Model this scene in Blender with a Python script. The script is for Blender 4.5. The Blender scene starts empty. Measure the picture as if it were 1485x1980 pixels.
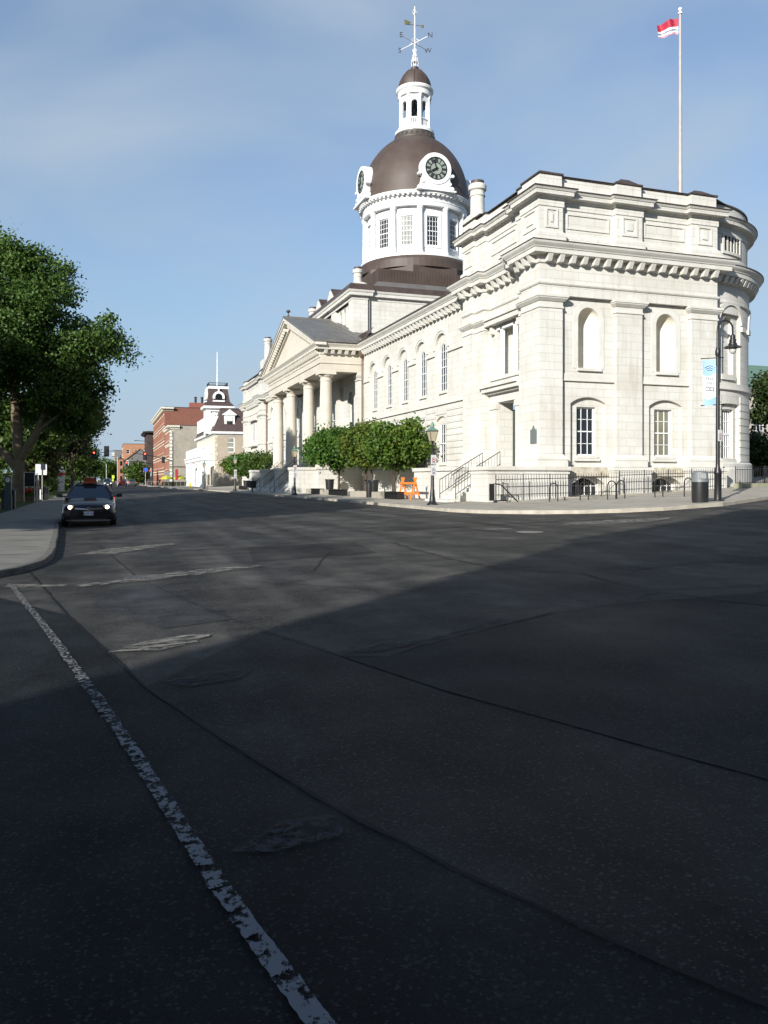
import bpy, math, random
import numpy as np
from mathutils import Vector, Matrix
from mathutils.geometry import tessellate_polygon
R = math.radians
scene = bpy.context.scene
COL = scene.collection
random.seed(7)

# ------------------------------------------------------------------ camera
cd = bpy.data.cameras.new('camera')
cam = bpy.data.objects.new('camera', cd); COL.objects.link(cam)
cam.location = (0, 0, 1.6)
cam.rotation_euler = (R(90), 0, R(-18.9))
cd.sensor_fit = 'HORIZONTAL'; cd.sensor_width = 36.0
cd.lens = 36.0 * 1560 / 1485
cd.shift_y = -62 / 1485
cd.clip_start = 0.1; cd.clip_end = 12000
scene.camera = cam

# ------------------------------------------------------------------ sky, sun, exposure
SKY_OFF = (9.3, 1.6, 3.3)
SUN_AZ = R(228.6)      # clockwise from +Y
SUN_EL = R(21.0)
world = bpy.data.worlds.new('World'); scene.world = world
world.use_nodes = True
wn, wl = world.node_tree.nodes, world.node_tree.links
bg = wn['Background']
sky = wn.new('ShaderNodeTexSky'); sky.sky_type = 'NISHITA'; sky.sun_disc = False
sky.sun_elevation = SUN_EL; sky.sun_rotation = SUN_AZ
sky.air_density = 1.25; sky.dust_density = 0.3; sky.ozone_density = 2.2
tc = wn.new('ShaderNodeTexCoord')
mp = wn.new('ShaderNodeMapping'); mp.inputs['Scale'].default_value = (1.0, 1.0, 2.6); mp.inputs['Location'].default_value = SKY_OFF
mp.inputs['Rotation'].default_value = (R(4), R(-8), R(20))
nz = wn.new('ShaderNodeTexNoise'); nz.inputs['Scale'].default_value = 1.7
nz.inputs['Detail'].default_value = 6; nz.inputs['Roughness'].default_value = 0.46
nz.inputs['Distortion'].default_value = 0.5
rp = wn.new('ShaderNodeValToRGB')
rp.color_ramp.elements[0].position = 0.40; rp.color_ramp.elements[0].color = (0.38, 0.38, 0.38, 1)
rp.color_ramp.elements[1].position = 0.60; rp.color_ramp.elements[1].color = (1, 1, 1, 1)
mulc = wn.new('ShaderNodeMath'); mulc.operation = 'MULTIPLY'; mulc.inputs[1].default_value = 0.8
mix = wn.new('ShaderNodeMix'); mix.data_type = 'RGBA'
mix.inputs[7].default_value = (4.0, 4.85, 5.8, 1)
wl.new(tc.outputs['Generated'], mp.inputs['Vector']); wl.new(mp.outputs[0], nz.inputs['Vector'])
wl.new(nz.outputs['Fac'], rp.inputs[0]); wl.new(rp.outputs[0], mulc.inputs[0])
sepz = wn.new('ShaderNodeSeparateXYZ'); wl.new(tc.outputs['Generated'], sepz.inputs[0])
elev = wn.new('ShaderNodeMapRange'); elev.inputs[1].default_value = 0.52; elev.inputs[2].default_value = 0.8      # the haze veil thins out overhead
elev.inputs[3].default_value = 1.0; elev.inputs[4].default_value = 0.12; wl.new(sepz.outputs[2], elev.inputs[0])
mulv = wn.new('ShaderNodeMath'); mulv.operation = 'MULTIPLY'; wl.new(mulc.outputs[0], mulv.inputs[0]); wl.new(elev.outputs[0], mulv.inputs[1])
wl.new(mulv.outputs[0], mix.inputs[0])
tint = wn.new('ShaderNodeMix'); tint.data_type = 'RGBA'; tint.blend_type = 'MULTIPLY'; tint.inputs[0].default_value = 1.0
tint.inputs[7].default_value = (0.92, 1.08, 1.30, 1); wl.new(sky.outputs[0], tint.inputs[6])
low = wn.new('ShaderNodeMapRange'); low.inputs[1].default_value = -0.02; low.inputs[2].default_value = 0.30      # distant haze bank along the horizon
low.inputs[3].default_value = 0.92; low.inputs[4].default_value = 0.0; wl.new(sepz.outputs[2], low.inputs[0])
hz_ = wn.new('ShaderNodeMix'); hz_.data_type = 'RGBA'; hz_.inputs[7].default_value = (2.7, 4.1, 5.9, 1)
wl.new(low.outputs[0], hz_.inputs[0]); wl.new(tint.outputs[2], hz_.inputs[6]); wl.new(hz_.outputs[2], mix.inputs[6])
wl.new(mix.outputs[2], bg.inputs['Color'])
bg.inputs['Strength'].default_value = 0.068

sl = bpy.data.lights.new('sun', 'SUN'); sl.energy = 4.6; sl.angle = R(0.5); sl.color = (1.0, 0.965, 0.90)
so = bpy.data.objects.new('sun', sl); COL.objects.link(so)
sd = Vector((math.sin(SUN_AZ) * math.cos(SUN_EL), math.cos(SUN_AZ) * math.cos(SUN_EL), math.sin(SUN_EL)))
so.rotation_euler = sd.to_track_quat('Z', 'Y').to_euler()
so.location = (-30, -30, 60)
scene.view_settings.view_transform = 'Standard'; scene.view_settings.look = 'None'
scene.view_settings.exposure = 0.8; scene.view_settings.gamma = 1.0
scene.view_settings.use_curve_mapping = False

# ------------------------------------------------------------------ materials
MATS = {}
def nodes_of(name):
    m = bpy.data.materials.new(name); m.use_nodes = True
    n, l = m.node_tree.nodes, m.node_tree.links
    return m, n, l, n['Principled BSDF']
def mat(name, c, rough=0.7, c2=None, scale=3.0, metal=0.0, bump=0.0, bscale=None, detail=5, spec=0.5, emit=None, coat=0.0, obj=False):
    if name in MATS: return MATS[name]
    m, n, l, p = nodes_of(name)
    p.inputs['Roughness'].default_value = rough; p.inputs['Metallic'].default_value = metal
    p.inputs['Specular IOR Level'].default_value = spec
    p.inputs['Coat Weight'].default_value = coat
    p.inputs['Base Color'].default_value = (*c, 1)
    if emit:
        p.inputs['Emission Color'].default_value = (*emit[0], 1); p.inputs['Emission Strength'].default_value = emit[1]
    if c2 or bump:
        if obj:
            t = n.new('ShaderNodeTexCoord'); vec = t.outputs['Object']
        else:
            t = n.new('ShaderNodeNewGeometry'); vec = t.outputs['Position']
        z = n.new('ShaderNodeTexNoise'); z.inputs['Scale'].default_value = scale; z.inputs['Detail'].default_value = detail
        z.inputs['Roughness'].default_value = 0.6
        l.new(vec, z.inputs['Vector'])
        if c2:
            r = n.new('ShaderNodeValToRGB')
            r.color_ramp.elements[0].position = 0.3; r.color_ramp.elements[1].position = 0.7
            r.color_ramp.elements[0].color = (*c, 1); r.color_ramp.elements[1].color = (*c2, 1)
            l.new(z.outputs['Fac'], r.inputs[0]); l.new(r.outputs[0], p.inputs['Base Color'])
        if bump:
            z2 = n.new('ShaderNodeTexNoise'); z2.inputs['Scale'].default_value = bscale or scale * 4; z2.inputs['Detail'].default_value = 4
            l.new(vec, z2.inputs['Vector'])
            b = n.new('ShaderNodeBump'); b.inputs['Strength'].default_value = bump; b.inputs['Distance'].default_value = 0.02
            l.new(z2.outputs['Fac'], b.inputs['Height']); l.new(b.outputs[0], p.inputs['Normal'])
    MATS[name] = m
    return m

def masonry(name, c1, c2, joint, bw, bh, msize=0.02, rough=0.8, stain=None, stain_amt=0.5, bump=0.25, swap=False, off=0.5, streak=0.0):
    """ashlar / brick courses: u = x + y, v = z in world space"""
    m, n, l, p = nodes_of(name)
    g = n.new('ShaderNodeNewGeometry')
    sx = n.new('ShaderNodeSeparateXYZ'); l.new(g.outputs['Position'], sx.inputs[0])
    ad = n.new('ShaderNodeMath'); ad.operation = 'ADD'; l.new(sx.outputs[0], ad.inputs[0]); l.new(sx.outputs[1], ad.inputs[1])
    cv = n.new('ShaderNodeCombineXYZ'); l.new(ad.outputs[0], cv.inputs[0]); l.new(sx.outputs[2], cv.inputs[1])
    br = n.new('ShaderNodeTexBrick'); br.inputs['Scale'].default_value = 1.0
    br.inputs['Brick Width'].default_value = bw; br.inputs['Row Height'].default_value = bh
    br.inputs['Mortar Size'].default_value = msize; br.inputs['Mortar Smooth'].default_value = 0.3
    br.inputs['Color1'].default_value = (*c1, 1); br.inputs['Color2'].default_value = (*c2, 1); br.inputs['Mortar'].default_value = (*joint, 1)
    br.offset = off
    l.new(cv.outputs[0], br.inputs['Vector'])
    z = n.new('ShaderNodeTexNoise'); z.inputs['Scale'].default_value = 0.55; z.inputs['Detail'].default_value = 8; z.inputs['Roughness'].default_value = 0.65
    l.new(g.outputs['Position'], z.inputs['Vector'])
    r = n.new('ShaderNodeValToRGB'); r.color_ramp.elements[0].position = 0.42; r.color_ramp.elements[1].position = 0.72
    r.color_ramp.elements[0].color = (0, 0, 0, 1); r.color_ramp.elements[1].color = (stain_amt,) * 3 + (1,)
    l.new(z.outputs['Fac'], r.inputs[0])
    mx = n.new('ShaderNodeMix'); mx.data_type = 'RGBA'; mx.inputs[7].default_value = (*(stain or c2), 1)
    l.new(r.outputs[0], mx.inputs[0]); l.new(br.outputs['Color'], mx.inputs[6])
    out = mx.outputs[2]
    if streak:
        mp = n.new('ShaderNodeMapping'); mp.inputs['Scale'].default_value = (2.2, 2.2, 0.22)
        l.new(g.outputs['Position'], mp.inputs['Vector'])
        z3 = n.new('ShaderNodeTexNoise'); z3.inputs['Scale'].default_value = 1.6; z3.inputs['Detail'].default_value = 6
        l.new(mp.outputs[0], z3.inputs['Vector'])
        r3 = n.new('ShaderNodeValToRGB'); r3.color_ramp.elements[0].position = 0.55; r3.color_ramp.elements[1].position = 0.78
        r3.color_ramp.elements[0].color = (0, 0, 0, 1); r3.color_ramp.elements[1].color = (streak,) * 3 + (1,)
        l.new(z3.outputs['Fac'], r3.inputs[0])
        m3 = n.new('ShaderNodeMix'); m3.data_type = 'RGBA'; m3.inputs[7].default_value = (0.30, 0.26, 0.19, 1)
        l.new(r3.outputs[0], m3.inputs[0]); l.new(out, m3.inputs[6]); out = m3.outputs[2]
    l.new(out, p.inputs['Base Color'])
    p.inputs['Roughness'].default_value = rough; p.inputs['Specular IOR Level'].default_value = 0.25
    z2 = n.new('ShaderNodeTexNoise'); z2.inputs['Scale'].default_value = 14; z2.inputs['Detail'].default_value = 5
    l.new(g.outputs['Position'], z2.inputs['Vector'])
    inv = n.new('ShaderNodeMath'); inv.operation = 'MULTIPLY_ADD'; inv.inputs[1].default_value = -1.2
    l.new(br.outputs['Fac'], inv.inputs[0]); l.new(z2.outputs['Fac'], inv.inputs[2])
    b = n.new('ShaderNodeBump'); b.inputs['Strength'].default_value = bump; b.inputs['Distance'].default_value = 0.03
    l.new(inv.outputs[0], b.inputs['Height']); l.new(b.outputs[0], p.inputs['Normal'])
    MATS[name] = m
    return m

STONE = masonry('limestone_ashlar', (0.56, 0.55, 0.515), (0.53, 0.52, 0.48), (0.37, 0.35, 0.30), 0.95, 0.42, 0.011, stain=(0.42, 0.40, 0.345), stain_amt=0.7, streak=0.42)
TRIM = mat('limestone_trim', (0.57, 0.56, 0.525), 0.8, c2=(0.47, 0.455, 0.405), scale=1.3, bump=0.2, bscale=12, spec=0.25, detail=8)
TAN = masonry('tan_sandstone', (0.53, 0.49, 0.42), (0.49, 0.45, 0.38), (0.37, 0.33, 0.26), 1.6, 0.75, 0.008, stain=(0.42, 0.375, 0.30), stain_amt=0.5, bump=0.15)
ROUGH = mat('rock_faced_stone', (0.52, 0.48, 0.40), 0.9, c2=(0.30, 0.27, 0.21), scale=4, bump=1.0, bscale=7, spec=0.2)
WHITE = mat('white_painted_wood', (0.74, 0.745, 0.74), 0.5, c2=(0.66, 0.665, 0.66), scale=1.5, bump=0.05)
COPPER = mat('brown_weathered_copper', (0.047, 0.029, 0.021), 0.58, c2=(0.070, 0.051, 0.041), scale=0.6, metal=0.0, bump=0.08, bscale=3, detail=8)
ROOFM = mat('brown_metal_roofing', (0.050, 0.034, 0.028), 0.5, c2=(0.080, 0.060, 0.050), scale=1.2, metal=0.15, detail=8)
GREYROOF = mat('grey_metal_roofing', (0.16, 0.155, 0.145), 0.5, c2=(0.115, 0.11, 0.105), scale=1.0, metal=0.2, detail=6)
GLASS = mat('dark_window_glass', (0.012, 0.014, 0.018), 0.06, spec=0.6)
BLIND = mat('window_with_pale_blind', (0.20, 0.19, 0.13), 0.08, c2=(0.12, 0.11, 0.075), scale=2.0, spec=0.7)
SILVERGL = mat('reflection_toned_glass', (0.30, 0.30, 0.27), 0.05, c2=(0.16, 0.16, 0.15), scale=1.3, spec=0.9)  # pale base colour stands in for a bright reflection
BLACK = mat('black_painted_iron', (0.012, 0.012, 0.013), 0.42, spec=0.5)
BLACKP = mat('black_plastic', (0.016, 0.016, 0.017), 0.38, spec=0.5)
PIPE = mat('copper_downpipe', (0.13, 0.085, 0.06), 0.5, metal=0.3)

# ------------------------------------------------------------------ mesh builder
OFF = {}
def off_of(o): return OFF.get(o.name, Vector((0, 0, 0)))
class B:
    def __init__(s): s.v = []; s.f = []; s.mi = []; s.m = 0
    def add(s, vs, fs):
        k = len(s.v); s.v.extend(vs)
        for f in fs: s.f.append([i + k for i in f]); s.mi.append(s.m)
    def poly(s, pts): s.add([tuple(p) for p in pts], [list(range(len(pts)))])
    def hexa(s, c): s.add(c, [[0, 3, 2, 1], [4, 5, 6, 7], [0, 1, 5, 4], [1, 2, 6, 5], [2, 3, 7, 6], [3, 0, 4, 7]])
    def box(s, x0, x1, y0, y1, z0, z1):
        s.hexa([(x0, y0, z0), (x1, y0, z0), (x1, y1, z0), (x0, y1, z0), (x0, y0, z1), (x1, y0, z1), (x1, y1, z1), (x0, y1, z1)])
    def frustum(s, b, z0, t, z1):
        s.hexa([(b[0], b[2], z0), (b[1], b[2], z0), (b[1], b[3], z0), (b[0], b[3], z0), (t[0], t[2], z1), (t[1], t[2], z1), (t[1], t[3], z1), (t[0], t[3], z1)])
    def extr(s, pts, vec):
        n = len(pts); q = [tuple(Vector(p) + Vector(vec)) for p in pts]
        s.add([tuple(p) for p in pts] + q, [list(range(n))[::-1], list(range(n, 2 * n))] + [[i, (i + 1) % n, n + (i + 1) % n, n + i] for i in range(n)])
    def lathe(s, cx, cy, prof, n=24, a0=0.0, a1=2 * math.pi, cap=True):
        full = abs(a1 - a0 - 2 * math.pi) < 1e-6
        m = n if full else n + 1
        vs = []
        for r, z in prof:
            for i in range(m):
                a = a0 + (a1 - a0) * i / n
                vs.append((cx + r * math.cos(a), cy + r * math.sin(a), z))
        fs = []
        for j in range(len(prof) - 1):
            for i in range(n):
                k = (i + 1) % m
                fs.append([j * m + i, j * m + k, (j + 1) * m + k, (j + 1) * m + i])
        if cap and full:
            if prof[0][0] > 1e-4: fs.append([i for i in range(m)][::-1])
            if prof[-1][0] > 1e-4: fs.append([(len(prof) - 1) * m + i for i in range(m)])
        s.add(vs, fs)
    def tube(s, path, rad, n=8, cap=True):
        P = [Vector(p) for p in path]; k = len(P)
        rs = rad if isinstance(rad, (list, tuple)) else [rad] * k
        vs = []; up = None
        for i in range(k):
            d = (P[min(i + 1, k - 1)] - P[max(i - 1, 0)]).normalized()
            if up is None:
                up = Vector((0, 0, 1)) if abs(d.z) < 0.9 else Vector((1, 0, 0))
            a = d.cross(up).normalized(); up = a.cross(d).normalized()
            for j in range(n):
                t = 2 * math.pi * j / n
                vs.append(tuple(P[i] + (a * math.cos(t) + up * math.sin(t)) * rs[i]))
        fs = [[i * n + j, i * n + (j + 1) % n, (i + 1) * n + (j + 1) % n, (i + 1) * n + j] for i in range(k - 1) for j in range(n)]
        if cap: fs += [list(range(n))[::-1], [(k - 1) * n + j for j in range(n)]]
        s.add(vs, fs)
    def sweep(s, path, prof, closed=False, cap=True):
        """path of (x, y) with outward on the right of travel; prof of (out, z)"""
        P = [Vector((p[0], p[1])) for p in path]; k = len(P); m = len(prof); vs = []
        def nrm(a, b):
            d = (b - a).normalized(); return Vector((d.y, -d.x))
        for i in range(k):
            if closed: n1, n2 = nrm(P[i - 1], P[i]), nrm(P[i], P[(i + 1) % k])
            else:
                n1 = nrm(P[max(i - 1, 0)], P[max(i, 1)]); n2 = nrm(P[min(i, k - 2)], P[min(i + 1, k - 1)])
            q = (n1 + n2)
            q = q / max(0.25, (1 + n1.dot(n2)))
            for o, z in prof: vs.append((P[i].x + q.x * o, P[i].y + q.y * o, z))
        fs = []
        for i in range(k if closed else k - 1):
            for j in range(m - 1):
                a, b = i * m + j, ((i + 1) % k) * m + j
                fs.append([a, b, b + 1, a + 1])
        if cap and not closed: fs += [list(range(m)), [(k - 1) * m + j for j in range(m)][::-1]]
        s.add(vs, fs)
    def blocks(s, path, sp, w, o0, o1, z0, z1, taper=0.0, inset=0.0):
        """small blocks (modillions, dentils) along a path, outward on the right"""
        for a, b in zip(path[:-1], path[1:]):
            A, Bv = Vector((a[0], a[1])), Vector((b[0], b[1])); d = Bv - A; L = d.length
            if L < sp * 0.6: continue
            d /= L; nn = Vector((d.y, -d.x)); cnt = max(1, int(round((L - 2 * inset) / sp)))
            for i in range(cnt):
                c = A + d * (inset + (L - 2 * inset) * (i + 0.5) / cnt)
                p = [c - d * w / 2 + nn * o0, c + d * w / 2 + nn * o0, c + d * w / 2 + nn * o1, c - d * w / 2 + nn * o1]
                q = [c - d * w / 2 + nn * o0, c + d * w / 2 + nn * o0, c + d * w / 2 + nn * (o1 - taper), c - d * w / 2 + nn * (o1 - taper)]
                s.hexa([(*x, z0) for x in q] + [(*x, z1) for x in p])
    def pbox(s, P, u0, u1, z0, z1, d0, d1, nu=1):
        for i in range(nu):
            a, b = u0 + (u1 - u0) * i / nu, u0 + (u1 - u0) * (i + 1) / nu
            s.hexa([P(a, z0, d0), P(b, z0, d0), P(b, z0, d1), P(a, z0, d1), P(a, z1, d0), P(b, z1, d0), P(b, z1, d1), P(a, z1, d1)])
    def wall(s, P, u0, u1, z0, z1, ops=(), ustep=None):
        us, zs = {u0, u1}, {z0, z1}
        for o in ops: us |= {o['u0'], o['u1']}; zs |= {o['z0'], o['z1']}
        if ustep:
            k = int(math.ceil((u1 - u0) / ustep)); us |= {u0 + (u1 - u0) * i / k for i in range(k + 1)}
        us = sorted(us); zs = sorted(zs)
        us = [u for i, u in enumerate(us) if i == 0 or u - us[i - 1] > 1e-5]
        for a, b in zip(us[:-1], us[1:]):
            for c, d in zip(zs[:-1], zs[1:]):
                um, zm = (a + b) / 2, (c + d) / 2
                if any(o['u0'] < um < o['u1'] and o['z0'] < zm < o['z1'] for o in ops): continue
                s.poly([P(a, c, 0), P(b, c, 0), P(b, d, 0), P(a, d, 0)])
        for o in ops:
            bd = opening_outline(o)
            k = len(bd); dep = o.get('d', 0.3)
            for i in range(k):
                (ua, za), (ub, zb) = bd[i], bd[(i + 1) % k]
                s.poly([P(ua, za, 0), P(ub, zb, 0), P(ub, zb, dep), P(ua, za, dep)])
            top = bd[2:] if o.get('arch') else []
            for (ua, za), (ub, zb) in zip([bd[1]] + top[:-1] if False else top[:-1], top[1:]):
                if o['z1'] - min(za, zb) > 1e-4:
                    s.poly([P(ua, za, 0), P(ua, o['z1'], 0), P(ub, o['z1'], 0), P(ub, zb, 0)])
    def build(s, name, mats, parent=None, smooth=False, ang=40, kind=None):
        me = bpy.data.meshes.new(name)
        o = bpy.data.objects.new(name, me)
        off = off_of(parent) if parent else Vector((0, 0, 0))
        me.from_pydata([(x - off.x, y - off.y, z - off.z) for x, y, z in s.v], [], s.f)
        for m in (mats if isinstance(mats, (list, tuple)) else [mats]): me.materials.append(m)
        if any(s.mi): me.polygons.foreach_set('material_index', s.mi)
        if smooth:
            me.polygons.foreach_set('use_smooth', [True] * len(s.f)); me.set_sharp_from_angle(angle=R(ang))
        me.update()
        COL.objects.link(o)
        if parent: o.parent = parent
        OFF[o.name] = off.copy()
        if kind: o['kind'] = kind
        return o
def opening_outline(o):
    u0, u1, z0, z1 = o['u0'], o['u1'], o['z0'], o['z1']; a = o.get('arch')
    if not a: return [(u0, z0), (u1, z0), (u1, z1), (u0, z1)]
    h = (u1 - u0) / 2; c = (u0 + u1) / 2
    rise = o.get('rise', h * o.get('us', 1.0)) if a == 's' else h * o.get('us', 1.0)
    pts = [(u0, z0), (u1, z0)]
    n = 14
    if a == 's':
        rad = (h * h + rise * rise) / (2 * rise); ph = math.asin(min(1, h / rad)); zc = z1 - rad
        for i in range(n + 1):
            t = ph - 2 * ph * i / n; pts.append((c + rad * math.sin(t), zc + rad * math.cos(t)))
    else:
        for i in range(n + 1):
            t = math.pi * i / n; pts.append((c + h * math.cos(t), z1 - rise + rise * math.sin(t)))
    return pts
def op(uc, w, z0, z1, arch=None, d=0.3, **k): return dict(u0=uc - w / 2, u1=uc + w / 2, z0=z0, z1=z1, arch=arch, d=d, **k)

def thing(name, label, cat, loc=(0, 0, 0), group=None, rot=0):
    o = bpy.data.objects.new(name, None); COL.objects.link(o)
    o.location = loc; o.rotation_euler = (0, 0, rot); o.empty_display_size = 0.3
    OFF[o.name] = Vector(loc) if not rot else Vector((0, 0, 0))
    tag(o, label, cat, group); return o
def tag(o, label=None, cat=None, group=None, kind=None):
    if label: o['label'] = label
    if cat: o['category'] = cat
    if group: o['group'] = group
    if kind: o['kind'] = kind
    return o
def dup(root, loc, rot=None, label=None, group=None, scale=None):
    r = root.copy(); COL.objects.link(r); r.location = loc
    if rot is not None: r.rotation_euler = (0, 0, rot)
    if scale: r.scale = scale if isinstance(scale, tuple) else (scale,) * 3
    if label: r['label'] = label
    if group: r['group'] = group
    for ch in list(root.children):
        c = ch.copy(); COL.objects.link(c); c.parent = r
        for g in list(ch.children):
            d = g.copy(); COL.objects.link(d); d.parent = c
    return r
def arc(cx, cy, r, t0, t1, n):      # angle from -Y towards +X, as on the rounded bay
    return [(cx + r * math.sin(t0 + (t1 - t0) * i / n), cy - r * math.cos(t0 + (t1 - t0) * i / n)) for i in range(n + 1)]
def text_mesh(b, txt, size, M, depth=0.004, align='CENTER'):
    cu = bpy.data.curves.new('lettering', 'FONT'); cu.body = txt; cu.size = size; cu.extrude = depth
    cu.align_x = align; cu.align_y = 'CENTER'; cu.resolution_u = 3
    o = bpy.data.objects.new('lettering', cu); COL.objects.link(o)
    dg = bpy.context.evaluated_depsgraph_get(); dg.update()
    me = bpy.data.meshes.new_from_object(o.evaluated_get(dg))
    b.add([tuple(M @ v.co) for v in me.vertices], [list(p.vertices) for p in me.polygons])
    bpy.data.objects.remove(o); bpy.data.curves.remove(cu); bpy.data.meshes.remove(me)
def frame(origin, right, up):       # local x = right, y = up, z = towards the viewer
    r, u = Vector(right).normalized(), Vector(up).normalized(); f = r.cross(u)
    return Matrix(((r.x, u.x, f.x, origin[0]), (r.y, u.y, f.y, origin[1]), (r.z, u.z, f.z, origin[2]), (0, 0, 0, 1)))

# ------------------------------------------------------------------ ground levels
def zr(x):                          # road surface
    if x < -2: return -0.04
    if x < 14: return 0.02 * x
    if x < 18: return 0.28 + 0.03 * (x - 14)
    return 0.40 + 0.045 * (min(x, 60) - 18)
def zs(x):                          # pavement in front of the city hall
    if x < 18: return 0.03 * x
    return 0.54 + 0.045 * (min(x, 60) - 18)

# ================================================================== CITY HALL
HALL = thing('city_hall', 'pale limestone city hall with a copper clock dome, columned portico and rounded end bay', 'town hall', (21.3, 60, 0.6))
NICHE = mat('niche_limestone', (0.64, 0.61, 0.53), 0.85, c2=(0.52, 0.48, 0.39), scale=1.5, bump=0.2, bscale=9, spec=0.2, detail=8)
def FX(x0): return lambda u, z, d: (x0 + d, u, z)
def EY(y0): return lambda u, z, d: (u, y0 + d, z)
BX, BY, BR = 31.4, 43.0, 6.6
def BOW(r): return lambda u, z, d: (BX + (r - d) * math.sin(u), BY - (r - d) * math.cos(u), z)

def window(P, o, d, nc, nr, parent=HALL, glass=GLASS, white=WHITE, us=1.0, fw=0.07, rail=True, nu=1, bar=0.028, name='window'):
    """sash window: white frame and glazing bars, the pane a child of it"""
    b = B(); u0, u1, z0, z1 = o['u0'], o['u1'], o['z0'], o['z1']; k = us
    out = opening_outline(o)
    cu, cz = (u0 + u1) / 2, (z0 + z1) / 2
    n = len(out)
    def inn(p): return (cu + (p[0] - cu) * (1 - 2 * fw * k / (u1 - u0)), cz + (p[1] - cz) * (1 - 2 * fw / (z1 - z0)))
    for i in range(n):
        a, c = out[i], out[(i + 1) % n]; ai, ci = inn(a), inn(c)
        b.hexa([P(a[0], a[1], d - .06), P(c[0], c[1], d - .06), P(ci[0], ci[1], d - .06), P(ai[0], ai[1], d - .06),
                P(a[0], a[1], d + .02), P(c[0], c[1], d + .02), P(ci[0], ci[1], d + .02), P(ai[0], ai[1], d + .02)])
    def topz(u):
        if not o.get('arch'): return z1
        pts = out[2:]
        for (ua, za), (ub, zb) in zip(pts[:-1], pts[1:]):
            if min(ua, ub) - 1e-9 <= u <= max(ua, ub) + 1e-9:
                return za + (zb - za) * ((u - ua) / (ub - ua) if abs(ub - ua) > 1e-9 else 0)
        return z1
    for i in range(1, nc):
        u = u0 + (u1 - u0) * i / nc
        b.pbox(P, u - bar / 2 * k, u + bar / 2 * k, z0 + fw * .5, topz(u) - fw * .5, d - .035, d + .01)
    for j in range(1, nr):
        z = z0 + (z1 - z0) * j / nr; w = bar
        dd = d - .035
        if rail and j == nr // 2: w = bar * 2.1; dd = d - .05
        uu0, uu1 = u0 + fw * k * .5, u1 - fw * k * .5
        if o.get('arch') and z > z1 - (u1 - u0) / 2 / k:
            h = (u1 - u0) / 2; t = max(0.0, 1 - ((z - (z1 - h / k)) / (h / k)) ** 2) ** .5 if o['arch'] == 'r' else 1
            uu0, uu1 = cu - (h - fw * k * .5) * t, cu + (h - fw * k * .5) * t
        b.pbox(P, uu0, uu1, z - w / 2, z + w / 2, dd, d + .012, nu)
    w = b.build(name, white, parent)
    g = B()
    if nu == 1: g.poly([P(a, c, d) for a, c in out])
    else:
        for i in range(nu):
            a, c = u0 + (u1 - u0) * i / nu, u0 + (u1 - u0) * (i + 1) / nu
            g.poly([P(a, z0, d), P(c, z0, d), P(c, topz(c), d), P(a, topz(a), d)])
    g.build('pane', glass, w)
    return w

# --- order profiles (out, z)
ENTAB = [(-.5, 10.93), (0, 10.93), (0, 11.42), (.05, 11.44), (.09, 11.50), (.09, 11.57), (0, 11.60), (0, 12.55)]
CORN = [(-.1, 12.5), (.06, 12.5), (.08, 12.56), (.08, 12.88), (.52, 12.9), (.54, 13.12), (.58, 13.13), (.60, 13.18), (.66, 13.24), (.73, 13.32), (.76, 13.40), (.76, 13.44), (-.2, 13.52)]
ATTB = [(-.3, 13.5), (.12, 13.5), (.12, 14.02), (.02, 14.12), (0, 14.12), (0, 15.36), (.05, 15.38), (.05, 15.74), (.10, 15.76), (.16, 15.84), (.40, 15.86), (.41, 16.05), (.45, 16.06), (.53, 16.18), (.53, 16.22), (-.04, 16.28), (-.04, 17.02), (-.4, 17.02)]
CAPP = [(-.02, 10.27), (.05, 10.27), (.05, 10.36), (.012, 10.37), (.012, 10.58), (.06, 10.60), (.14, 10.68), (.2, 10.74), (.2, 10.80), (.24, 10.80), (.24, 10.925), (-.02, 10.925)]
BASEP = [(-.02, 2.27), (.20, 2.27), (.20, 2.56), (.17, 2.57), (.20, 2.64), (.19, 2.73), (.13, 2.79), (.07, 2.83), (.04, 2.88), (.006, 2.9), (-.02, 2.9)]
PLIN = [(-.2, 0.2), (.34, 0.2), (.34, 1.96), (.38, 1.98), (.38, 2.05), (.34, 2.07), (.42, 2.08), (.42, 2.25), (-.2, 2.268)]
PAVP = [(21.3, 44.9), (20.45, 44.9), (20.45, 43.57), (20.65, 43.57), (20.65, 42.4), (21.05, 42.4), (21.05, 38.2), (20.65, 38.2), (20.65, 37.6), (20.45, 37.6), (20.45, 35.7), (31.42, 35.7), (31.42, 37.4)]
ARC = arc(BX, BY, BR, 0.0, R(150), 44)

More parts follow.
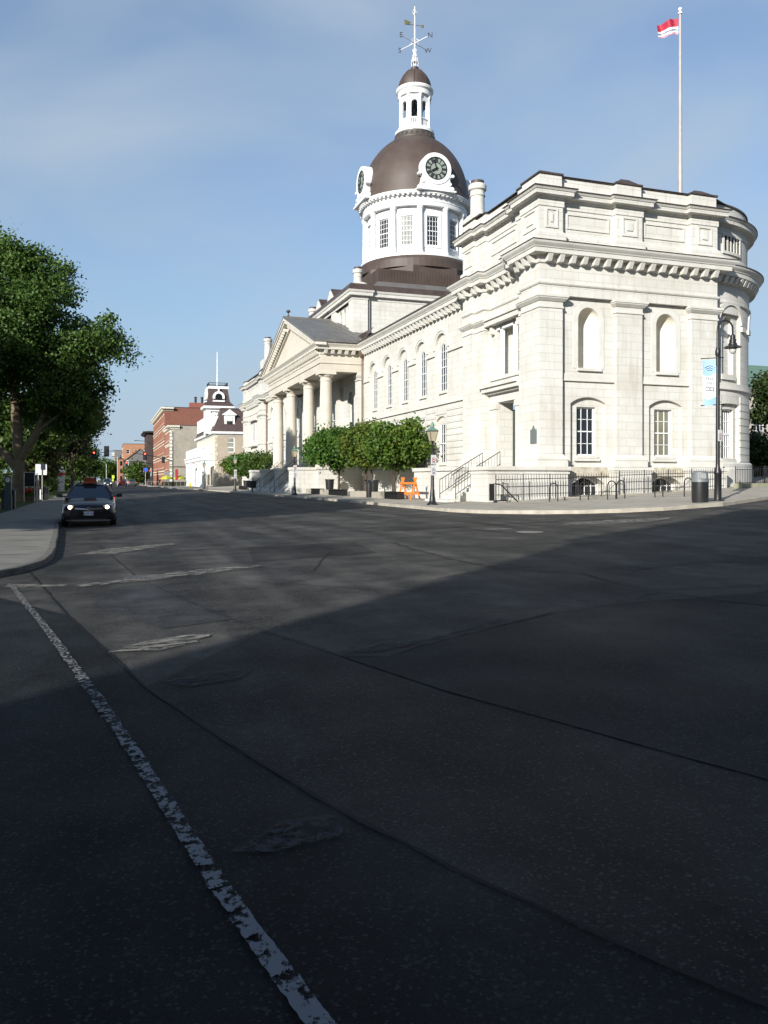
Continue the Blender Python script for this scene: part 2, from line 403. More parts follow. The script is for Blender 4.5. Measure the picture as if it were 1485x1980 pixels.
w = B()          # ---------------- walls of the near end block
cen = (23.45, 28.24)
ops = []
for c in cen:
    ops += [op(c, 1.22, 7.34, 10.46, 'r', d=0.02), op(c, 2.12, 2.28, 5.87, 's', d=.22, rise=.34), op(c, 1.95, .3, 1.78, 's', d=.7, rise=.42)]
E = EY(35.95)
w.wall(E, 21.0, 31.42, .3, 11.0, ops)
E2 = EY(36.17)
for c in cen: w.wall(E2, c - 1.1, c + 1.1, 2.2, 5.95, [op(c, 1.14, 2.86, 5.38, d=.3)])
w.build('end_wall', STONE, HALL)
for c in cen:    # niches: half cylinder with a quarter-sphere head
    w = B()
    r_, zsp, n = .61, 10.46 - .61, 14
    for i in range(n):
        a0, a1 = math.pi * i / n, math.pi * (i + 1) / n
        p = lambda a, z, rr=r_: (c - rr * math.cos(a), 35.97 + rr * math.sin(a), z)
        w.poly([p(a0, 7.34), p(a1, 7.34), p(a1, zsp), p(a0, zsp)])
        for j in range(7):
            e0, e1 = math.pi / 2 * j / 7, math.pi / 2 * (j + 1) / 7
            q = lambda a, e: (c - r_ * math.cos(e) * math.cos(a), 35.97 + r_ * math.cos(e) * math.sin(a), zsp + r_ * math.sin(e))
            w.poly([q(a0, e0), q(a1, e0), q(a1, e1), q(a0, e1)])
    w.poly([(c - .61, 35.97, 7.34), (c + .61, 35.97, 7.34), (c + .61, 36.6, 7.34), (c - .61, 36.6, 7.34)])
    w.build('niche', NICHE, HALL, smooth=True, ang=50)
w = B()
for x0, x1 in ((20.45, 21.78), (24.97, 26.57), (29.7, 31.42)):
    w.box(x0, x1, 35.7, 35.93, 2.0, 10.925)
w.box(20.45, 21.02, 35.93, 37.6, 1.0, 10.925); w.box(20.65, 21.02, 37.6, 38.2, 1.0, 10.925)
w.box(20.45, 21.3, 43.57, 44.9, 0.6, 10.925); w.box(20.65, 21.3, 42.4, 43.57, 0.6, 10.925)
w.box(31.36, 31.42, 35.93, 37.4, 0.8, 10.925)
F = FX(21.05)
w.wall(F, 38.1, 42.5, 1.0, 11.0, [op(40.15, 2.7, 7.5, 10.25, d=.55), op(40.2, 2.2, 2.27, 5.97, d=.9)])
w.wall(FX(21.6), 38.7, 41.6, 7.4, 10.4, [op(40.15, 1.35, 7.55, 10.2, d=.15)])
w.box(31.0, 31.35, 36.0, 37.0, .8, 12.5)
# rounded bay
bw = [R(16), R(49), R(82)]
RB = BOW(BR)
us = 1 / BR
bops = []
for t in bw:
    bops += [op(t, 2.06 * us, 7.02, 11.42, 'r', d=.2, us=1 / us), op(t, 1.75 * us, 2.6, 5.9, 's', d=.22, rise=.3)]
w.wall(RB, R(0), R(128), .5, 12.55, bops, ustep=R(3))
R2 = BOW(BR - .2)
for t in bw:
    w.wall(R2, t - 1.1 * us, t + 1.1 * us, 6.9, 11.5, [op(t, 1.14 * us, 7.55, 10.85, 'r', d=.34, us=1 / us)], ustep=R(2)); w.wall(BOW(BR - .5), t - .7 * us, t + .7 * us, 7.3, 11.0, ustep=R(2))
    w.wall(R2, t - 1.0 * us, t + 1.0 * us, 2.5, 6.0, [op(t, 1.1 * us, 2.8, 5.6, 's', d=.3, rise=.25)], ustep=R(2))
w.build('bay_wall', STONE, HALL)

for c, gl in zip(cen, (GLASS, BLIND)):
    window(E2, op(c, 1.14, 2.86, 5.38), .2, 3, 4, glass=gl, fw=.08)
    window(EY(36.5), op(c, 1.95, .3, 1.78, 's', rise=.42), .15, 5, 3, glass=GLASS, fw=.09, rail=False)
window(FX(21.7), op(40.15, 1.35, 7.55, 10.2), .0, 3, 4, glass=BLIND, fw=.08)
for t in bw[:2]:
    window(R2, op(t, 1.1 * us, 2.8, 5.6, 's', rise=.25), .22, 5, 4, us=us, nu=6, glass=GLASS, bar=.06)

w = B()          # ---------------- dressed stone trim of the near end block
for path in ([(20.65, 38.2), (20.65, 37.6), (20.45, 37.6), (20.45, 35.7), (21.78, 35.7), (21.78, 35.96)], [(24.97, 35.96), (24.97, 35.7), (26.57, 35.7), (26.57, 35.96)], [(29.7, 35.96), (29.7, 35.7), (31.42, 35.7), (31.42, 36.6)],
             [(21.3, 44.9), (20.45, 44.9), (20.45, 43.57), (20.65, 43.57), (20.65, 42.4), (21.06, 42.4)]):
    w.sweep(path, CAPP)
    w.sweep(path, BASEP)
for path in ([(24.97, 35.96), (24.97, 35.7), (26.57, 35.7), (26.57, 35.96)], [(29.7, 35.96), (29.7, 35.7), (31.42, 35.7), (31.42, 36.6)], [(21.3, 44.9), (20.45, 44.9), (20.45, 43.57), (20.65, 43.57), (20.65, 42.4), (21.06, 42.4)]):
    w.sweep(path, PLIN)
for x0, x1 in ((21.78, 24.97), (26.57, 29.7)):      # string course and niche sills
    w.box(x0, x1, 35.83, 35.96, 6.66, 6.74); w.box(x0, x1, 35.87, 35.96, 6.74, 7.02)
for c in cen:
    w.box(c - .70, c + .70, 35.80, 35.96, 7.20, 7.34); w.box(c - .62, c + .62, 36.0, 36.40, 2.72, 2.86); w.box(c - .74, c + .74, 36.02, 36.40, 2.58, 2.72)
    n = 16         # raised band round niche head and sides
    pts = [(c - .92, 7.34)] + [(c - .92 * math.cos(math.pi * i / n), 9.85 + .92 * math.sin(math.pi * i / n)) for i in range(n + 1)] + [(c + .92, 7.34)]
    ins = [(c - .63, 7.34)] + [(c - .63 * math.cos(math.pi * i / n), 9.85 + .63 * math.sin(math.pi * i / n)) for i in range(n + 1)] + [(c + .63, 7.34)]
    for i in range(len(pts) - 1):
        a, b_, ci, di = pts[i], pts[i + 1], ins[i + 1], ins[i]
        w.hexa([(a[0], 35.92, a[1]), (b_[0], 35.92, b_[1]), (ci[0], 35.92, ci[1]), (di[0], 35.92, di[1]), (a[0], 35.97, a[1]), (b_[0], 35.97, b_[1]), (ci[0], 35.97, ci[1]), (di[0], 35.97, di[1])])
w.sweep(arc(BX, BY, BR, 0, R(128), 40), [(-.02, 6.64), (.14, 6.66), (.14, 6.76), (.08, 6.78), (.08, 7.02), (-.02, 7.04)])
w.sweep(arc(BX, BY, BR, 0, R(128), 40), [(-.02, .6), (.22, .6), (.22, 2.2), (.16, 2.3), (.16, 2.5), (.06, 2.6), (-.02, 2.6)])
for t in bw[:2]:   # archivolts, imposts and sills of the rounded bay
    Rw = BOW(BR)
    n = 16
    for i in range(n):
        a0, a1 = math.pi * i / n, math.pi * (i + 1) / n
        q = lambda a, rr: (t + rr * us * math.cos(a), 10.39 + rr * math.sin(a))
        c4 = [q(a0, 1.04), q(a1, 1.04), q(a1, 1.32), q(a0, 1.32)]
        w.hexa([Rw(u, z, -.08) for u, z in c4] + [Rw(u, z, .05) for u, z in c4])
    for sgn in (-1, 1):
        w.pbox(Rw, t + sgn * 1.05 * us if sgn > 0 else t - 1.6 * us, t + 1.6 * us if sgn > 0 else t - 1.05 * us, 10.05, 10.33, -.12, .05, 3)
    w.pbox(R2, t - .7 * us, t + .7 * us, 7.25, 7.55, -.12, .2, 4); w.pbox(R2, t - .7 * us, t + .7 * us, 2.6, 2.8, -.12, .2, 4)
# hood over the upper side window, door surround and hood
for y0, y1, z0, z1, x0 in ((38.25, 42.35, 10.42, 10.72, 20.62), (38.25, 42.25, 10.72, 10.86, 20.52), (38.3, 42.45, 6.5, 6.62, 20.75), (38.22, 42.6, 6.62, 6.86, 20.55), (38.22, 42.75, 6.86, 7.08, 20.42), (38.4, 42.3, 6.0, 6.5, 20.98), (38.4, 42.3, 7.3, 7.5, 20.95)):
    w.box(x0, 21.06, y0, y1, z0, z1)
for y0, y1 in ((38.42, 39.08), (41.32, 42.2)): w.box(20.9, 21.06, y0, y1, 2.2, 6.0); w.box(20.84, 21.06, y0 - .04, y1 + .04, 5.62, 5.95)
for y in (38.55, 41.75): w.box(20.8, 21.06, y, y + .25, 9.95, 10.4)
w.build('stone_trim', TRIM, HALL)
w = B()
for y in (39.4, 40.95): w.box(21.0, 21.2, y - .1, y + .1, 7.5, 10.25)
w.box(21.0, 21.2, 38.8, 41.5, 10.12, 10.25)
w.build('window_surround', WHITE, HALL)
w = B(); w.box(21.9, 21.96, 39.15, 41.25, 2.27, 5.6)
dr = w.build('side_door', mat('dark_green_door', (.03, .04, .03), .5), HALL)
for c in cen:
    w = B(); w.pbox(EY(35.84), c - 1.55, c + 1.55, 1.80, 2.26, 0, .12); w.build('rock_faced_course', ROUGH, HALL)
w = B()          # bronze plaque
w.box(20.40, 20.46, 35.95, 36.55, 3.45, 4.15); w.extr([(20.40, 36.1, 4.15), (20.40, 36.4, 4.15), (20.40, 36.25, 4.36)], (.05, 0, 0))
w.build('plaque', mat('aged_bronze_plaque', (.10, .13, .13), .5, c2=(.26, .28, .27), scale=30, metal=.4), HALL)

w = B(); w.sweep(PAVP, ENTAB); w.sweep(ARC, ENTAB)
w.build('entablature', STONE, HALL)

w = B()          # cornice with modillions: main range + end block + rounded bay
MAINP = [(21.3, 67.9)] + PAVP
w.sweep(MAINP, CORN); w.sweep(ARC, CORN)
w.blocks(MAINP, .66, .25, .05, .50, 12.53, 12.87, taper=.16, inset=.05)
w.blocks(arc(BX, BY, BR, 0.04, R(140), 36)[0:], .62, .26, .05, .50, 12.55, 12.87, taper=.16)
w.blocks(PAVP[10:12], 10.97 / 17.5, .26, .05, .50, 12.55, 12.87, taper=.16) if False else None
w.build('cornice', TRIM, HALL)
w = B(); w.sweep(MAINP, [(.30, 13.475), (.78, 13.455), (.80, 13.43), (.80, 13.46), (.30, 13.50)]); w.sweep(ARC, [(.30, 13.475), (.78, 13.455), (.80, 13.43), (.80, 13.46), (.30, 13.50)])
ATT = [(26.0, 44.9), (20.45, 44.9), (20.45, 43.3), (20.62, 43.3), (20.62, 42.2), (20.85, 42.2), (20.85, 38.4), (20.62, 38.4), (20.62, 37.6), (20.45, 37.6), (20.45, 35.7), (21.8, 35.7), (21.8, 35.98), (24.97, 35.98), (24.97, 35.7), (26.57, 35.7), (26.57, 35.98), (29.7, 35.98), (29.7, 35.7), (31.42, 35.7), (31.42, 37.2)]
ARCA = arc(BX, BY, BR - .1, 0, R(150), 44)
w.sweep(ATT, [(.2, 16.24), (.55, 16.20), (.57, 16.18), (.57, 16.215), (.2, 16.27)]); w.sweep(ARCA, [(.2, 16.24), (.55, 16.20), (.57, 16.18), (.57, 16.215), (.2, 16.27)])
w.sweep(ATT, [(.03, 17.0), (.03, 17.09), (-.5, 17.13)]); w.sweep(ARCA, [(.03, 17.0), (.03, 17.09), (-.5, 17.13)])
for x0, x1, y0, y1 in ((20.45, 21.8, 35.7, 37.5), (24.97, 26.57, 35.7, 36.9), (29.7, 31.42, 35.7, 37.1), (20.45, 21.8, 42.4, 44.9)):
    cx, cy = (x0 + x1) / 2, (y0 + y1) / 2
    w.frustum((x0, x1, y0, y1), 17.05, (cx - .25, cx + .25, cy - .2, cy + .2), 17.42)
w.poly([(20.7, 35.9, 17.05), (31.4, 35.9, 17.05), (34.5, 37.4, 17.05), (37.2, 40.2, 17.05), (37.6, 44.8, 17.05), (20.7, 44.8, 17.05)])
w.build('flashing', ROOFM, HALL)

w = B(); w.sweep(ATT, ATTB); w.sweep(ARCA, ATTB)
w.box(26.0, 36.0, 44.6, 44.9, 13.4, 17.0)
w.build('attic', STONE, HALL)
def panel(P, u0, u1, z0, z1, fwid=.1, raised=None):     # sunk and raised attic panels
    w = B()
    for a, b_, c, d in ((u0, u1, z1 - fwid, z1), (u0, u1, z0, z0 + fwid), (u0, u0 + fwid, z0 + fwid, z1 - fwid), (u1 - fwid, u1, z0 + fwid, z1 - fwid)):
        w.pbox(P, a, b_, c, d, -.055, .03)
    if raised: w.pbox(P, u0 + raised, u1 - raised, z0 + raised, z1 - raised, -.05, .03)
    w.build('attic_panel', TRIM, HALL)
for x0, x1 in ((22.15, 24.7), (26.85, 29.45)): panel(EY(35.98), x0, x1, 14.42, 15.22, .09)
for x0, x1 in ((20.78, 21.5), (25.3, 26.25), (30.1, 31.05)): panel(EY(35.7), x0, x1, 14.3, 15.3, .1, .3)
panel(FX(20.45), 36.0, 37.3, 14.3, 15.3, .1, .3); panel(FX(20.85), 38.8, 41.8, 14.42, 15.22, .09); panel(FX(20.45), 43.6, 44.6, 14.3, 15.3, .1)
w = B()          # attic vent in the rounded bay
P_ = BOW(BR - .1)
w.pbox(P_, R(11), R(25), 14.45, 15.3, -.02, .02, 6)
vt = w.build('attic_vent', mat('opening_shade', (.01, .01, .012), .9), HALL)  # flat black panel paints the shade inside the vent
w = B()
for a, b_, c, d in ((10, 26, 15.3, 15.42), (10, 26, 14.3, 14.45), (10, 11, 14.45, 15.3), (25, 26, 14.45, 15.3)): w.pbox(P_, R(a), R(b_), c, d, -.09, .02, 4)
for k in range(1, 5): w.pbox(P_, R(11 + 14 * k / 5 - .5), R(11 + 14 * k / 5 + .5), 14.45, 15.3, -.06, .02)
w.build('frame', TRIM, vt)

w = B()          # rusticated courses on the ground floor
def rustic(P, u0, u1, z0=2.45, z1=6.6, k=1.0, h=.415, nu=1):
    n = int((z1 - z0) / h)
    for i in range(n): w.pbox(P, u0, u1, z0 + i * h + .02, z0 + (i + 1) * h - .022, -.045, .03, nu)
MW = [50.25, 53.92, 57.6, 61.27, 64.95]
RW = [y for y in (94.4, 98.13, 101.86, 105.59, 109.32)]
for ws, y0, y1 in ((MW, 44.9, 67.6), (RW, 91.7, 112.6)):
    ed = [y0] + sum([[c - .92, c + .92] for c in ws], []) + [y1]
    for i in range(0, len(ed), 2):
        w = B(); rustic(FX(21.3), ed[i] + .01, ed[i + 1] - .01)
        if i // 2 < len(ws): rustic(FX(21.3), ws[i // 2] - .915, ws[i // 2] + .915, 6.0, 6.6, h=.3)
        w.build('rusticated_course', STONE, HALL)
for a, b_ in ((1.5, 16 - 8.2), (16 + 8.2, 49 - 8.2), (49 + 8.2, 82 - 8.2), (82 + 8.2, 120)):
    w = B(); rustic(BOW(BR), R(a), R(b_), 2.62, 6.62, nu=8); w.build('rusticated_course', STONE, HALL)

for ws, y0, y1 in ((MW, 44.85, 67.9), (RW, 91.6, 113.0)):      # long main range, near and far halves
    w = B()
    F, F2 = FX(21.3), FX(21.45)
    w.wall(F, y0, y1, .4, 13.0, [op(c, 2.1, 7.02, 11.5, 'r', d=.15) for c in ws] + [op(c, 1.8, 2.45, 5.9, 's', d=.15, rise=.32) for c in ws])
    for c in ws:
        w.wall(F2, c - 1.15, c + 1.15, 6.9, 11.6, [op(c, 1.16, 7.6, 10.82, 'r', d=.32)])
        w.wall(F2, c - 1.0, c + 1.0, 2.4, 6.0, [op(c, 1.02, 2.74, 5.38, d=.32)])
    w.build('front_wall', STONE, HALL)
for ws, y0, y1 in ((MW, 44.9, 67.9), (RW, 91.6, 112.9)):
    w = B()
    w.box(21.17, 21.31, y0, y1, 6.66, 6.76); w.box(21.22, 21.31, y0, y1, 6.76, 7.02)
    w.box(20.98, 21.31, y0, y1, .3, 2.16); w.box(20.9, 21.31, y0, y1, 2.16, 2.36)
    ed = [y0] + sum([[c - 1.05, c + 1.05] for c in ws], []) + [y1]
    for i in range(0, len(ed), 2): w.box(21.18, 21.31, ed[i], ed[i + 1], 10.06, 10.14); w.box(21.23, 21.31, ed[i], ed[i + 1], 10.14, 10.34)
    for c in ws:
        w.box(21.33, 21.5, c - .68, c + .68, 7.42, 7.6); w.box(21.33, 21.5, c - .62, c + .62, 2.58, 2.74)
        n = 16
        for i in range(n):
            a0, a1 = math.pi * i / n, math.pi * (i + 1) / n
            for r0, r1, xo in ((1.05, 1.2, 21.24), (1.2, 1.34, 21.19)):
                c4 = [(c + r0 * math.cos(a0), 10.45 + r0 * math.sin(a0)), (c + r0 * math.cos(a1), 10.45 + r0 * math.sin(a1)), (c + r1 * math.cos(a1), 10.45 + r1 * math.sin(a1)), (c + r1 * math.cos(a0), 10.45 + r1 * math.sin(a0))]
                w.hexa([(xo, u, z) for u, z in c4] + [(21.33, u, z) for u, z in c4])
    w.build('front_wall_trim', TRIM, HALL)
for c in MW + RW:
    window(FX(21.45), op(c, 1.16, 7.6, 10.82, 'r'), .09, 3, 6, glass=GLASS, fw=.05)
    window(FX(21.45), op(c, 1.02, 2.74, 5.38), .09, 3, 4, glass=GLASS, fw=.05)

w = B()          # low roofs behind the cornices
for y0, y1 in ((44.9, 68.2), (91.0, 113.0)):
    w.poly([(20.56, y0, 13.5), (20.56, y1, 13.5), (26, y1, 14.35), (26, y0, 14.35)]); w.poly([(26, y0, 14.35), (26, y1, 14.35), (40, y1, 14.45), (40, y0, 14.45)])
    w.box(20.52, 20.62, y0, y1, 13.44, 13.56)
w.poly([(21, 67, 13.6), (22, 67, 15.0), (22, 93, 15.0), (21, 93, 13.6)])
w.box(21.4, 40, 67.9, 92, 13.3, 14.6)
w.build('roof', ROOFM, HALL)

# ---------------- portico
PY0, PY1, PX, PM = 67.9, 91.6, 17.45, 79.75
PORT = [(21.3, PY1), (PX, PY1), (PX, PY0), (21.3, PY0)]
w = B()
w.sweep(PORT, [(-1.1, 11.05), (0, 11.05), (0, 11.72), (.08, 11.74), (.08, 11.82), (0, 11.84), (0, 12.55)])
w.poly([(PX + 1.1, PY0 + 1.1, 11.3), (21.3, PY0 + 1.1, 11.3), (21.3, PY1 - 1.1, 11.3), (PX + 1.1, PY1 - 1.1, 11.3)])
w.build('portico_entablature', TAN, HALL)
w = B()
w.sweep(PORT, CORN)
w.blocks(PORT, .62, .28, .05, .50, 12.55, 12.87, taper=.16, inset=.05)
w.blocks(PORT[1:3], .31, .14, 0, .12, 12.28, 12.52)
apex = 17.55
def rake(x0, x1, dz0, dz1, cut=0.0):
    for sg, ye in ((-1, PY0 - .85), (1, PY1 + .85)):
        zc = 13.42 + cut * (apex - 13.42) / (PM - PY0 + .85)
        w.extr([(x0, ye - sg * cut, zc + dz0), (x0, ye - sg * cut, zc + dz1), (x0, PM, apex + dz1), (x0, PM, apex + dz0)], (x1 - x0, 0, 0))
rake(PX - .70, PX + .3, -.22, .02); rake(PX - .82, PX + .3, .02, .24); rake(PX - .2, PX + .3, -.75, -.22, 1.6)
sl_ = (apex - 13.42) / (PM - PY0 + .85)
n = 22
for sg in (-1, 1):
    for i in range(2, n):
        y = PM + sg * (PM - PY0 + .4) * i / n; z = apex - abs(y - PM) * sl_ - .24
        w.box(PX - .62, PX - .15, y - .15, y + .15, z - .3, z)
w.build('pediment_cornice', mat('cream_limestone', (.56, .53, .47), .8, c2=(.48, .45, .39), scale=1.2, bump=.15, bscale=9, spec=.25), HALL)
w = B(); w.poly([(PX + .02, PY0, 12.5), (PX + .02, PY1, 12.5), (PX + .02, PY1, 13.6), (PX + .02, PM, apex - .1), (PX + .02, PY0, 13.6)])
w.build('tympanum', TAN, HALL)
w = B()
for sg, ye in ((-1, PY0 - .9), (1, PY1 + .9)):
    w.extr([(PX - .85, ye, 13.46), (PX - .85, PM, apex + .26), (PX - .85, PM, apex + .34), (PX - .85, ye, 13.70)], (9.5, 0, 0))
    k = 14
    for i in range(k + 1):
        x = PX - .8 + 9.2 * i / k
        w.extr([(x - .03, ye, 13.69), (x - .03, PM, apex + .33), (x - .03, PM, apex + .39), (x - .03, ye, 13.75)], (.06, 0, 0))
w.box(PX - .85, PX + 8.6, PM - .12, PM + .12, apex + .3, apex + .46)
w.build('portico_roof', GREYROOF, HALL)
w = B(); w.lathe(PX - .3, PM, [(.12, apex + .4), (.12, apex + .55), (.05, apex + .62), (.05, apex + .8), (.2, apex + .9), (.22, apex + 1.02), (.1, apex + 1.1), (0, apex + 1.12)], 10)
w.build('finial', COPPER, HALL, smooth=True)
for y in (68.6, 75.0, 82.6, 89.4):
    w = B()
    w.box(18.1 - .78, 18.1 + .78, y - .78, y + .78, 2.7, 2.95)
    w.lathe(18.1, y, [(.74, 2.95), (.76, 3.05), (.72, 3.18), (.63, 3.2), (.61, 3.3)] + [(.60 - .11 * (t / 10) ** 1.7, 3.3 + 6.9 * t / 10) for t in range(11)] + [(.54, 10.25), (.54, 10.33), (.49, 10.35), (.49, 10.55), (.56, 10.6), (.66, 10.72), (.68, 10.8)], 32)
    w.box(18.1 - .74, 18.1 + .74, y - .74, y + .74, 10.8, 11.05)
    w.build('column', TAN, HALL, smooth=True, ang=30)
w = B()
w.wall(FX(21.3), PY0, PY1, 2.7, 11.5, [op(71.8, 1.6, 2.72, 5.6, d=.4), op(78.8, 3.0, 2.72, 8.6, 'r', d=.5), op(86, 1.6, 2.72, 5.6, d=.4)] + [op(y, 1.3, 6.9, 9.8, 'r', d=.35) for y in (71.8, 86)])
for y in (68.6, 75, 82.6, 89.4): w.box(20.95, 21.32, y - .55, y + .55, 2.7, 10.4)
for y in (68.6, 89.4): w.sweep([(21.3, y + .55), (20.95, y + .55), (20.95, y - .55), (21.3, y - .55)], [(0, 10.4), (.1, 10.4), (.1, 10.5), (.02, 10.52), (.18, 10.8), (.18, 11.05), (0, 11.05)])
w.build('portico_back_wall', STONE, HALL)
for y, h in ((71.8, 5.6), (86, 5.6)):
    w = B(); w.box(21.62, 21.68, y - .8, y + .8, 2.72, h); w.build('front_door', mat('dark_wood_door', (.05, .032, .022), .5), HALL)
window(FX(21.3), op(78.8, 3.0, 2.72, 8.6, 'r'), .45, 4, 6, bar=.08, fw=.12)
for y in (71.8, 86): window(FX(21.3), op(y, 1.3, 6.9, 9.8, 'r'), .3, 3, 5)
w = B()          # podium with flights of steps between the pedestals
w.box(17.0, 21.3, PY0 - .8, PY1 + .8, .2, 2.5); w.box(16.9, 21.25, PY0 - .9, PY1 + .9, 2.5, 2.7)
for y in (68.6, 75.0, 82.6, 89.4):
    w.box(15.0, 17.05, y - .95, y + .95, .2, 2.45); w.box(14.92, 17.0, y - 1.03, y + 1.03, 2.45, 2.69)
for a, b_ in ((69.55, 74.05), (75.95, 81.65), (83.55, 88.45)):
    for i in range(13):
        w.box(14.7 + i * .19, 14.7 + (i + 1) * .19 - .001, a, b_, .2, .55 + i * .165)
w.build('podium', STONE, HALL)
for y in (69.7, 73.9, 76.1, 81.5, 83.7, 88.3):
    w = B()
    w.tube([(14.6, y, .5), (14.6, y, 1.5), (16.9, y, 3.5), (16.9, y, 2.6)], .028, 6)
    w.tube([(14.6, y, .72), (16.9, y, 2.72)], .02, 6)
    for i in range(1, 14): x = 14.6 + 2.3 * i / 14; w.tube([(x, y, .72 + 2 * i / 14), (x, y, 1.5 + 2 * i / 14)], .012, 5, False)
    w.build('step_railing', BLACK, HALL)

# ---------------- far end block
w = B(); FP = [(30, 129.2), (20.45, 129.2), (20.45, 126.6), (20.85, 126.6), (20.85, 115.3), (20.45, 115.3), (20.45, 112.9), (21.3, 112.9)]
w.sweep(FP, [(-.5, .3), (.3, .3), (.3, 2.2), (0, 2.3), (0, 10.95)])
w.sweep(FP, ENTAB); w.sweep(FP, CAPP)
w.sweep(FP, [(0, 6.6), (.1, 6.66), (.1, 7.0), (0, 7.02)])
w.sweep(FP, CORN); w.blocks(FP, .62, .26, .05, .5, 12.55, 12.87, taper=.16)
FA = [(30, 129.2), (20.45, 129.2), (20.45, 126.8), (20.8, 126.8), (20.8, 115.1), (20.45, 115.1), (20.45, 112.9), (26, 112.9)]
w.sweep(FA, ATTB)
w.box(20.3, 20.9, 118.2, 123.6, 10.4, 10.8); w.box(20.3, 20.9, 118.2, 123.6, 6.6, 7.1)
w.build('far_end_wall', STONE, HALL)
w = B(); w.sweep([(21.3, 91.6)][::-1] if False else [(21.3, 112.9), (21.3, 91.6)], CORN); w.blocks([(21.3, 112.9), (21.3, 91.6)], .62, .26, .05, .5, 12.55, 12.87, taper=.16)
w.build('far_cornice', TRIM, HALL)
window(FX(20.85), op(121, 2.0, 7.4, 10.3), -.02, 3, 4); window(FX(20.85), op(121, 2.0, 2.7, 5.9), -.02, 2, 4)
w = B(); w.sweep(FA, [(.2, 16.24), (.57, 16.2), (.57, 16.26), (.2, 16.3)]); w.sweep(FA, [(.03, 17.0), (.03, 17.1), (-.5, 17.15)]); w.sweep(FP, [(.3, 13.475), (.80, 13.44), (.80, 13.5), (.3, 13.53)])
w.poly([(20.6, 113, 17.06), (30, 113, 17.06), (30, 129, 17.06), (20.6, 129, 17.06)])
w.build('far_flashing', ROOFM, HALL)

# ---------------- chimneys
def chimney(x, y, z0, z1, r, base=1.1):
    w = B(); w.box(x - base * .62, x + base * .62, y - base * .62, y + base * .62, z0 - 1.2, z0)
    w.frustum((x - base * .62, x + base * .62, y - base * .62, y + base * .62), z0, (x - r * 1.1, x + r * 1.1, y - r * 1.1, y + r * 1.1), z0 + .25)
    h = z1 - z0
    w.lathe(x, y, [(r * 1.05, z0 + .2), (r, z0 + .35), (r * .97, z1 - .75), (r * 1.08, z1 - .74), (r * 1.1, z1 - .66), (r, z1 - .62), (r, z1 - .42), (r * 1.25, z1 - .34), (r * 1.27, z1 - .08), (r * 1.1, z1)], 20)
    c = w.build('chimney', STONE, HALL, smooth=True, ang=30)
    w = B(); w.lathe(x, y, [(r * .95, z1 - .02), (r * .92, z1 + .22), (r * .7, z1 + .24), (r * .7, z1)], 16); w.build('chimney_pot', COPPER, c, smooth=True)
chimney(21.35, 44.75, 17.5, 19.6, .44)
chimney(21.5, 113.6, 18.5, 21.6, .5, 1.5)
chimney(22.5, 73.4, 20.1, 21.6, .40, 1.2); chimney(22.5, 91.2, 19.6, 21.4, .42, 1.3)

# ---------------- clerestory block under the dome
w = B(); CB = [(40, 92), (21.9, 92), (21.9, 72.4), (40, 72.4)]
zc0, zc1 = 13.5, 18.5
aw = [74.3, 75.7, 77.2] + [80.8, 82.3, 83.8] + [86.9, 88.4]
w.wall(FX(21.9), 72.4, 92, zc0, zc1, [op(y, .9, 14.6, 18.3, 'r', d=.1) for y in aw])
w.wall(FX(22.0), 72.8, 91.6, 14.4, 18.4, [op(y, .74, 16.9, 18.22, 'r', d=.1) for y in aw])
for y in aw: w.box(21.94, 22.02, y - .44, y + .44, 16.74, 16.9)
w.wall(EY(72.4), 21.9, 40, zc0, zc1)
for y0, y1 in ((72.15, 73.5), (78.3, 79.8), (84.7, 86.0), (89.6, 92.2)): w.box(21.62, 21.95, y0, y1, zc0, zc1)
w.box(21.95, 23.1, 72.15, 72.5, zc0, zc1)
w.extr([(21.6, 72.2, 13.4), (20.6, 72.2, 13.9), (21.6, 72.2, 15.0)], (0, .9, 0))
for y in (78.6, 85.0): w.extr([(21.6, y, 13.8), (20.9, y, 14.2), (21.6, y, 15.0)], (0, .8, 0))
w.build('clerestory_wall', STONE, HALL)
for y in aw: window(FX(22.0), op(y, .74, 16.9, 18.22, 'r'), .04, 2, 3, fw=.03, bar=.02)
w = B(); CBO = [(40, 92.2), (21.62, 92.2), (21.62, 72.15), (23.1, 72.15), (23.1, 72.4), (40, 72.4)]
CB2 = [(0 - .05, zc1), (.04, zc1), (.06, zc1 + .3), (.38, zc1 + .32), (.40, zc1 + .6), (.46, zc1 + .62), (.52, zc1 + .78), (.52, zc1 + .84), (-.1, zc1 + .88)]
w.sweep(CBO, CB2)
w.build('clerestory_cornice', TRIM, HALL)
w = B()
zt = zc1 + .86
w.sweep(CBO, [(.2, zt - .02), (.54, zt - .04), (.50, zt + .12), (.3, zt + .55), (-.1, zt + .6)])
w.poly([(21.7, 72.3, zt + .55), (40, 72.3, zt + .55), (40, 92, zt + .55), (21.7, 92, zt + .55)])
for y0, y1 in ((79.6, 81.0), (84.6, 86.0)):
    ym = (y0 + y1) / 2; w.extr([(21.75, y0 - .9, zt + .4), (21.75, ym, zt + 1.9), (21.75, y1 + .9, zt + .4)], (2.2, 0, 0))
w.build('clerestory_roof', ROOFM, HALL)
for y0, y1 in ((79.6, 81.0), (84.6, 86.0)):
    w = B(); ym = (y0 + y1) / 2; w.extr([(21.6, y0 - .8, zt + .42), (21.6, ym, zt + 1.7), (21.6, y1 + .8, zt + .42)], (.14, 0, 0)); w.build('roof_gable', TRIM, HALL)
w = B(); w.tube([(21.2, 72.28, 13.6), (23.35, 72.28, 13.6)][:1] + [(23.3, 72.28, 14.0), (23.3, 72.28, 18.5)], .08, 8); w.build('downpipe', GREYROOF, HALL)
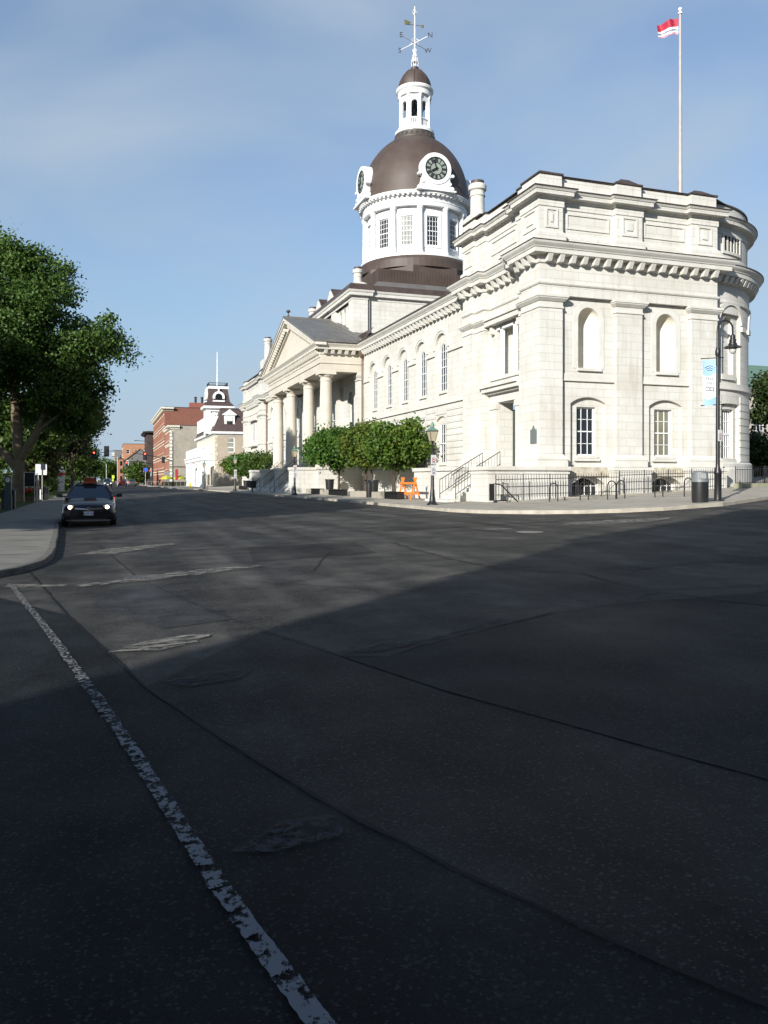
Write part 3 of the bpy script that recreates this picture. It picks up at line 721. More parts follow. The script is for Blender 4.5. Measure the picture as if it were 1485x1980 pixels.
w = B(); w.tube([(21.12, 67.6, .5), (21.12, 67.6, 12.4)], .07, 8); w.lathe(21.0, 67.55, [(.1, 12.3), (.26, 12.6), (.26, 13.3), (.3, 13.5), (.2, 13.9), (0, 14.0)], 10); w.build('downpipe', PIPE, HALL, smooth=True)
w = B(); w.tube([(21.1, 112.7, .5), (21.1, 112.7, 12.4)], .07, 8); w.box(20.7, 21.2, 112.4, 112.85, 12.4, 13.6); w.build('downpipe', PIPE, HALL)

# ---------------- dome
DX, DY = 30.84, 80.0
def DR(r): return lambda u, z, d: (DX + (r - d) * math.sin(u), DY - (r - d) * math.cos(u), z)
w = B()
w.frustum((DX - 7.4, DX + 7.4, DY - 7.2, DY + 7.4), 19.7, (DX - 6.0, DX + 6.0, DY - 6.0, DY + 6.0), 20.9)
w.build('skirt_roof', GREYROOF, HALL)
w = B()
w.box(DX - 6.1, DX + 6.1, DY - 6.1, DY + 6.1, 20.8, 22.05)
oc = [(DX + 6.15 * math.cos(R(22.5 + 45 * i)), DY + 6.15 * math.sin(R(22.5 + 45 * i))) for i in range(8)]
w.extr([(x, y, 22.0) for x, y in oc], (0, 0, .85))
w.lathe(DX, DY, [(5.95, 22.8), (5.95, 23.6), (5.75, 23.95)], 64)
for i in range(40):        # standing seams
    t = -6.1 + 12.2 * i / 39
    w.box(DX + t - .02, DX + t + .02, DY - 6.13, DY - 6.05, 20.8, 22.06); w.box(DX - 6.13, DX - 6.05, DY + t - .02, DY + t + .02, 20.8, 22.06)
w.build('drum_base', COPPER, HALL)
w = B()
P_ = DR(5.05)
wa = [R(30 * i) for i in range(12)]
w.wall(P_, 0 - R(15), R(345), 23.9, 29.1, [op(t, 1.3 / 5.05, 25.1, 28.05, d=.16) for t in wa], ustep=R(3))
w.lathe(DX, DY, [(5.7, 23.9), (5.7, 24.15), (5.3, 24.3), (5.06, 24.32)], 72, cap=False)
w.lathe(DX, DY, [(5.05, 28.95), (5.52, 28.96), (5.56, 29.15), (5.56, 29.35), (5.60, 29.37), (5.60, 29.42), (5.52, 29.44), (5.52, 29.85), (5.58, 29.86), (5.6, 30.0), (5.98, 30.04), (6.0, 30.18), (6.05, 30.2), (6.08, 30.32), (5.6, 30.42), (5.4, 30.42)], 96, cap=False)
w.blocks(arc(DX, DY, 5.52, 0, 2 * math.pi, 72), .5, .22, 0, .42, 29.88, 30.03)
w.build('drum', WHITE, HALL, smooth=True, ang=25)
for t in wa:
    w = B(); P2 = DR(5.05)
    h = .65 / 5.05
    for a, b_, c, d in ((-h - .045, h + .045, 28.05, 28.35), (-h - .045, h + .045, 24.9, 25.1), (-h - .045, -h, 25.1, 28.05), (h, h + .045, 25.1, 28.05)):
        w.pbox(P2, t + a, t + b_, c, d, -.09, .05, 2)
    sw = window(DR(5.05), op(t, 1.3 / 5.05, 25.1, 28.05), .1, 4, 6, us=1 / 5.05, nu=4, glass=SILVERGL if abs(t - R(330)) < .01 else GLASS, bar=.034, fw=.09, name='drum_window')
    w.build('architrave', WHITE, sw)
    tc_ = t + R(15)
    w = B(); cx, cy = DX + 5.28 * math.sin(tc_), DY - 5.28 * math.cos(tc_)
    w.lathe(cx, cy, [(.40, 24.15), (.40, 24.35), (.31, 24.42), (.28, 24.5), (.26, 26.5), (.235, 28.5), (.27, 28.52), (.27, 28.58), (.24, 28.6), (.34, 28.75), (.36, 28.96)], 16)
    w.build('drum_column', WHITE, HALL, smooth=True, ang=35)
w = B()
prof = []
for i in range(25):
    z = 30.4 + (37.45 - 30.4) * (i / 24) ** .8; prof.append((5.68 * math.sqrt(max(0, 1 - ((max(z, 31.0) - 31.0) / 6.85) ** 2)), z))
prof[0] = (5.68, 30.38)
w.lathe(DX, DY, prof, 96, cap=False)
w.build('dome', COPPER, HALL, smooth=True)
w = B()
w.lathe(DX, DY, [(2.35, 37.2), (2.38, 37.35), (2.15, 37.5), (2.0, 37.9), (2.0, 38.05)], 40)
for i in range(24): t = 2 * math.pi * i / 24; w.box(DX + 2.08 * math.cos(t) - .06, DX + 2.08 * math.cos(t) + .06, DY + 2.08 * math.sin(t) - .06, DY + 2.08 * math.sin(t) + .06, 37.5, 37.85)
w.build('dome_collar', mat('dark_copper', (.05, .042, .038), .5, c2=(.08, .065, .055), scale=2), HALL, smooth=True, ang=30)
# lantern
LT = B()
LT.lathe(DX, DY, [(2.02, 38.0), (2.1, 38.05), (2.1, 38.3), (1.85, 38.5), (1.7, 38.55)], 40)
for i in range(8):
    t = R(45 * i + 22.5); nx, ny = math.sin(t), -math.cos(t); tx, ty = math.cos(t), math.sin(t)
    P3 = lambda u, z, d, nx=nx, ny=ny, tx=tx, ty=ty: (DX + nx * (1.52 - d) + tx * u, DY + ny * (1.52 - d) + ty * u, z)
    LT.wall(P3, -.64, .64, 38.4, 42.0, [op(0, .66, 39.55, 41.35, 'r', d=.22)] + [op(-.27 + .18 * k, .09, 38.85, 39.35, d=.1) for k in range(4)])
    LT.pbox(P3, -.42, .42, 39.38, 39.5, -.06, .1)
    t2 = t + R(22.5)
    cx, cy = DX + 1.62 * math.sin(t2), DY - 1.62 * math.cos(t2)
    LT.lathe(cx, cy, [(.2, 38.5), (.2, 38.65), (.14, 38.7), (.12, 41.6), (.2, 41.8), (.2, 42.0)], 10)
LT.lathe(DX, DY, [(1.5, 41.98), (1.78, 42.0), (1.8, 42.45), (1.95, 42.6), (2.0, 42.8), (1.95, 42.9), (1.5, 43.0)], 40)
LT.build('lantern', WHITE, HALL, smooth=True, ang=25)
w = B(); w.lathe(DX, DY, [(.0, 41.3), (.2, 41.28), (.36, 41.0), (.45, 40.4), (.62, 40.1), (.6, 40.05), (0, 40.3)], 20); w.tube([(DX, DY, 38.4), (DX, DY, 42)], .12, 8); w.lathe(DX, DY, [(0, 38.9), (1.3, 38.9)], 12)
w.build('bell', mat('dark_bronze', (.05, .05, .045), .5), HALL, smooth=True)
w = B()
pr2 = [(1.72 * math.sqrt(max(0, 1 - (i / 16 * .965) ** 2)), 42.9 + 2.15 * (i / 16)) for i in range(17)]
w.lathe(DX, DY, pr2 + [(.42, 45.05), (.45, 45.2), (.42, 45.35), (.2, 45.4)], 40)
for i in range(8):
    t = R(45 * i + 22.5)
    w.tube([(DX + r * 1.01 * math.sin(t), DY - r * 1.01 * math.cos(t), z) for r, z in pr2[:-1]], .05, 5, False)
w.build('lantern_dome', COPPER, HALL, smooth=True, ang=35)
# weathervane
va = B(); va.tube([(DX, DY, 45.3), (DX, DY, 46.5), (DX, DY, 49.5), (DX, DY, 51.9)], [.12, .09, .07, .04], 8)
for i in range(8):
    t = R(45 * i); q = lambda r, z: (DX + r * math.sin(t), DY - r * math.cos(t), z)
    va.tube([q(.36, 45.4), q(.38, 45.9), q(.22, 46.5), q(.12, 47.0), q(.24, 47.3)], .03, 5)
for z in (45.9, 46.5): va.lathe(DX, DY, [(.36 if z < 46 else .22, z), (.40 if z < 46 else .26, z + .04), (.36 if z < 46 else .22, z + .08)], 16)
for z in (51.1, 51.5): va.lathe(DX, DY, [(.0, z - .2), (.16, z), (.0, z + .2)], 8)
for i in range(4):
    t = R(90 * i); va.tube([(DX + .1 * math.sin(t), DY - .1 * math.cos(t), 51.0), (DX + .3 * math.sin(t), DY - .3 * math.cos(t), 51.2), (DX + .12 * math.sin(t), DY - .12 * math.cos(t), 51.45)], .025, 5)
dN = Vector((.46, -.888, 0)); dE = Vector((-.888, -.46, 0)); c0 = Vector((DX, DY, 48.0))
for d_ in (dN, -dN, dE, -dE):
    va.tube([tuple(c0), tuple(c0 + d_ * 1.95)], .045, 6)
    up = Vector((0, 0, 1))
    va.tube([tuple(c0 + d_ * .25 + up * .35), tuple(c0 + d_ * .5 + up * .12), tuple(c0 + d_ * .6)], .03, 5)
va = va.build('weathervane', WHITE, HALL, smooth=True)
w = B()
for d_, ch in ((dN, 'N'), (-dN, 'S'), (dE, 'E'), (-dE, 'W')):
    p = c0 + d_ * 2.15; text_mesh(w, ch, .75, frame(tuple(p), (.94, -.35, 0), (0, 0, 1)), .03)
w.build('letters', BLACK, va)
w = B(); a0 = Vector((-.88, .12, .02)).normalized(); c1 = Vector((DX, DY, 49.9)); up = Vector((0, 0, 1))
w.tube([tuple(c1 - a0 * 1.0), tuple(c1 + a0 * .9)], .03, 6)
w.extr([tuple(c1 + a0 * .45 - up * .02), tuple(c1 + a0 * 1.1 - up * .05), tuple(c1 + a0 * 1.15 + up * .45), tuple(c1 + a0 * .45 + up * .3)], (.02, .05, 0))
w.extr([tuple(c1 - a0 * .7 - up * .15), tuple(c1 - a0 * 1.0 - up * .15), tuple(c1 - a0 * 1.0 + up * .15), tuple(c1 - a0 * .8 + up * .15)], (.02, .05, 0))
w.build('arrow', mat('gilded_metal', (.32, .27, .10), .4, c2=(.10, .12, .06), scale=3, metal=.6), va)
# clocks
FACE = mat('greenish_clock_face', (.27, .31, .26), .35, c2=(.21, .24, .20), scale=2)
FACED = mat('dark_clock_metal', (.03, .035, .034), .5)
for ti in range(4):
    t = R(90 * ti); n_ = Vector((math.sin(t), -math.cos(t), 0)); tx_ = Vector((math.cos(t), math.sin(t), 0)); up = Vector((0, 0, 1))
    C0 = Vector((DX, DY, 32.5)) + n_ * 5.95
    def at(u, v, d=0): u *= .98; v *= .95; p = C0 + tx_ * u + up * v - n_ * d; return (p.x, p.y, p.z)
    def ring(b, r0, r1, d0, d1, n=48):
        for i in range(n):
            a0_, a1_ = 2 * math.pi * i / n, 2 * math.pi * (i + 1) / n
            q = [(r0 * math.cos(a0_), r0 * math.sin(a0_)), (r1 * math.cos(a0_), r1 * math.sin(a0_)), (r1 * math.cos(a1_), r1 * math.sin(a1_)), (r0 * math.cos(a1_), r0 * math.sin(a1_))]
            b.hexa([at(u, v, d0) for u, v in q] + [at(u, v, d1) for u, v in q])
    b = B()
    ring(b, 1.22, 1.62, -.06, 2.4); ring(b, 1.62, 1.66, 0, 1.0)
    outl = [(-2.0, -2.36), (2.0, -2.36), (2.0, -2.2), (1.75, -2.0), (1.6, -1.6), (1.5, -.9), (1.75, -.55), (1.5, -.4), (1.3, -.2), (-1.3, -.2), (-1.5, -.4), (-1.75, -.55), (-1.5, -.9), (-1.6, -1.6), (-1.75, -2.0), (-2.0, -2.2)]
    b.extr([at(u, v, .02) for u, v in outl], tuple(-n_ * 2.0))
    b.extr([at(u, v, -.25) for u, v in [(-2.1, -2.37), (2.1, -2.37), (2.1, -2.2), (-2.1, -2.2)]], tuple(-n_ * 1.4))
    for sg in (-1, 1):
        for (u, v, r_) in ((1.78, -.62, .17), (1.72, -1.98, .22), (1.5, -1.5, .16)):
            cc = [(sg * u + r_ * math.cos(2 * math.pi * k / 14), v + r_ * math.sin(2 * math.pi * k / 14)) for k in range(14)]
            b.extr([at(x, y, -.1) for x, y in cc], tuple(-n_ * .5))
        b.extr([at(x, y, -.06) for x, y in [(sg * .95, -2.1), (sg * 1.35, -2.1), (sg * 1.35, -1.6)]], tuple(-n_ * .2))
    ck = b.build('clock', WHITE, HALL)
    b = B(); b.poly([at(1.22 * math.cos(2 * math.pi * i / 48), 1.22 * math.sin(2 * math.pi * i / 48), .0) for i in range(48)]); b.build('clock_face', FACE, ck)
    b = B(); ring(b, 1.08, 1.24, -.03, .01); ring(b, .60, .67, -.03, .01)
    NUM = {1: 1, 2: 2, 3: 3, 4: 3, 5: 2, 6: 3, 7: 4, 8: 4, 9: 3, 10: 2, 11: 3, 12: 4}
    for h in range(1, 13):
        th = math.pi / 2 - 2 * math.pi * h / 12; er, et = (math.cos(th), math.sin(th)), (-math.sin(th), math.cos(th))
        k = NUM[h]
        for j in range(k):
            o_ = (j - (k - 1) / 2) * .088
            q = [(er[0] * r_ + et[0] * (o_ + s_ * .034), er[1] * r_ + et[1] * (o_ + s_ * .034)) for r_, s_ in ((.66, -1), (1.13, -1), (1.13, 1), (.66, 1))]
            b.hexa([at(u, v, -.03) for u, v in q] + [at(u, v, .005) for u, v in q])
    b.build('numerals', FACED, ck)
    b = B()
    for ang, ln, wd in ((90 - 342, 1.08, .07), (90 - 238.5, .62, .11)):
        th = R(ang); er, et = (math.cos(th), math.sin(th)), (-math.sin(th), math.cos(th))
        q = [(er[0] * -.2 + et[0] * wd * .6, er[1] * -.2 + et[1] * wd * .6), (er[0] * -.2 - et[0] * wd * .6, er[1] * -.2 - et[1] * wd * .6), (er[0] * ln * .8 - et[0] * wd, er[1] * ln * .8 - et[1] * wd), (er[0] * ln, er[1] * ln), (er[0] * ln * .8 + et[0] * wd, er[1] * ln * .8 + et[1] * wd)]
        b.extr([at(u, v, -.07) for u, v in q], tuple(-n_ * -.02))
    b.build('clock_hands', mat('black_clock_hand', (.006, .006, .007), .6), ck)

# ---------------- raised terraces and steps at the side door
w = B()
w.box(17.42, 21.9, 35.36, 37.30, .2, 2.05); w.box(17.34, 22.0, 35.26, 37.36, 2.07, 2.27); w.box(17.38, 21.95, 35.31, 37.3, 1.9, 2.0)
w.box(17.42, 21.2, 39.66, 45.3, .2, 2.07); w.box(17.34, 21.2, 39.62, 45.4, 2.09, 2.30)
w.box(19.3, 21.05, 37.3, 39.66, .3, 2.26)
for i in range(9): w.box(16.45 + i * .33, 16.45 + (i + 1) * .33 - .001 if i < 8 else 19.30, 37.36, 39.60, .2, .62 + i * .185)
w.box(16.0, 16.448, 37.1, 40.0, .2, .6)
w.build('terrace', STONE, HALL)

# ================================================================== GROUND
def asphalt(name, c1, c2, c3, spk=0.5):
    m, n, l, p = nodes_of(name)
    g = n.new('ShaderNodeNewGeometry')
    def noise(sc, det=4, rough=.6):
        z = n.new('ShaderNodeTexNoise'); z.inputs['Scale'].default_value = sc; z.inputs['Detail'].default_value = det; z.inputs['Roughness'].default_value = rough
        l.new(g.outputs['Position'], z.inputs['Vector']); return z.outputs['Fac']
    def ramp(src, a, b, ca, cb):
        r = n.new('ShaderNodeValToRGB'); r.color_ramp.elements[0].position = a; r.color_ramp.elements[1].position = b
        r.color_ramp.elements[0].color = (*ca, 1); r.color_ramp.elements[1].color = (*cb, 1); l.new(src, r.inputs[0]); return r.outputs[0]
    big = ramp(noise(.35, 5, .62), .38, .64, c1, c2)
    def mulmix(a, fac):
        q = n.new('ShaderNodeMix'); q.data_type = 'RGBA'; q.blend_type = 'MULTIPLY'; q.inputs[0].default_value = 1; l.new(a, q.inputs[6]); l.new(fac, q.inputs[7]); return q.outputs[2]
    big = mulmix(big, ramp(noise(1.1, 8, .68), .36, .66, (.50, .50, .50), (1.55, 1.52, 1.45)))
    mpn = n.new('ShaderNodeMapping'); mpn.inputs['Scale'].default_value = (.9, .07, 1); mpn.inputs['Rotation'].default_value = (0, 0, .12); l.new(g.outputs['Position'], mpn.inputs[0])
    zt = n.new('ShaderNodeTexNoise'); zt.inputs['Scale'].default_value = 1.3; zt.inputs['Detail'].default_value = 5; l.new(mpn.outputs[0], zt.inputs['Vector'])
    big = mulmix(big, ramp(zt.outputs['Fac'], .40, .62, (.68, .68, .68), (1.36, 1.34, 1.30)))
    oil = ramp(noise(2.6, 4, .5), .66, .72, (1, 1, 1), (.55, .55, .55)); big = mulmix(big, oil)
    fine = noise(95, 3, .7)
    mul = n.new('ShaderNodeMix'); mul.data_type = 'RGBA'; mul.blend_type = 'MULTIPLY'; mul.inputs[0].default_value = 1
    l.new(big, mul.inputs[6]); l.new(ramp(fine, .35, .62, (.45,) * 3, (1.45,) * 3), mul.inputs[7])
    v = n.new('ShaderNodeTexVoronoi'); v.inputs['Scale'].default_value = 85; l.new(g.outputs['Position'], v.inputs['Vector'])
    sp = n.new('ShaderNodeSeparateColor'); l.new(v.outputs['Color'], sp.inputs[0])
    speck = ramp(sp.outputs[0], .86, .97, (0,) * 3, (spk,) * 3)
    mx = n.new('ShaderNodeMix'); mx.data_type = 'RGBA'; mx.inputs[7].default_value = (*c3, 1)
    l.new(speck, mx.inputs[0]); l.new(mul.outputs[2], mx.inputs[6]); l.new(mx.outputs[2], p.inputs['Base Color'])
    p.inputs['Specular IOR Level'].default_value = .12
    rr = n.new('ShaderNodeMapRange'); rr.inputs[3].default_value = .5; rr.inputs[4].default_value = .92; l.new(noise(.5, 4), rr.inputs[0]); l.new(rr.outputs[0], p.inputs['Roughness'])
    b = n.new('ShaderNodeBump'); b.inputs['Strength'].default_value = .7; b.inputs['Distance'].default_value = .008
    l.new(noise(140, 3, .8), b.inputs['Height']); l.new(b.outputs[0], p.inputs['Normal'])
    MATS[name] = m; return m
ASPH = asphalt('worn_asphalt', (.031, .0302, .0285), (.054, .0525, .0495), (.14, .135, .13))
ASPH2 = asphalt('shade_darkened_asphalt', (.0065, .0085, .0105), (.0125, .0150, .0170), (.07, .08, .085), .4)  # foreground patches: shadow's darkness and blue cast put into the asphalt colour
ASPH3 = asphalt('brown_grey_asphalt', (.014, .0138, .0135), (.028, .027, .0255), (.13, .12, .11), .4)
CONC = mat('pale_concrete', (.36, .33, .275), .85, c2=(.27, .245, .20), scale=.9, bump=.25, bscale=40, spec=.25, detail=9)
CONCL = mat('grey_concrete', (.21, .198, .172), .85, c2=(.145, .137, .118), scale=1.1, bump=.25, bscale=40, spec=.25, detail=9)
KERB = mat('kerb_stone', (.42, .385, .32), .85, c2=(.27, .245, .20), scale=2.5, bump=.3, bscale=25, spec=.25, detail=8)
SEAM = mat('tar_seam', (.009, .009, .010), .75, spec=.2)
def paint(name, cov, sc, c=(.50, .49, .46), soft=.04, st=(.55, 1.6, 1)):
    m, n, l, p = nodes_of(name)
    p.inputs['Base Color'].default_value = (*c, 1); p.inputs['Roughness'].default_value = .8; p.inputs['Specular IOR Level'].default_value = .2
    g = n.new('ShaderNodeNewGeometry'); z = n.new('ShaderNodeTexNoise'); z.inputs['Scale'].default_value = sc; z.inputs['Detail'].default_value = 9; z.inputs['Roughness'].default_value = .72
    mp = n.new('ShaderNodeMapping'); mp.inputs['Scale'].default_value = st; l.new(g.outputs['Position'], mp.inputs[0]); l.new(mp.outputs[0], z.inputs['Vector'])
    r = n.new('ShaderNodeValToRGB'); r.color_ramp.elements[0].position = cov; r.color_ramp.elements[1].position = cov + soft
    l.new(z.outputs['Fac'], r.inputs[0])
    t = n.new('ShaderNodeBsdfTransparent'); mx = n.new('ShaderNodeMixShader')
    l.new(r.outputs[0], mx.inputs[0]); l.new(t.outputs[0], mx.inputs[1]); l.new(p.outputs[0], mx.inputs[2])
    l.new(mx.outputs[0], n['Material Output'].inputs['Surface']); MATS[name] = m; return m
PAINT1 = paint('worn_road_paint', .435, 17, (.18, .185, .195), .05, (1, .8, 1)); PAINT5 = paint('patchy_road_paint', .475, 20, (.18, .185, .19), .06, (1, .9, 1)); PAINT4 = paint('very_worn_road_paint', .48, 26, (.19, .19, .185), .08, (1, 1, 1)); PAINT2 = paint('faded_road_paint', .43, 7, (.21, .20, .175), .16, (.6, 1.5, 1)); PAINT3 = paint('half_gone_road_paint', .42, 16, (.052, .055, .058), .2, (1, 1, 1))

def surf(name, pts, fz, m, dz=0.0, kind='structure'):
    """thin level sheet from a plan outline, following a height function, cut at the breaks of that function"""
    b = B()
    xs = [-2, 14, 18, 60]
    P = [tuple(p) for p in pts]
    lo = min(p[0] for p in P); hi = max(p[0] for p in P)
    cuts = [lo] + [x for x in xs if lo < x < hi] + [hi]
    def clip(poly, x, keep):
        out = []
        for i in range(len(poly)):
            a, c = poly[i], poly[(i + 1) % len(poly)]
            ia, ic = (a[0] - x) * keep >= 0, (c[0] - x) * keep >= 0
            if ia: out.append(a)
            if ia != ic: t = (x - a[0]) / (c[0] - a[0]); out.append((x, a[1] + t * (c[1] - a[1])))
        return out
    for a, c in zip(cuts[:-1], cuts[1:]):
        q = clip(clip(P, a, 1), c, -1)
        if len(q) < 3: continue
        tris = tessellate_polygon([[Vector((x, y, 0)) for x, y in q]])
        e = 1e-6
        b.add([(x, y, fz(min(max(x, a + e), c - e)) + dz) for x, y in q], [list(t) for t in tris])
    o = b.build(name, m); 
    if kind: o['kind'] = kind
    me = o.data; bmn = [p.normal.z for p in me.polygons]
    for p in me.polygons:
        if p.normal.z < 0: p.flip()
    return o
surf('ground', [(-3000, -1500), (3000, -1500), (3000, 5000), (-3000, 5000)], lambda x: -.35, mat('dry_ground', (.07, .065, .05), .9, c2=(.05, .06, .035), scale=.05))
surf('road', [(-60, -60), (120, -60), (120, 700), (-60, 700)], zr, ASPH)
KR = [(9.6, 160), (9.9, 140), (10.2, 123), (11.6, 114), (12.4, 90), (13.1, 62), (13.45, 45), (13.4, 33), (13.45, 30.6), (13.75, 29.3), (14.2, 28.2), (15.2, 26.7), (16.4, 25.8), (17.9, 25.2), (19.4, 24.85), (22.3, 25.05), (26.3, 26.9), (40, 31.5), (70, 40)]
surf('pavement', KR + [(70, 160)], zs, CONC)
def kerb(name, path, fz0, fz1, w_=.18, m=KERB, side=1):
    b = B(); P = [Vector(p) for p in path]; k = len(P)
    fine = []
    for a, c in zip(P[:-1], P[1:]):
        n = max(1, int((c - a).length / 1.6))
        for i in range(n): fine.append(a + (c - a) * i / n)
    fine.append(P[-1]); P = fine; k = len(P); rows = []
    for i in range(k):
        d = (P[min(i + 1, k - 1)] - P[max(i - 1, 0)]).normalized(); nn = Vector((-d.y, d.x)) * side
        q = P[i] + nn * w_; jz = .006 * math.sin(i * 2.7)
        a, c = P[i] - nn * .01, P[i] + nn * .015
        rows.append([(a.x, a.y, fz0(a.x) - .05), (a.x, a.y, fz1(a.x) - .015 + jz), (c.x, c.y, fz1(c.x) + .006 + jz), (q.x, q.y, fz1(q.x) + .006 + jz), (q.x, q.y, fz1(q.x) - .02)])
    for r0, r1 in zip(rows[:-1], rows[1:]):
        for j in range(4): b.poly([r0[j], r1[j], r1[j + 1], r0[j + 1]])
    o = b.build(name, m); o['kind'] = 'structure'; return o
kerb('kerb', KR, zr, zs, side=1)
b = B()       # joints between the kerb stones and slabs of the pavement
def ribbon(b, pts, wd, fz, dz, jit=0.0, seed=1):
    rnd = random.Random(seed); P = [Vector((p[0], p[1])) for p in pts]; wv_ = .45 if jit > .004 else .08
    fine = []
    for a, c in zip(P[:-1], P[1:]):
        n = max(1, int((c - a).length / .12)) if jit else max(1, int((c - a).length / 2))
        for i in range(n): fine.append(a + (c - a) * i / n)
    fine.append(P[-1]); rows = []; off = 0
    for i, p in enumerate(fine):
        d = (fine[min(i + 1, len(fine) - 1)] - fine[max(i - 1, 0)]).normalized(); nn = Vector((-d.y, d.x))
        off = off * .85 + rnd.uniform(-jit, jit); w2 = wd * (rnd.uniform(1 - wv_, 1 + wv_) if jit else 1) / 2
        a, c = p + nn * (off - w2), p + nn * (off + w2)
        rows.append(((a.x, a.y, fz(a.x) + dz), (c.x, c.y, fz(c.x) + dz)))
    for (a, c), (e, f) in zip(rows[:-1], rows[1:]): b.poly([a, c, f, e])
for i in range(24): y = 32 + i * 3.2; ribbon(b, [(13.9, y), (17.3, y)], .02, zs, .004)
ribbon(b, [(15.6, 30), (15.4, 110)], .02, zs, .004)
for i in range(16): x = 16 + i * 2.0; ribbon(b, [(x, 26.2 + max(0, (x - 24) * .42)), (x, 34.6)], .02, zs, .004)
ribbon(b, [(14.5, 30.5), (40, 31.8)], .02, zs, .004)
b.build('pavement_joint', mat('joint_dirt', (.13, .115, .09), .9), kind='structure')
# left pavement, lawn
zl = lambda x: .08
KL = [(-60, 14.0), (-6, 14.1), (-1.95, 14.45), (-1.45, 15.3), (-1.15, 16.6), (-1.08, 18), (-1.14, 20), (-1.35, 25), (-1.66, 31), (-1.75, 40), (-1.9, 170)]
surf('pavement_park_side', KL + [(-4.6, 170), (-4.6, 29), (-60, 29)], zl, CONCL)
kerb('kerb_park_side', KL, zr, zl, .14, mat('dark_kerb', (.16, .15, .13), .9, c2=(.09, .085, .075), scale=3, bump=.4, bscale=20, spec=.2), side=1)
GRASSM = mat('mown_grass', (.035, .055, .015), .9, c2=(.055, .07, .022), scale=5, bump=.6, bscale=60, spec=.1)
surf('lawn', [(-90, 29), (-4.6, 29), (-4.6, 400), (-90, 400)], lambda x: .07, GRASSM)
b = B()
for i in range(30): y = 16 + i * 2.0; ribbon(b, [(-4.5, y + .25), (-1.5, y)], .04, zl, .004)
b.build('pavement_park_side_joint', mat('joint_dirt_dark', (.07, .062, .05), .9), kind='structure')
surf('far_pavement', [(7.5, 186), (7.2, 420), (60, 420), (60, 178), (9.0, 182)], lambda x: .22, CONC)

# asphalt repairs (the darkest toned for the foreground shadow), seams, cracks and worn markings
seamA = [(-1.6, 17.2), (-.46, 10.28), (.27, 6.45), (.68, 4.88), (1.02, 3.77), (1.31, 3.0), (1.5, 2.6), (1.7, 2.16), (1.85, 1.89), (2.3, .9), (2.9, -.6)]
seamB = [(-.2, 21), (.07, 17.9), (.48, 13.5), (1.13, 9.93), (1.53, 8.34), (1.95, 6.86), (2.36, 5.41), (2.67, 4.61), (2.91, 3.97), (3.19, 3.26), (4.1, .6)]
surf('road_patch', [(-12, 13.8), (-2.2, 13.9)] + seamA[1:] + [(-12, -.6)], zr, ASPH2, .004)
surf('road_trench_patch', seamA[1:] + [(4.1, .6)] + seamB[1:-1][::-1], zr, ASPH3 if False else ASPH2, .0045) if False else None
surf('road_strip', seamB[4:] + [(2.9, -.6)] + [(2.3, .9), (1.85, 1.89), (1.5, 2.6), (1.02, 3.77), (.68, 4.88), (.27, 6.45)], zr, ASPH3, .004)
crackC = [(1.95, 6.86), (2.31, 6.68), (2.91, 7.03), (3.82, 7.54), (4.77, 8.02), (5.75, 8.24)]
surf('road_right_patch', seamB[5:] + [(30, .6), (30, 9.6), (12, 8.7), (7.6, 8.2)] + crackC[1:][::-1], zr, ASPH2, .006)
b = B()
ribbon(b, seamA, .020, zr, .012, .005, 3); ribbon(b, seamB, .016, zr, .012, .005, 4)
for i, (c, wd) in enumerate([(crackC, .03), ([(6.3, 17.76), (6.0, 14.0), (6.26, 12.0), (6.99, 10.83), (6.89, 9.88), (6.84, 8.78), (7.21, 7.37)], .035), ([(8.47, 8.66), (6.86, 8.92)], .03), ([(10.67, 10.91), (9.52, 11.27), (8.31, 11.06), (7.96, 10.85)], .035), ([(6.26, 12.0), (5.2, 11.6), (4.7, 11.2)], .025), ([(6.3, 17.7), (8.2, 18.6), (9.8, 18.2)], .03), ([(3.2, 22), (5.2, 19.2), (7.6, 18.4)], .03), ([(5.75, 8.24), (6.84, 8.78)], .02), ([(4.2, 27), (5.0, 22.5), (4.6, 17.0), (3.3, 13.2)], .02), ([(9.0, 26), (9.8, 22.0), (9.9, 18.2), (12.5, 17.5)], .025), ([(1.2, 17.0), (2.6, 17.6), (4.6, 17.0)], .02), ([(6.2, 30), (7.0, 24), (7.6, 18.4)], .022), ([(2.2, 12.2), (3.4, 10.6), (4.6, 9.9)], .018)]):
    ribbon(b, c, wd, zr, .0135, .03, 10 + i)
b.build('road_crack', SEAM, kind='structure')
def fray(b, pts, wd, amp, seed):
    rnd = random.Random(seed); rows = []; P = [Vector(p) for p in pts]; e = [0.0, 0.0]
    for a, c in zip(P[:-1], P[1:]):
        d = (c - a); n = max(2, int(d.length / .016)); d /= d.length; nn = Vector((-d.y, d.x))
        for i in range(n):
            for k in (0, 1): e[k] = e[k] * .72 + rnd.uniform(-amp, amp)
            p = a + (c - a) * i / n; q, r_ = p - nn * (wd / 2 + e[0]), p + nn * (wd / 2 + e[1]); rows.append(((q.x, q.y, zr(q.x) + .016), (r_.x, r_.y, zr(r_.x) + .016)))
    for (a, c), (e_, f) in zip(rows[:-1], rows[1:]): b.poly([a, c, f, e_])
b = B(); fray(b, [(.415, 3.15), (.50, 2.68), (.575, 2.3), (.74, 1.2)], .080, .0035, 71)
b.build('road_marking', PAINT1, kind='structure')
b = B(); fray(b, [(.09, 5.25), (.415, 3.15)], .078, .004, 73); b.build('road_marking', PAINT5, kind='structure')
b = B(); fray(b, [(-1.44, 13.79), (-.54, 8.92), (-.19, 6.9), (.09, 5.25)], .078, .006, 72)
b.build('road_marking', PAINT4, kind='structure')
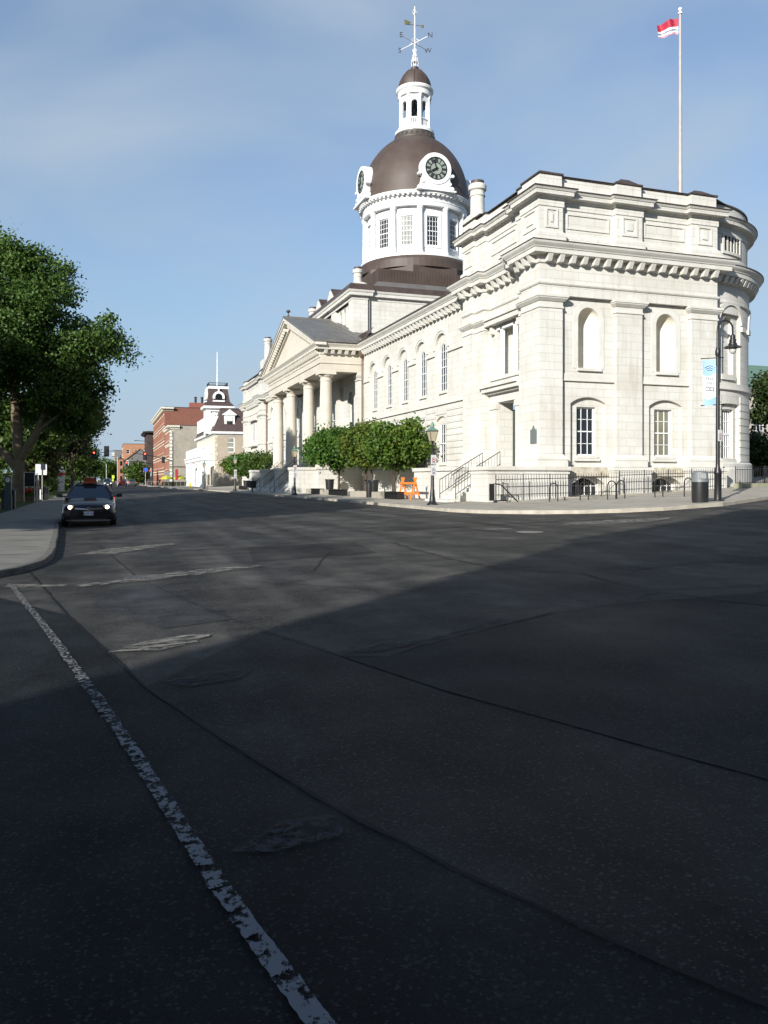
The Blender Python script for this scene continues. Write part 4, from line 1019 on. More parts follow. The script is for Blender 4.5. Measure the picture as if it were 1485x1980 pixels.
def bar(pts, m, seed=0):
    rnd = random.Random(int(abs(pts[0][0] * 977 + pts[0][1] * 131))); out = []
    amp = .35 * min(.22, .12 * max(abs(a[1] - c[1]) for a in pts for c in pts) + .02)
    for a, c in zip(pts, pts[1:] + pts[:1]):      # frayed outline
        L = math.hypot(c[0] - a[0], c[1] - a[1]); k = max(2, int(L / .07))
        for i in range(k): t = i / k; out.append((a[0] + (c[0] - a[0]) * t + rnd.uniform(-amp, amp), a[1] + (c[1] - a[1]) * t + rnd.uniform(-amp, amp) * .5))
    surf('road_marking', out, zr, m, .016)
bar([(-.61, 18.5), (-.04, 19.6), (.84, 20.2), (1.46, 20.5), (1.6, 20.2), (.66, 18.9), (.02, 18.15)], PAINT2)
bar([(-.5, 13.1), (.24, 13.45), (1.01, 14.1), (1.9, 14.4), (2.8, 14.5), (2.28, 14.05), (1.39, 13.55), (.72, 13.3), (-.4, 12.85)], PAINT2)
bar([(-1.5, 13.7), (-.6, 13.3), (-.6, 13.0), (-1.4, 13.2)], PAINT2)
bar([(0.0, 7.85), (.29, 8.2), (.78, 8.4), (1.0, 8.35), (.8, 8.0), (.5, 7.75)], PAINT2)
bar([(.4, 6.55), (.75, 6.75), (1.15, 6.7), (1.0, 6.4), (.6, 6.3)], PAINT3)
bar([(12.6, 20.9), (13.3, 21.5), (15.0, 22.0), (17.2, 21.6), (16.6, 21.0), (15.3, 20.4), (13.5, 20.6)], PAINT2)
bar([(10.0, 20.55), (10.8, 20.55), (10.75, 20.2), (9.95, 20.2)], PAINT2)
bar([(11.0, 22.6), (14.5, 23.0), (14.5, 22.6), (11.0, 22.3)], PAINT3)
bar([(.48, 3.45), (.76, 3.66), (1.02, 3.66), (.98, 3.42), (.66, 3.38)], PAINT3)
bar([(1.98, 6.98), (2.46, 7.27), (2.92, 7.28), (4.08, 7.9), (3.04, 7.2), (2.36, 6.88)], PAINT3)
for i in range(8): bar([(-1 + i * 1.6, 146), (-.1 + i * 1.6, 146), (-.1 + i * 1.6, 149.5), (-1 + i * 1.6, 149.5)], PAINT2)
surf('road_patch', [(2.6, 15.2), (5.2, 15.6), (5.6, 18.6), (3.0, 18.3)], zr, ASPH3, .005)
surf('road_patch', [(7.4, 21.4), (11.6, 21.9), (11.4, 23.6), (7.3, 23.2)], zr, ASPH3, .005)
surf('road_patch', [(.55, 8.9), (1.35, 9.15), (.75, 12.8), (.15, 12.6), (-.2, 11)], zr, asphalt('bluish_asphalt', (.026, .027, .029), (.040, .041, .044), (.12, .12, .12)), .005)
b = B(); b.lathe(10.6, 19.0, [(.36, zr(10.6) + .003), (.36, zr(10.6) + .012), (0, zr(10.6) + .012)], 24); mh = b.build('manhole_cover', mat('pale_iron', (.16, .15, .135), .6, c2=(.11, .10, .09), scale=14)); tag(mh, 'pale round manhole cover in the sunlit road near the hall corner', 'manhole cover')
b = B(); b.lathe(.62, 13.6, [(.38, zr(.62) + .005), (.38, zr(.62) + .014), (.34, zr(.62) + .014), (.33, zr(.62) + .009), (0, zr(.62) + .009)], 24)
for i in range(-4, 5): b.box(.62 + i * .07 - .02, .62 + i * .07 + .02, 13.6 - .28 + abs(i) * .03, 13.6 + .28 - abs(i) * .03, zr(.62) + .008, zr(.62) + .016)
mh = b.build('manhole_cover', mat('cast_iron', (.05, .045, .04), .6, c2=(.08, .07, .06), scale=20)); tag(mh, 'round ribbed iron manhole cover in the road among worn crosswalk paint', 'manhole cover')

# ================================================================== TREES
def fast_mesh(name, co, quads, m):
    me = bpy.data.meshes.new(name); nv, nf = len(co), len(quads)
    me.vertices.add(nv); me.vertices.foreach_set('co', np.asarray(co, dtype=np.float32).ravel())
    me.loops.add(nf * 4); me.loops.foreach_set('vertex_index', np.asarray(quads, dtype=np.int32).ravel())
    me.polygons.add(nf); me.polygons.foreach_set('loop_start', np.arange(0, nf * 4, 4, dtype=np.int32))
    me.update(calc_edges=True); me.materials.append(m); me.validate(); return me
def leafmat(name, dark, light, extra=None, trans=.3):
    m, n, l, p = nodes_of(name)
    g = n.new('ShaderNodeNewGeometry'); z = n.new('ShaderNodeTexNoise'); z.inputs['Scale'].default_value = .9; z.inputs['Detail'].default_value = 3
    l.new(g.outputs['Position'], z.inputs['Vector'])
    ad = n.new('ShaderNodeMath'); ad.operation = 'MULTIPLY_ADD'; ad.inputs[1].default_value = .55; l.new(g.outputs['Random Per Island'], ad.inputs[0])
    sc = n.new('ShaderNodeMath'); sc.operation = 'MULTIPLY_ADD'; sc.inputs[1].default_value = 1.3; sc.inputs[2].default_value = -.42; l.new(z.outputs['Fac'], sc.inputs[0]); l.new(sc.outputs[0], ad.inputs[2])
    r = n.new('ShaderNodeValToRGB'); r.color_ramp.elements[0].position = .1; r.color_ramp.elements[1].position = .8
    r.color_ramp.elements[0].color = (*dark, 1); r.color_ramp.elements[1].color = (*light, 1)
    if extra: e = r.color_ramp.elements.new(.95); e.color = (*extra, 1)
    l.new(ad.outputs[0], r.inputs[0]); l.new(r.outputs[0], p.inputs['Base Color'])
    p.inputs['Roughness'].default_value = .55; p.inputs['Specular IOR Level'].default_value = .3
    t = n.new('ShaderNodeBsdfTranslucent'); l.new(r.outputs[0], t.inputs['Color'])
    mx = n.new('ShaderNodeMixShader'); mx.inputs[0].default_value = trans
    l.new(p.outputs[0], mx.inputs[1]); l.new(t.outputs[0], mx.inputs[2]); l.new(mx.outputs[0], n['Material Output'].inputs['Surface'])
    MATS[name] = m; return m
LEAF = leafmat('maple_leaf', (.026, .068, .010), (.085, .175, .024), (.16, .24, .035))
LEAFX = leafmat('shade_toned_leaf', (.016, .030, .008), (.045, .07, .015))  # darker leaf copy, shade of the right-edge greenery put into its colour
LEAFY = leafmat('yellowing_maple_leaf', (.042, .082, .012), (.125, .165, .024), (.22, .18, .03))
LEAFD = leafmat('dark_maple_leaf', (.030, .058, .011), (.085, .14, .024), (.14, .20, .035))
LEAFR = leafmat('reddish_dark_leaf', (.022, .024, .012), (.05, .055, .02))
LEAFO = leafmat('olive_leaf', (.04, .05, .015), (.085, .09, .03))
BARK = mat('grey_brown_bark', (.10, .08, .055), .9, c2=(.17, .14, .095), scale=3, bump=.9, bscale=9, spec=.1)
BARKD = mat('dark_bark', (.05, .038, .028), .9, c2=(.09, .07, .05), scale=5, bump=.6, spec=.1)
def leaves(lobes, n_clump, n_leaf, size, seed, droop=.2, csize=.45):
    rs = np.random.RandomState(seed); C = []
    vol = np.array([l[1] * l[1] * l[2] for l in lobes]) ** .75; cnt = (vol / vol.sum() * n_clump).astype(int) + 1
    for (c, rx, rz), k in zip(lobes, cnt):
        d = rs.normal(size=(k, 3)); d /= np.linalg.norm(d, axis=1)[:, None]
        r = rs.uniform(.25, 1.06, size=(k, 1)) ** .5
        C.append(np.array(c) + d * r * np.array([rx, rx, rz]))
    C = np.concatenate(C); k = len(C)
    cs = csize * rs.uniform(.6, 1.35, size=(k, 1, 1))
    P = (C[:, None, :] + rs.normal(size=(k, n_leaf, 3)) * cs * np.array([1, 1, .7])).reshape(-1, 3)
    N = len(P); a = rs.normal(size=(N, 3)); a[:, 2] -= droop; a /= np.linalg.norm(a, axis=1)[:, None]
    u = rs.normal(size=(N, 3)); u[:, 2] += .9; bb = np.cross(a, u); bb /= np.linalg.norm(bb, axis=1)[:, None] + 1e-9
    s = size * rs.uniform(.6, 1.3, size=(N, 1))
    nn = np.cross(a, bb)
    V = np.stack([P - a * s, P + bb * s * .62 + nn * s * .15, P + a * s, P - bb * s * .62 + nn * s * .15], 1).reshape(-1, 3)
    return V, np.arange(N * 4).reshape(-1, 4), C
def tree(name, label, loc, trunk_h, trunk_r, lobes, n_clump, n_leaf, size, seed, leaf=LEAF, bark=BARK, group=None, limbs=7, lean=(0, 0), csize=.45, forks=None, cat='tree'):
    t = thing(name, label, cat, loc, group)
    rnd = random.Random(seed)
    V, Q, C = leaves(lobes, n_clump, n_leaf, size, seed, csize=csize)
    me = fast_mesh('crown', V, Q, leaf); o = bpy.data.objects.new('crown', me); COL.objects.link(o); o.parent = t
    b = B(); top = Vector((lean[0], lean[1], trunk_h))
    b.tube([(0, 0, -.15), (0, 0, .05), (lean[0] * .2, lean[1] * .2, trunk_h * .3), (lean[0] * .6, lean[1] * .6, trunk_h * .7), tuple(top)], [trunk_r * 1.5, trunk_r * 1.25, trunk_r, trunk_r * .85, trunk_r * .75], 12)
    for f in (forks or []): b.tube(f[0], f[1], 10)
    idx = [rnd.randrange(len(C)) for _ in range(limbs)]
    for i in idx:
        e = Vector(C[i]); s_ = top * rnd.uniform(.75, 1.0); mid = (s_ + e) / 2 + Vector((0, 0, -.25 * rnd.random()))
        b.tube([tuple(s_), tuple(mid), tuple(e)], [trunk_r * .42, trunk_r * .25, trunk_r * .08], 6)
    b.build('trunk', bark, t, smooth=True) if False else None
    me2 = None; o2 = b.build('trunk', bark, None, smooth=True); o2.parent = t
    return t

# big maple at the left
mz = .05
LEAFM = leafmat('big_maple_leaf', (.026, .058, .012), (.085, .155, .026), (.17, .24, .04))  # leaf greens of the big maple, varied at random
def ml(px, py, r, dep=0, rz=None):      # lobe from its bearing in metres beside / above the trunk
    k = .0362; dx = (px - 37) * k; dz = (970 - py) * k
    return ((dx * .946 + dep * .324, -dx * .324 + dep * .946, dz), r * k, (rz or r) * k)
tree('maple_tree', 'big spreading maple with a thick forked grey trunk beside the park pavement', (-5.9, 61.7, mz), 3.6, .44,
     [ml(0, 575, 95), ml(60, 560, 70, 1), ml(105, 575, 40, -1, 30), ml(40, 650, 95, -2), ml(100, 665, 72, 1), ml(165, 670, 62, 0, 50), ml(202, 655, 30, 0, 26), ml(132, 522, 17, 0, 9), ml(118, 545, 15, 1, 10), ml(222, 622, 17, 0, 10), ml(238, 688, 16, 0, 9), ml(225, 655, 16, 1, 12), ml(120, 780, 36, 2, 55), ml(158, 800, 18, 1, 36), ml(20, 475, 18, 0, 22), ml(70, 490, 15, 0, 20), ml(45, 482, 12, 1, 20), ml(-60, 640, 110, 1), ml(130, 730, 70, -1), ml(165, 750, 34, 1), ml(75, 740, 75, 2), ml(-30, 690, 80, -1), ml(125, 800, 52, 2, 40), ml(60, 790, 60, 4, 40), ml(-50, 730, 60), ml(20, 500, 36), ml(-30, 480, 30), ml(60, 500, 26)],
     1500, 80, .125, 3, LEAFM, limbs=0, csize=.42,
     forks=[([(0, 0, 2.4), (-1.6, .5, 4.0), (-2.6, .9, 6.0)], [.36, .3, .22]), ([(0, 0, 2.9), (1.3, -.4, 5.0), (2.0, -.7, 7.0)], [.34, .25, .16]), ([(0, 0, 3.3), (-.2, .1, 7), (-.5, .2, 11)], [.4, .34, .18]), ([(2.0, -.7, 7.0), (3.6, -1.4, 9.6), (5.2, -1.9, 11.2)], [.16, .1, .04]), ([(-.5, .2, 11), (.4, -.2, 13.5), (.8, -.2, 16)], [.18, .1, .04]), ([(-2.6, .9, 6), (-4, 1.5, 9), (-4.6, 1.6, 12)], [.22, .12, .05]), ([(1.3, -.4, 5), (2.8, -1.2, 6.2), (4.8, -1.8, 7.2)], [.15, .09, .04])])
# row of clipped maples before the city hall
row = [((18.6, 70.6), 2.0, 'clipped round-headed maple farthest back in the near row before the hall', LEAF, 3.5, 1.7),
       ((18.0, 64.0), 2.35, 'clipped dark green maple with the largest crown, its trunk beside a black planter', LEAF, 3.75, 1.95),
       ((18.8, 59.2), 2.0, 'clipped maple tucked between its two neighbours in the middle of the near row', LEAFD, 3.7, 1.75),
       ((18.6, 57.2), 1.85, 'clipped maple with yellowing leaves behind the slim black bin', LEAFY, 3.65, 1.7),
       ((18.9, 53.0), 2.05, 'clipped light green maple beside the orange barricades', leafmat('light_maple_leaf', (.038, .085, .012), (.11, .18, .026), (.19, .21, .035)), 3.35, 1.7)]
for i, ((x, y), r, lb, lf, zc, rz) in enumerate(row):
    rnd = random.Random(40 + i)
    r *= .9; lob = [((0, 0, zc), r * .86, rz * .9)] + [((r * .55 * math.cos(a), r * .55 * math.sin(a), zc + rnd.uniform(-.45, .5)), r * .52, rz * .55) for a in [rnd.uniform(0, 6.3) for _ in range(9)]]
    if i == 4: lob += [((.9, -1.0, zc + 1.1), .6, .7), ((1.5, -2.0, zc - .2), .5, .4)]
    tree('street_tree', lb, (x, y, zs(x)), 2.2, .11, lob, 620, 34, .135, 50 + i, lf, BARKD, 'clipped street trees in front of the hall', 8, csize=.3)
row2 = [((16.6, 106.5), 2.2, 'clipped maple at the left end of the distant row, reaching across the hotel corner', LEAFY), ((17.0, 101.5), 2.2, 'clipped maple in the middle of the distant row behind a street lamp', LEAF), ((17.6, 97), 2.1, 'clipped dark maple at the right end of the distant row', LEAFD)]
for i, ((x, y), r, lb, lf) in enumerate(row2):
    rnd = random.Random(80 + i); zc = 2.95
    lob = [((0, 0, zc), r * .9, 1.25)] + [((r * .55 * math.cos(a), r * .55 * math.sin(a), zc + rnd.uniform(-.35, .35)), r * .5, .8) for a in [rnd.uniform(0, 6.3) for _ in range(6)]]
    tree('street_tree', lb, (x, y, zs(x)), 1.8, .11, lob, 420, 30, .16, 90 + i, lf, BARKD, 'clipped street trees in front of the hall', 6, csize=.35)
# park trees behind the maple
park = [((-10.5, 92, 0), 7.5, 6.0, 5.0, LEAFD, 'dark broadleaf tree deep in the park behind the big maple'), ((-4.6, 118, 0), 8.8, 4.0, 4.2, LEAFR, 'reddish dark tree overhanging the far end of the park pavement'),
        ((-17, 100, 0), 9, 7.5, 6.0, LEAFD, 'broad park tree at the left edge beyond the big maple'), ((-7.6, 150, 0), 7.5, 4.2, 5.6, LEAFD, 'dark rounded tree past the white stone pillar'),
        ((-6.8, 92, 0), 3.3, 1.7, 1.5, LEAFO, 'small olive green tree behind the park signs'), ((-13, 130, 0), 8, 6.0, 6.0, LEAFD, 'tall dark tree in the park shadow behind the signs'), ((-4.6, 172, 0), 5.5, 3.6, 4.6, LEAFD, 'dark tree beside the left traffic signals')]
for i, (loc, zc, rx, rz, lf, lb) in enumerate(park):
    rnd = random.Random(120 + i)
    lob = [((0, 0, zc), rx * .8, rz * .85)] + [((rx * .6 * math.cos(a), rx * .6 * math.sin(a), zc + rnd.uniform(-.6, .6) * rz), rx * .5, rz * .5) for a in [rnd.uniform(0, 6.3) for _ in range(8)]]
    tree('park_tree', lb, loc, max(1.2, zc - rz * .8), .22, lob, 420 if rx > 3 else 260, 30, .24 if rx > 3 else .16, 130 + i, lf, BARKD, 'trees in the park', 7, csize=.55 if rx > 3 else .35)
# hedge-like shrubs along the park
for i, (x, y, r, lb) in enumerate([(-8.2, 70, 1.6, 'low green shrub by the big maple trunk'), (-9.5, 86, 2.0, 'dark shrub in the park behind the red flowers'), (-8.0, 104, 1.6, 'dark shrub behind the black boxes'), (-7.4, 128, 2.0, 'dark shrub beyond the white pillar')]):
    tree('shrub', lb, (x, y, .05), .6, .05, [((0, 0, 1.0), r, 1.1), ((r * .6, .4, .8), r * .7, .8), ((-r * .7, 0, .9), r * .7, .8)], 160, 30, .15, 160 + i, LEAFD, BARKD, 'shrubs in the park', 3, csize=.35, cat='shrub')
# street-end trees
for i, (x, y, zc, rx, rz, lf, lb) in enumerate([(-1.6, 300, 5.4, 3.4, 4.4, LEAF, 'light green tree at the far end of the street'), (2.2, 310, 4.6, 3.0, 3.8, LEAFD, 'darker tree next to it at the far end of the street'), (7.6, 232, 3.4, 2.8, 3.0, LEAFD, 'dark green tree before the grey gabled building')]):
    lob = [((0, 0, zc), rx, rz)] + [((rx * .6 * math.cos(a), rx * .6 * math.sin(a), zc + .3 * rz * math.sin(a * 3)), rx * .5, rz * .5) for a in (0, 1.3, 2.6, 3.9, 5.2)]
    tree('distant_tree', lb, (x, y, 0), 1.5, .2, lob, 240, 26, .33, 180 + i, lf, BARKD, 'trees at the end of the street', 4, csize=.6)
# right edge: tree and tall hedge in front of the green-roofed building
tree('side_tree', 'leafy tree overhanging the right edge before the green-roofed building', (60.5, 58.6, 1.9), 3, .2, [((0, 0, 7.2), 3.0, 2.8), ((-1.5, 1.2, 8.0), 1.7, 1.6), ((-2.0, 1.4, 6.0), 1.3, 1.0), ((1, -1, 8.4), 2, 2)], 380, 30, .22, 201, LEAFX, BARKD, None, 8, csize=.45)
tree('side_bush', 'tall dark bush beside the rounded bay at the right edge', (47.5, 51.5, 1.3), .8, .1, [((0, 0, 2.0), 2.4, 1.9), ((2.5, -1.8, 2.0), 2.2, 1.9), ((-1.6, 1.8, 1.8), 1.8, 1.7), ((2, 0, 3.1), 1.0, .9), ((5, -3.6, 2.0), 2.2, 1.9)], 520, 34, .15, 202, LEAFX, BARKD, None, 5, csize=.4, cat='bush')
# park trees just outside the left edge: they shade the road and the taxi
proto = None
for i, (x, y, s_, r_) in enumerate([(-14.5, 21.5, 1.0, 0), (-15, 31, 1.05, 1.3), (-13.5, 40, 1.0, 2.4), (-15, 47, 1.08, 3.9), (-20, 26, 1.05, 2), (-21, 42, 1.1, 4)]):
    if proto is None:
        lob = [((0, 0, 9.6), 4.2, 4.6)] + [((3 * math.cos(a), 3 * math.sin(a), 9.6 + 2.2 * math.sin(a * 2.3)), 2.4, 2.4) for a in (0, .9, 1.9, 2.8, 3.8, 4.7, 5.6)]
        proto = tree('park_tree', 'tall broadleaf tree standing in the park outside the left edge of the picture', (x, y, .05), 5, .28, lob, 700, 26, .27, 210, LEAFD, BARK, 'park trees left of the picture', 10, csize=.55)
    else: dup(proto, (x, y, .05), r_, scale=s_)

# tall building behind the viewer whose shadow lies on the road
BRK = masonry('red_brick', (.27, .095, .055), (.22, .075, .045), (.20, .16, .13), .22, .075, .012, stain=(.15, .06, .04), stain_amt=.5)
SB = thing('corner_building', 'tall brick corner building outside the left edge whose shadow covers the road', 'building', (-21.7, -12.1, 0))
ex = Vector((.855, .519, 0)); ey = Vector((.519, -.855, 0)); o0 = Vector((-21.7, -12.1, 0))
def SBP(org, d1, dn): return lambda u, z, d: tuple(org + d1 * u - dn * d + Vector((0, 0, z)))
b = B(); LX, LY, HZ = 13.5, 24.0, 16.5
faces = [(o0, ex, -ey, LX), (o0 + ex * LX, ey, ex, LY), (o0 + ex * LX + ey * LY, -ex, ey, LX), (o0 + ey * LY, -ey, -ex, LY)]
wins = []
for org, d1, dn, L in faces:
    k = int(L / 3); P_ = SBP(org, d1, dn)
    ops = [op(L * (i + .5) / k, 1.3, 1.2 + 3.2 * j, 3.1 + 3.2 * j, d=.2) for i in range(k) for j in range(4)]
    b.wall(P_, 0, L, -.3, HZ, ops); wins.append((P_, ops))
b.build('wall', BRK, SB)
b = B(); b.poly([tuple(o0 + ex * (-.4) - ey * .4 + Vector((0, 0, HZ))), tuple(o0 + ex * (LX + .4) - ey * .4 + Vector((0, 0, HZ))), tuple(o0 + ex * (LX + .4) + ey * (LY + .4) + Vector((0, 0, HZ))), tuple(o0 - ex * .4 + ey * (LY + .4) + Vector((0, 0, HZ)))]); b.build('roof', ROOFM, SB)
for P_, ops in wins[:2]:
    for o_ in ops[:16]: window(P_, o_, .15, 2, 2, parent=SB)
# unseen long building added behind the viewer to block sky light on the road
RB_ = thing('sky_block_building', 'unseen long brick building added behind the viewer to keep sky light off the road', 'building', (-4, -9, 0))
b = B(); ops = [op(-2.4 + 3.2 * i, 1.4, 1.0 + 3.6 * j, 3.3 + 3.6 * j, d=.2) for i in range(14) for j in range(5)]
b.wall(lambda u, z, d: (u, -9 - d, z), -4, 44, -.3, 20, ops); b.poly([(-4, -9, -.3), (-4, -30, -.3), (-4, -30, 20), (-4, -9, 20)]); b.poly([(44, -9, -.3), (44, -30, -.3), (44, -30, 20), (44, -9, 20)]); b.poly([(-4, -30, -.3), (44, -30, -.3), (44, -30, 20), (-4, -30, 20)]); b.build('wall', BRK, RB_)
b = B(); b.box(-4.3, 44.3, -30.3, -8.7, 20, 20.4); b.build('roof', ROOFM, RB_)
for o_ in ops[:25]: window(lambda u, z, d: (u, -9 - d, z), o_, .15, 2, 2, parent=RB_)

# ================================================================== STREET FURNITURE
GREENCU = mat('verdigris_copper', (.13, .24, .19), .6, c2=(.09, .17, .13), scale=12, bump=.1)
LAMPGL = mat('milky_lamp_glass', (.42, .37, .26), .25, c2=(.36, .31, .21), scale=6, spec=.5)
SIGNW = mat('white_sign_sheet', (.72, .72, .72), .4)
SIGNR = mat('red_sign_ink', (.50, .03, .03), .5); SIGNK = mat('black_sign_ink', (.015, .015, .015), .5)
STEEL = mat('galvanised_steel', (.38, .38, .37), .45, c2=(.30, .30, .30), scale=6, metal=.5)
def disc_ring(b, M, r0, r1, z, n=28):
    for i in range(n):
        a, c = 2 * math.pi * i / n, 2 * math.pi * (i + 1) / n
        b.poly([tuple(M @ Vector((r * math.cos(t), r * math.sin(t), z))) for r, t in ((r0, a), (r1, a), (r1, c), (r0, c))])
def mbox(b, M, x0, x1, y0, y1, z0, z1):
    b.hexa([tuple(M @ Vector(p)) for p in ((x0, y0, z0), (x1, y0, z0), (x1, y1, z0), (x0, y1, z0), (x0, y0, z1), (x1, y0, z1), (x1, y1, z1), (x0, y1, z1))])
def parking_sign(label, pos, w_=.30, h_=.45, kind=0, face=(.30, -.954, 0)):
    n = Vector(face).normalized(); right = Vector((-n.y, n.x, 0)); M = frame(pos, right, (0, 0, 1))
    t = thing('parking_sign', label, 'sign', pos, 'parking signs on the lamp posts')
    b = B(); mbox(b, M, -w_ / 2, w_ / 2, -h_ / 2, h_ / 2, -.004, .004); b.build('sign_plate', SIGNW, t)
    b = B(); cy = h_ * .16; r = w_ * .33
    if kind == 0:
        disc_ring(b, M, r * .74, r, .0075); b.build('red_ring', SIGNR, t)
        b = B(); disc_ring(b, M, 0, r * .34, .0075, 6)
    else:
        disc_ring(b, M, r * .86, r, .0075); b.build('black_ring', SIGNK, t); b = B()
        text_mesh(b, 'P', r * 1.3, M @ Matrix.Translation((-.02, 0, .006)), .001)
        mbox(b, M, r * .28, r * .38, -r * .4, r * .45, .006, .008)
    if kind == 0:
        for v in b.v: pass
    for i in range(2): mbox(b, M, -w_ * .3, w_ * .3, -h_ * (.27 + .09 * i), -h_ * (.235 + .09 * i), .006, .008)
    mbox(b, M, w_ * .22, w_ * .34, -h_ * .45, -h_ * .42, .006, .008)
    b.build('symbol', SIGNK, t)
    return t
# hooked street lamp with a banner
LX0, LY0 = 23.0, 26.11; lz = zs(LX0); lat = Vector((.955, -.297, 0)).normalized()
t = thing('street_lamp', 'tall black lamp post with a hooked arm and hanging lamp, carrying a blue banner', 'street lamp', (LX0, LY0, lz))
b = B(); b.lathe(LX0, LY0, [(.27, lz), (.27, lz + .03), (.15, lz + .06), (.145, lz + .1), (.13, lz + 1.05), (.15, lz + 1.08), (.15, lz + 1.14), (.085, lz + 1.35), (.08, lz + 1.5), (.074, 4.5), (.068, 6.6)], 16)
b.lathe(LX0, LY0, [(.068, 6.5), (.10, 6.6), (.10, 6.72), (.07, 6.85), (.055, 6.9), (.05, 7.6)], 12)
b.build('pole', BLACK, t, smooth=True, ang=35)
b = B(); P0 = Vector((LX0, LY0, 7.55))
pts = [P0] + [P0 + lat * (.30 - .30 * math.cos(a)) + Vector((0, 0, .30 * math.sin(a) + .1)) for a in [math.pi * i / 12 for i in range(13)]]
pts += [P0 + lat * .60 + Vector((0, 0, -.22))]
b.tube([tuple(p) for p in pts], .035, 8); b.build('hooked_arm', BLACK, t, smooth=True)
q = P0 + lat * .60
b = B(); b.lathe(q.x, q.y, [(.05, 7.4), (.1, 7.36), (.1, 7.22), (.13, 7.2), (.13, 7.06), (.17, 7.04), (.17, 6.98), (.33, 6.90), (.34, 6.87), (.16, 6.93), (.12, 6.94)], 20); b.build('lamp_shade', BLACKP, t, smooth=True, ang=30)
b = B(); b.lathe(q.x, q.y, [(.15, 6.92), (.15, 6.78), (.11, 6.68), (.05, 6.63), (0, 6.62)], 16); b.build('lamp_globe', mat('clear_lamp_glass', (.5, .5, .46), .08, spec=.8), t, smooth=True)
b = B()
for z in (6.43, 4.56):
    b.tube([tuple(Vector((LX0, LY0, z + .05)) - lat * -.22), tuple(Vector((LX0, LY0, z)) - lat * .66)], .018, 6)
    for s_ in (-.66, .22): c = Vector((LX0, LY0, z + (.05 if s_ > 0 else 0))) + lat * s_; b.lathe(c.x, c.y, [(0, c.z - .03), (.035, c.z), (0, c.z + .03)], 8)
b.build('banner_arm', BLACK, t)
# banner
BNA, BNB, BNC = mat('banner_sky_blue', (.26, .43, .62), .6, c2=(.31, .48, .66), scale=3), mat('banner_white', (.78, .80, .82), .6), mat('banner_pale_blue', (.46, .68, .86), .6)
p0 = Vector((LX0, LY0, 4.58)) - lat * .615
t = thing('banner', 'narrow light blue and white banner hanging from the hooked lamp post', 'banner', tuple(p0))
W_, H_ = .52, 1.82
def BP(u, v, dd=0.0):      # u across, v up, gentle curl
    u2 = u * (1 + .12 * math.sin(v * 1.6 + .4)) ; n = Vector((-lat.y, lat.x, 0)) * -1
    p = p0 + lat * (u2 + .02 * (1 - v / H_)) + Vector((0, 0, v - .05 * (1 - u / W_))) + n * (.03 * math.sin(u * 7 + v * 2) + dd + .0)
    return tuple(p)
def bstrip(mt, nm, v0, v1, w0=0.0, w1=W_, dd=0.0):
    b = B(); n = 10
    for i in range(n):
        for j in range(8):
            ua, ub = w0 + (w1 - w0) * i / n, w0 + (w1 - w0) * (i + 1) / n
            f0 = (lambda u: v0(u)) if callable(v0) else (lambda u: v0); f1 = (lambda u: v1(u)) if callable(v1) else (lambda u: v1)
            g = lambda u, k: f0(u) + (f1(u) - f0(u)) * k / 8
            b.poly([BP(ua, g(ua, j), dd), BP(ub, g(ub, j), dd), BP(ub, g(ub, j + 1), dd), BP(ua, g(ua, j + 1), dd)])
    b.build(nm, mt, t, smooth=True)
wv = lambda a: (lambda u: a + .045 * math.sin(u / W_ * 5.5 + 2.4))
bstrip(BNA, 'lower_blue_field', 0, wv(.30)); bstrip(BNB, 'white_field', wv(.30), wv(1.22)); bstrip(BNA, 'upper_blue_field', wv(1.22), H_)
b = B()
nrm_b = Vector((lat.y, -lat.x, 0))
MB = frame(tuple(p0 + lat * .27 + Vector((0, 0, 1.06)) + nrm_b * .036), lat, (0, 0, 1))
text_mesh(b, 'FREE', .165, MB, .001); text_mesh(b, 'WIFI', .165, MB @ Matrix.Translation((0, -.19, 0)), .001)
b.build('lettering', mat('grey_banner_ink', (.22, .24, .27), .6), t)
b = B(); MG = MB @ Matrix.Translation((0, -.42, 0))
for sx in (-1, 1):
    mbox(b, MG, sx * .085 - .075, sx * .085 + .075, .05, .07, 0, .004); mbox(b, MG, sx * .085 - .075, sx * .085 + .075, -.07, -.05, 0, .004)
    mbox(b, MG, sx * .16 - .01, sx * .16 + .01, -.07, .07, 0, .004); mbox(b, MG, sx * .02 - .008, sx * .02 + .008, -.06, .06, 0, .004)
b.build('emblem', mat('dark_banner_ink', (.06, .07, .09), .6), t)
b = B(); MR = MB @ Matrix.Translation((0, .27, 0))
for r_ in (.09, .17, .25):
    for i in range(10):
        a0_, a1_ = R(40 + 10 * i), R(50 + 10 * i)
        b.poly([tuple(MR @ Vector((rr * math.cos(a), rr * math.sin(a), .004))) for rr, a in ((r_, a0_), (r_ + .035, a0_), (r_ + .035, a1_), (r_, a1_))])
b.build('signal_arcs', mat('banner_arc_white', (.42, .58, .74), .6), t)
parking_sign('white no parking sign on the hooked lamp post', (LX0 - .03, LY0 - .17, 3.36), .29, .44)
b = B(); 

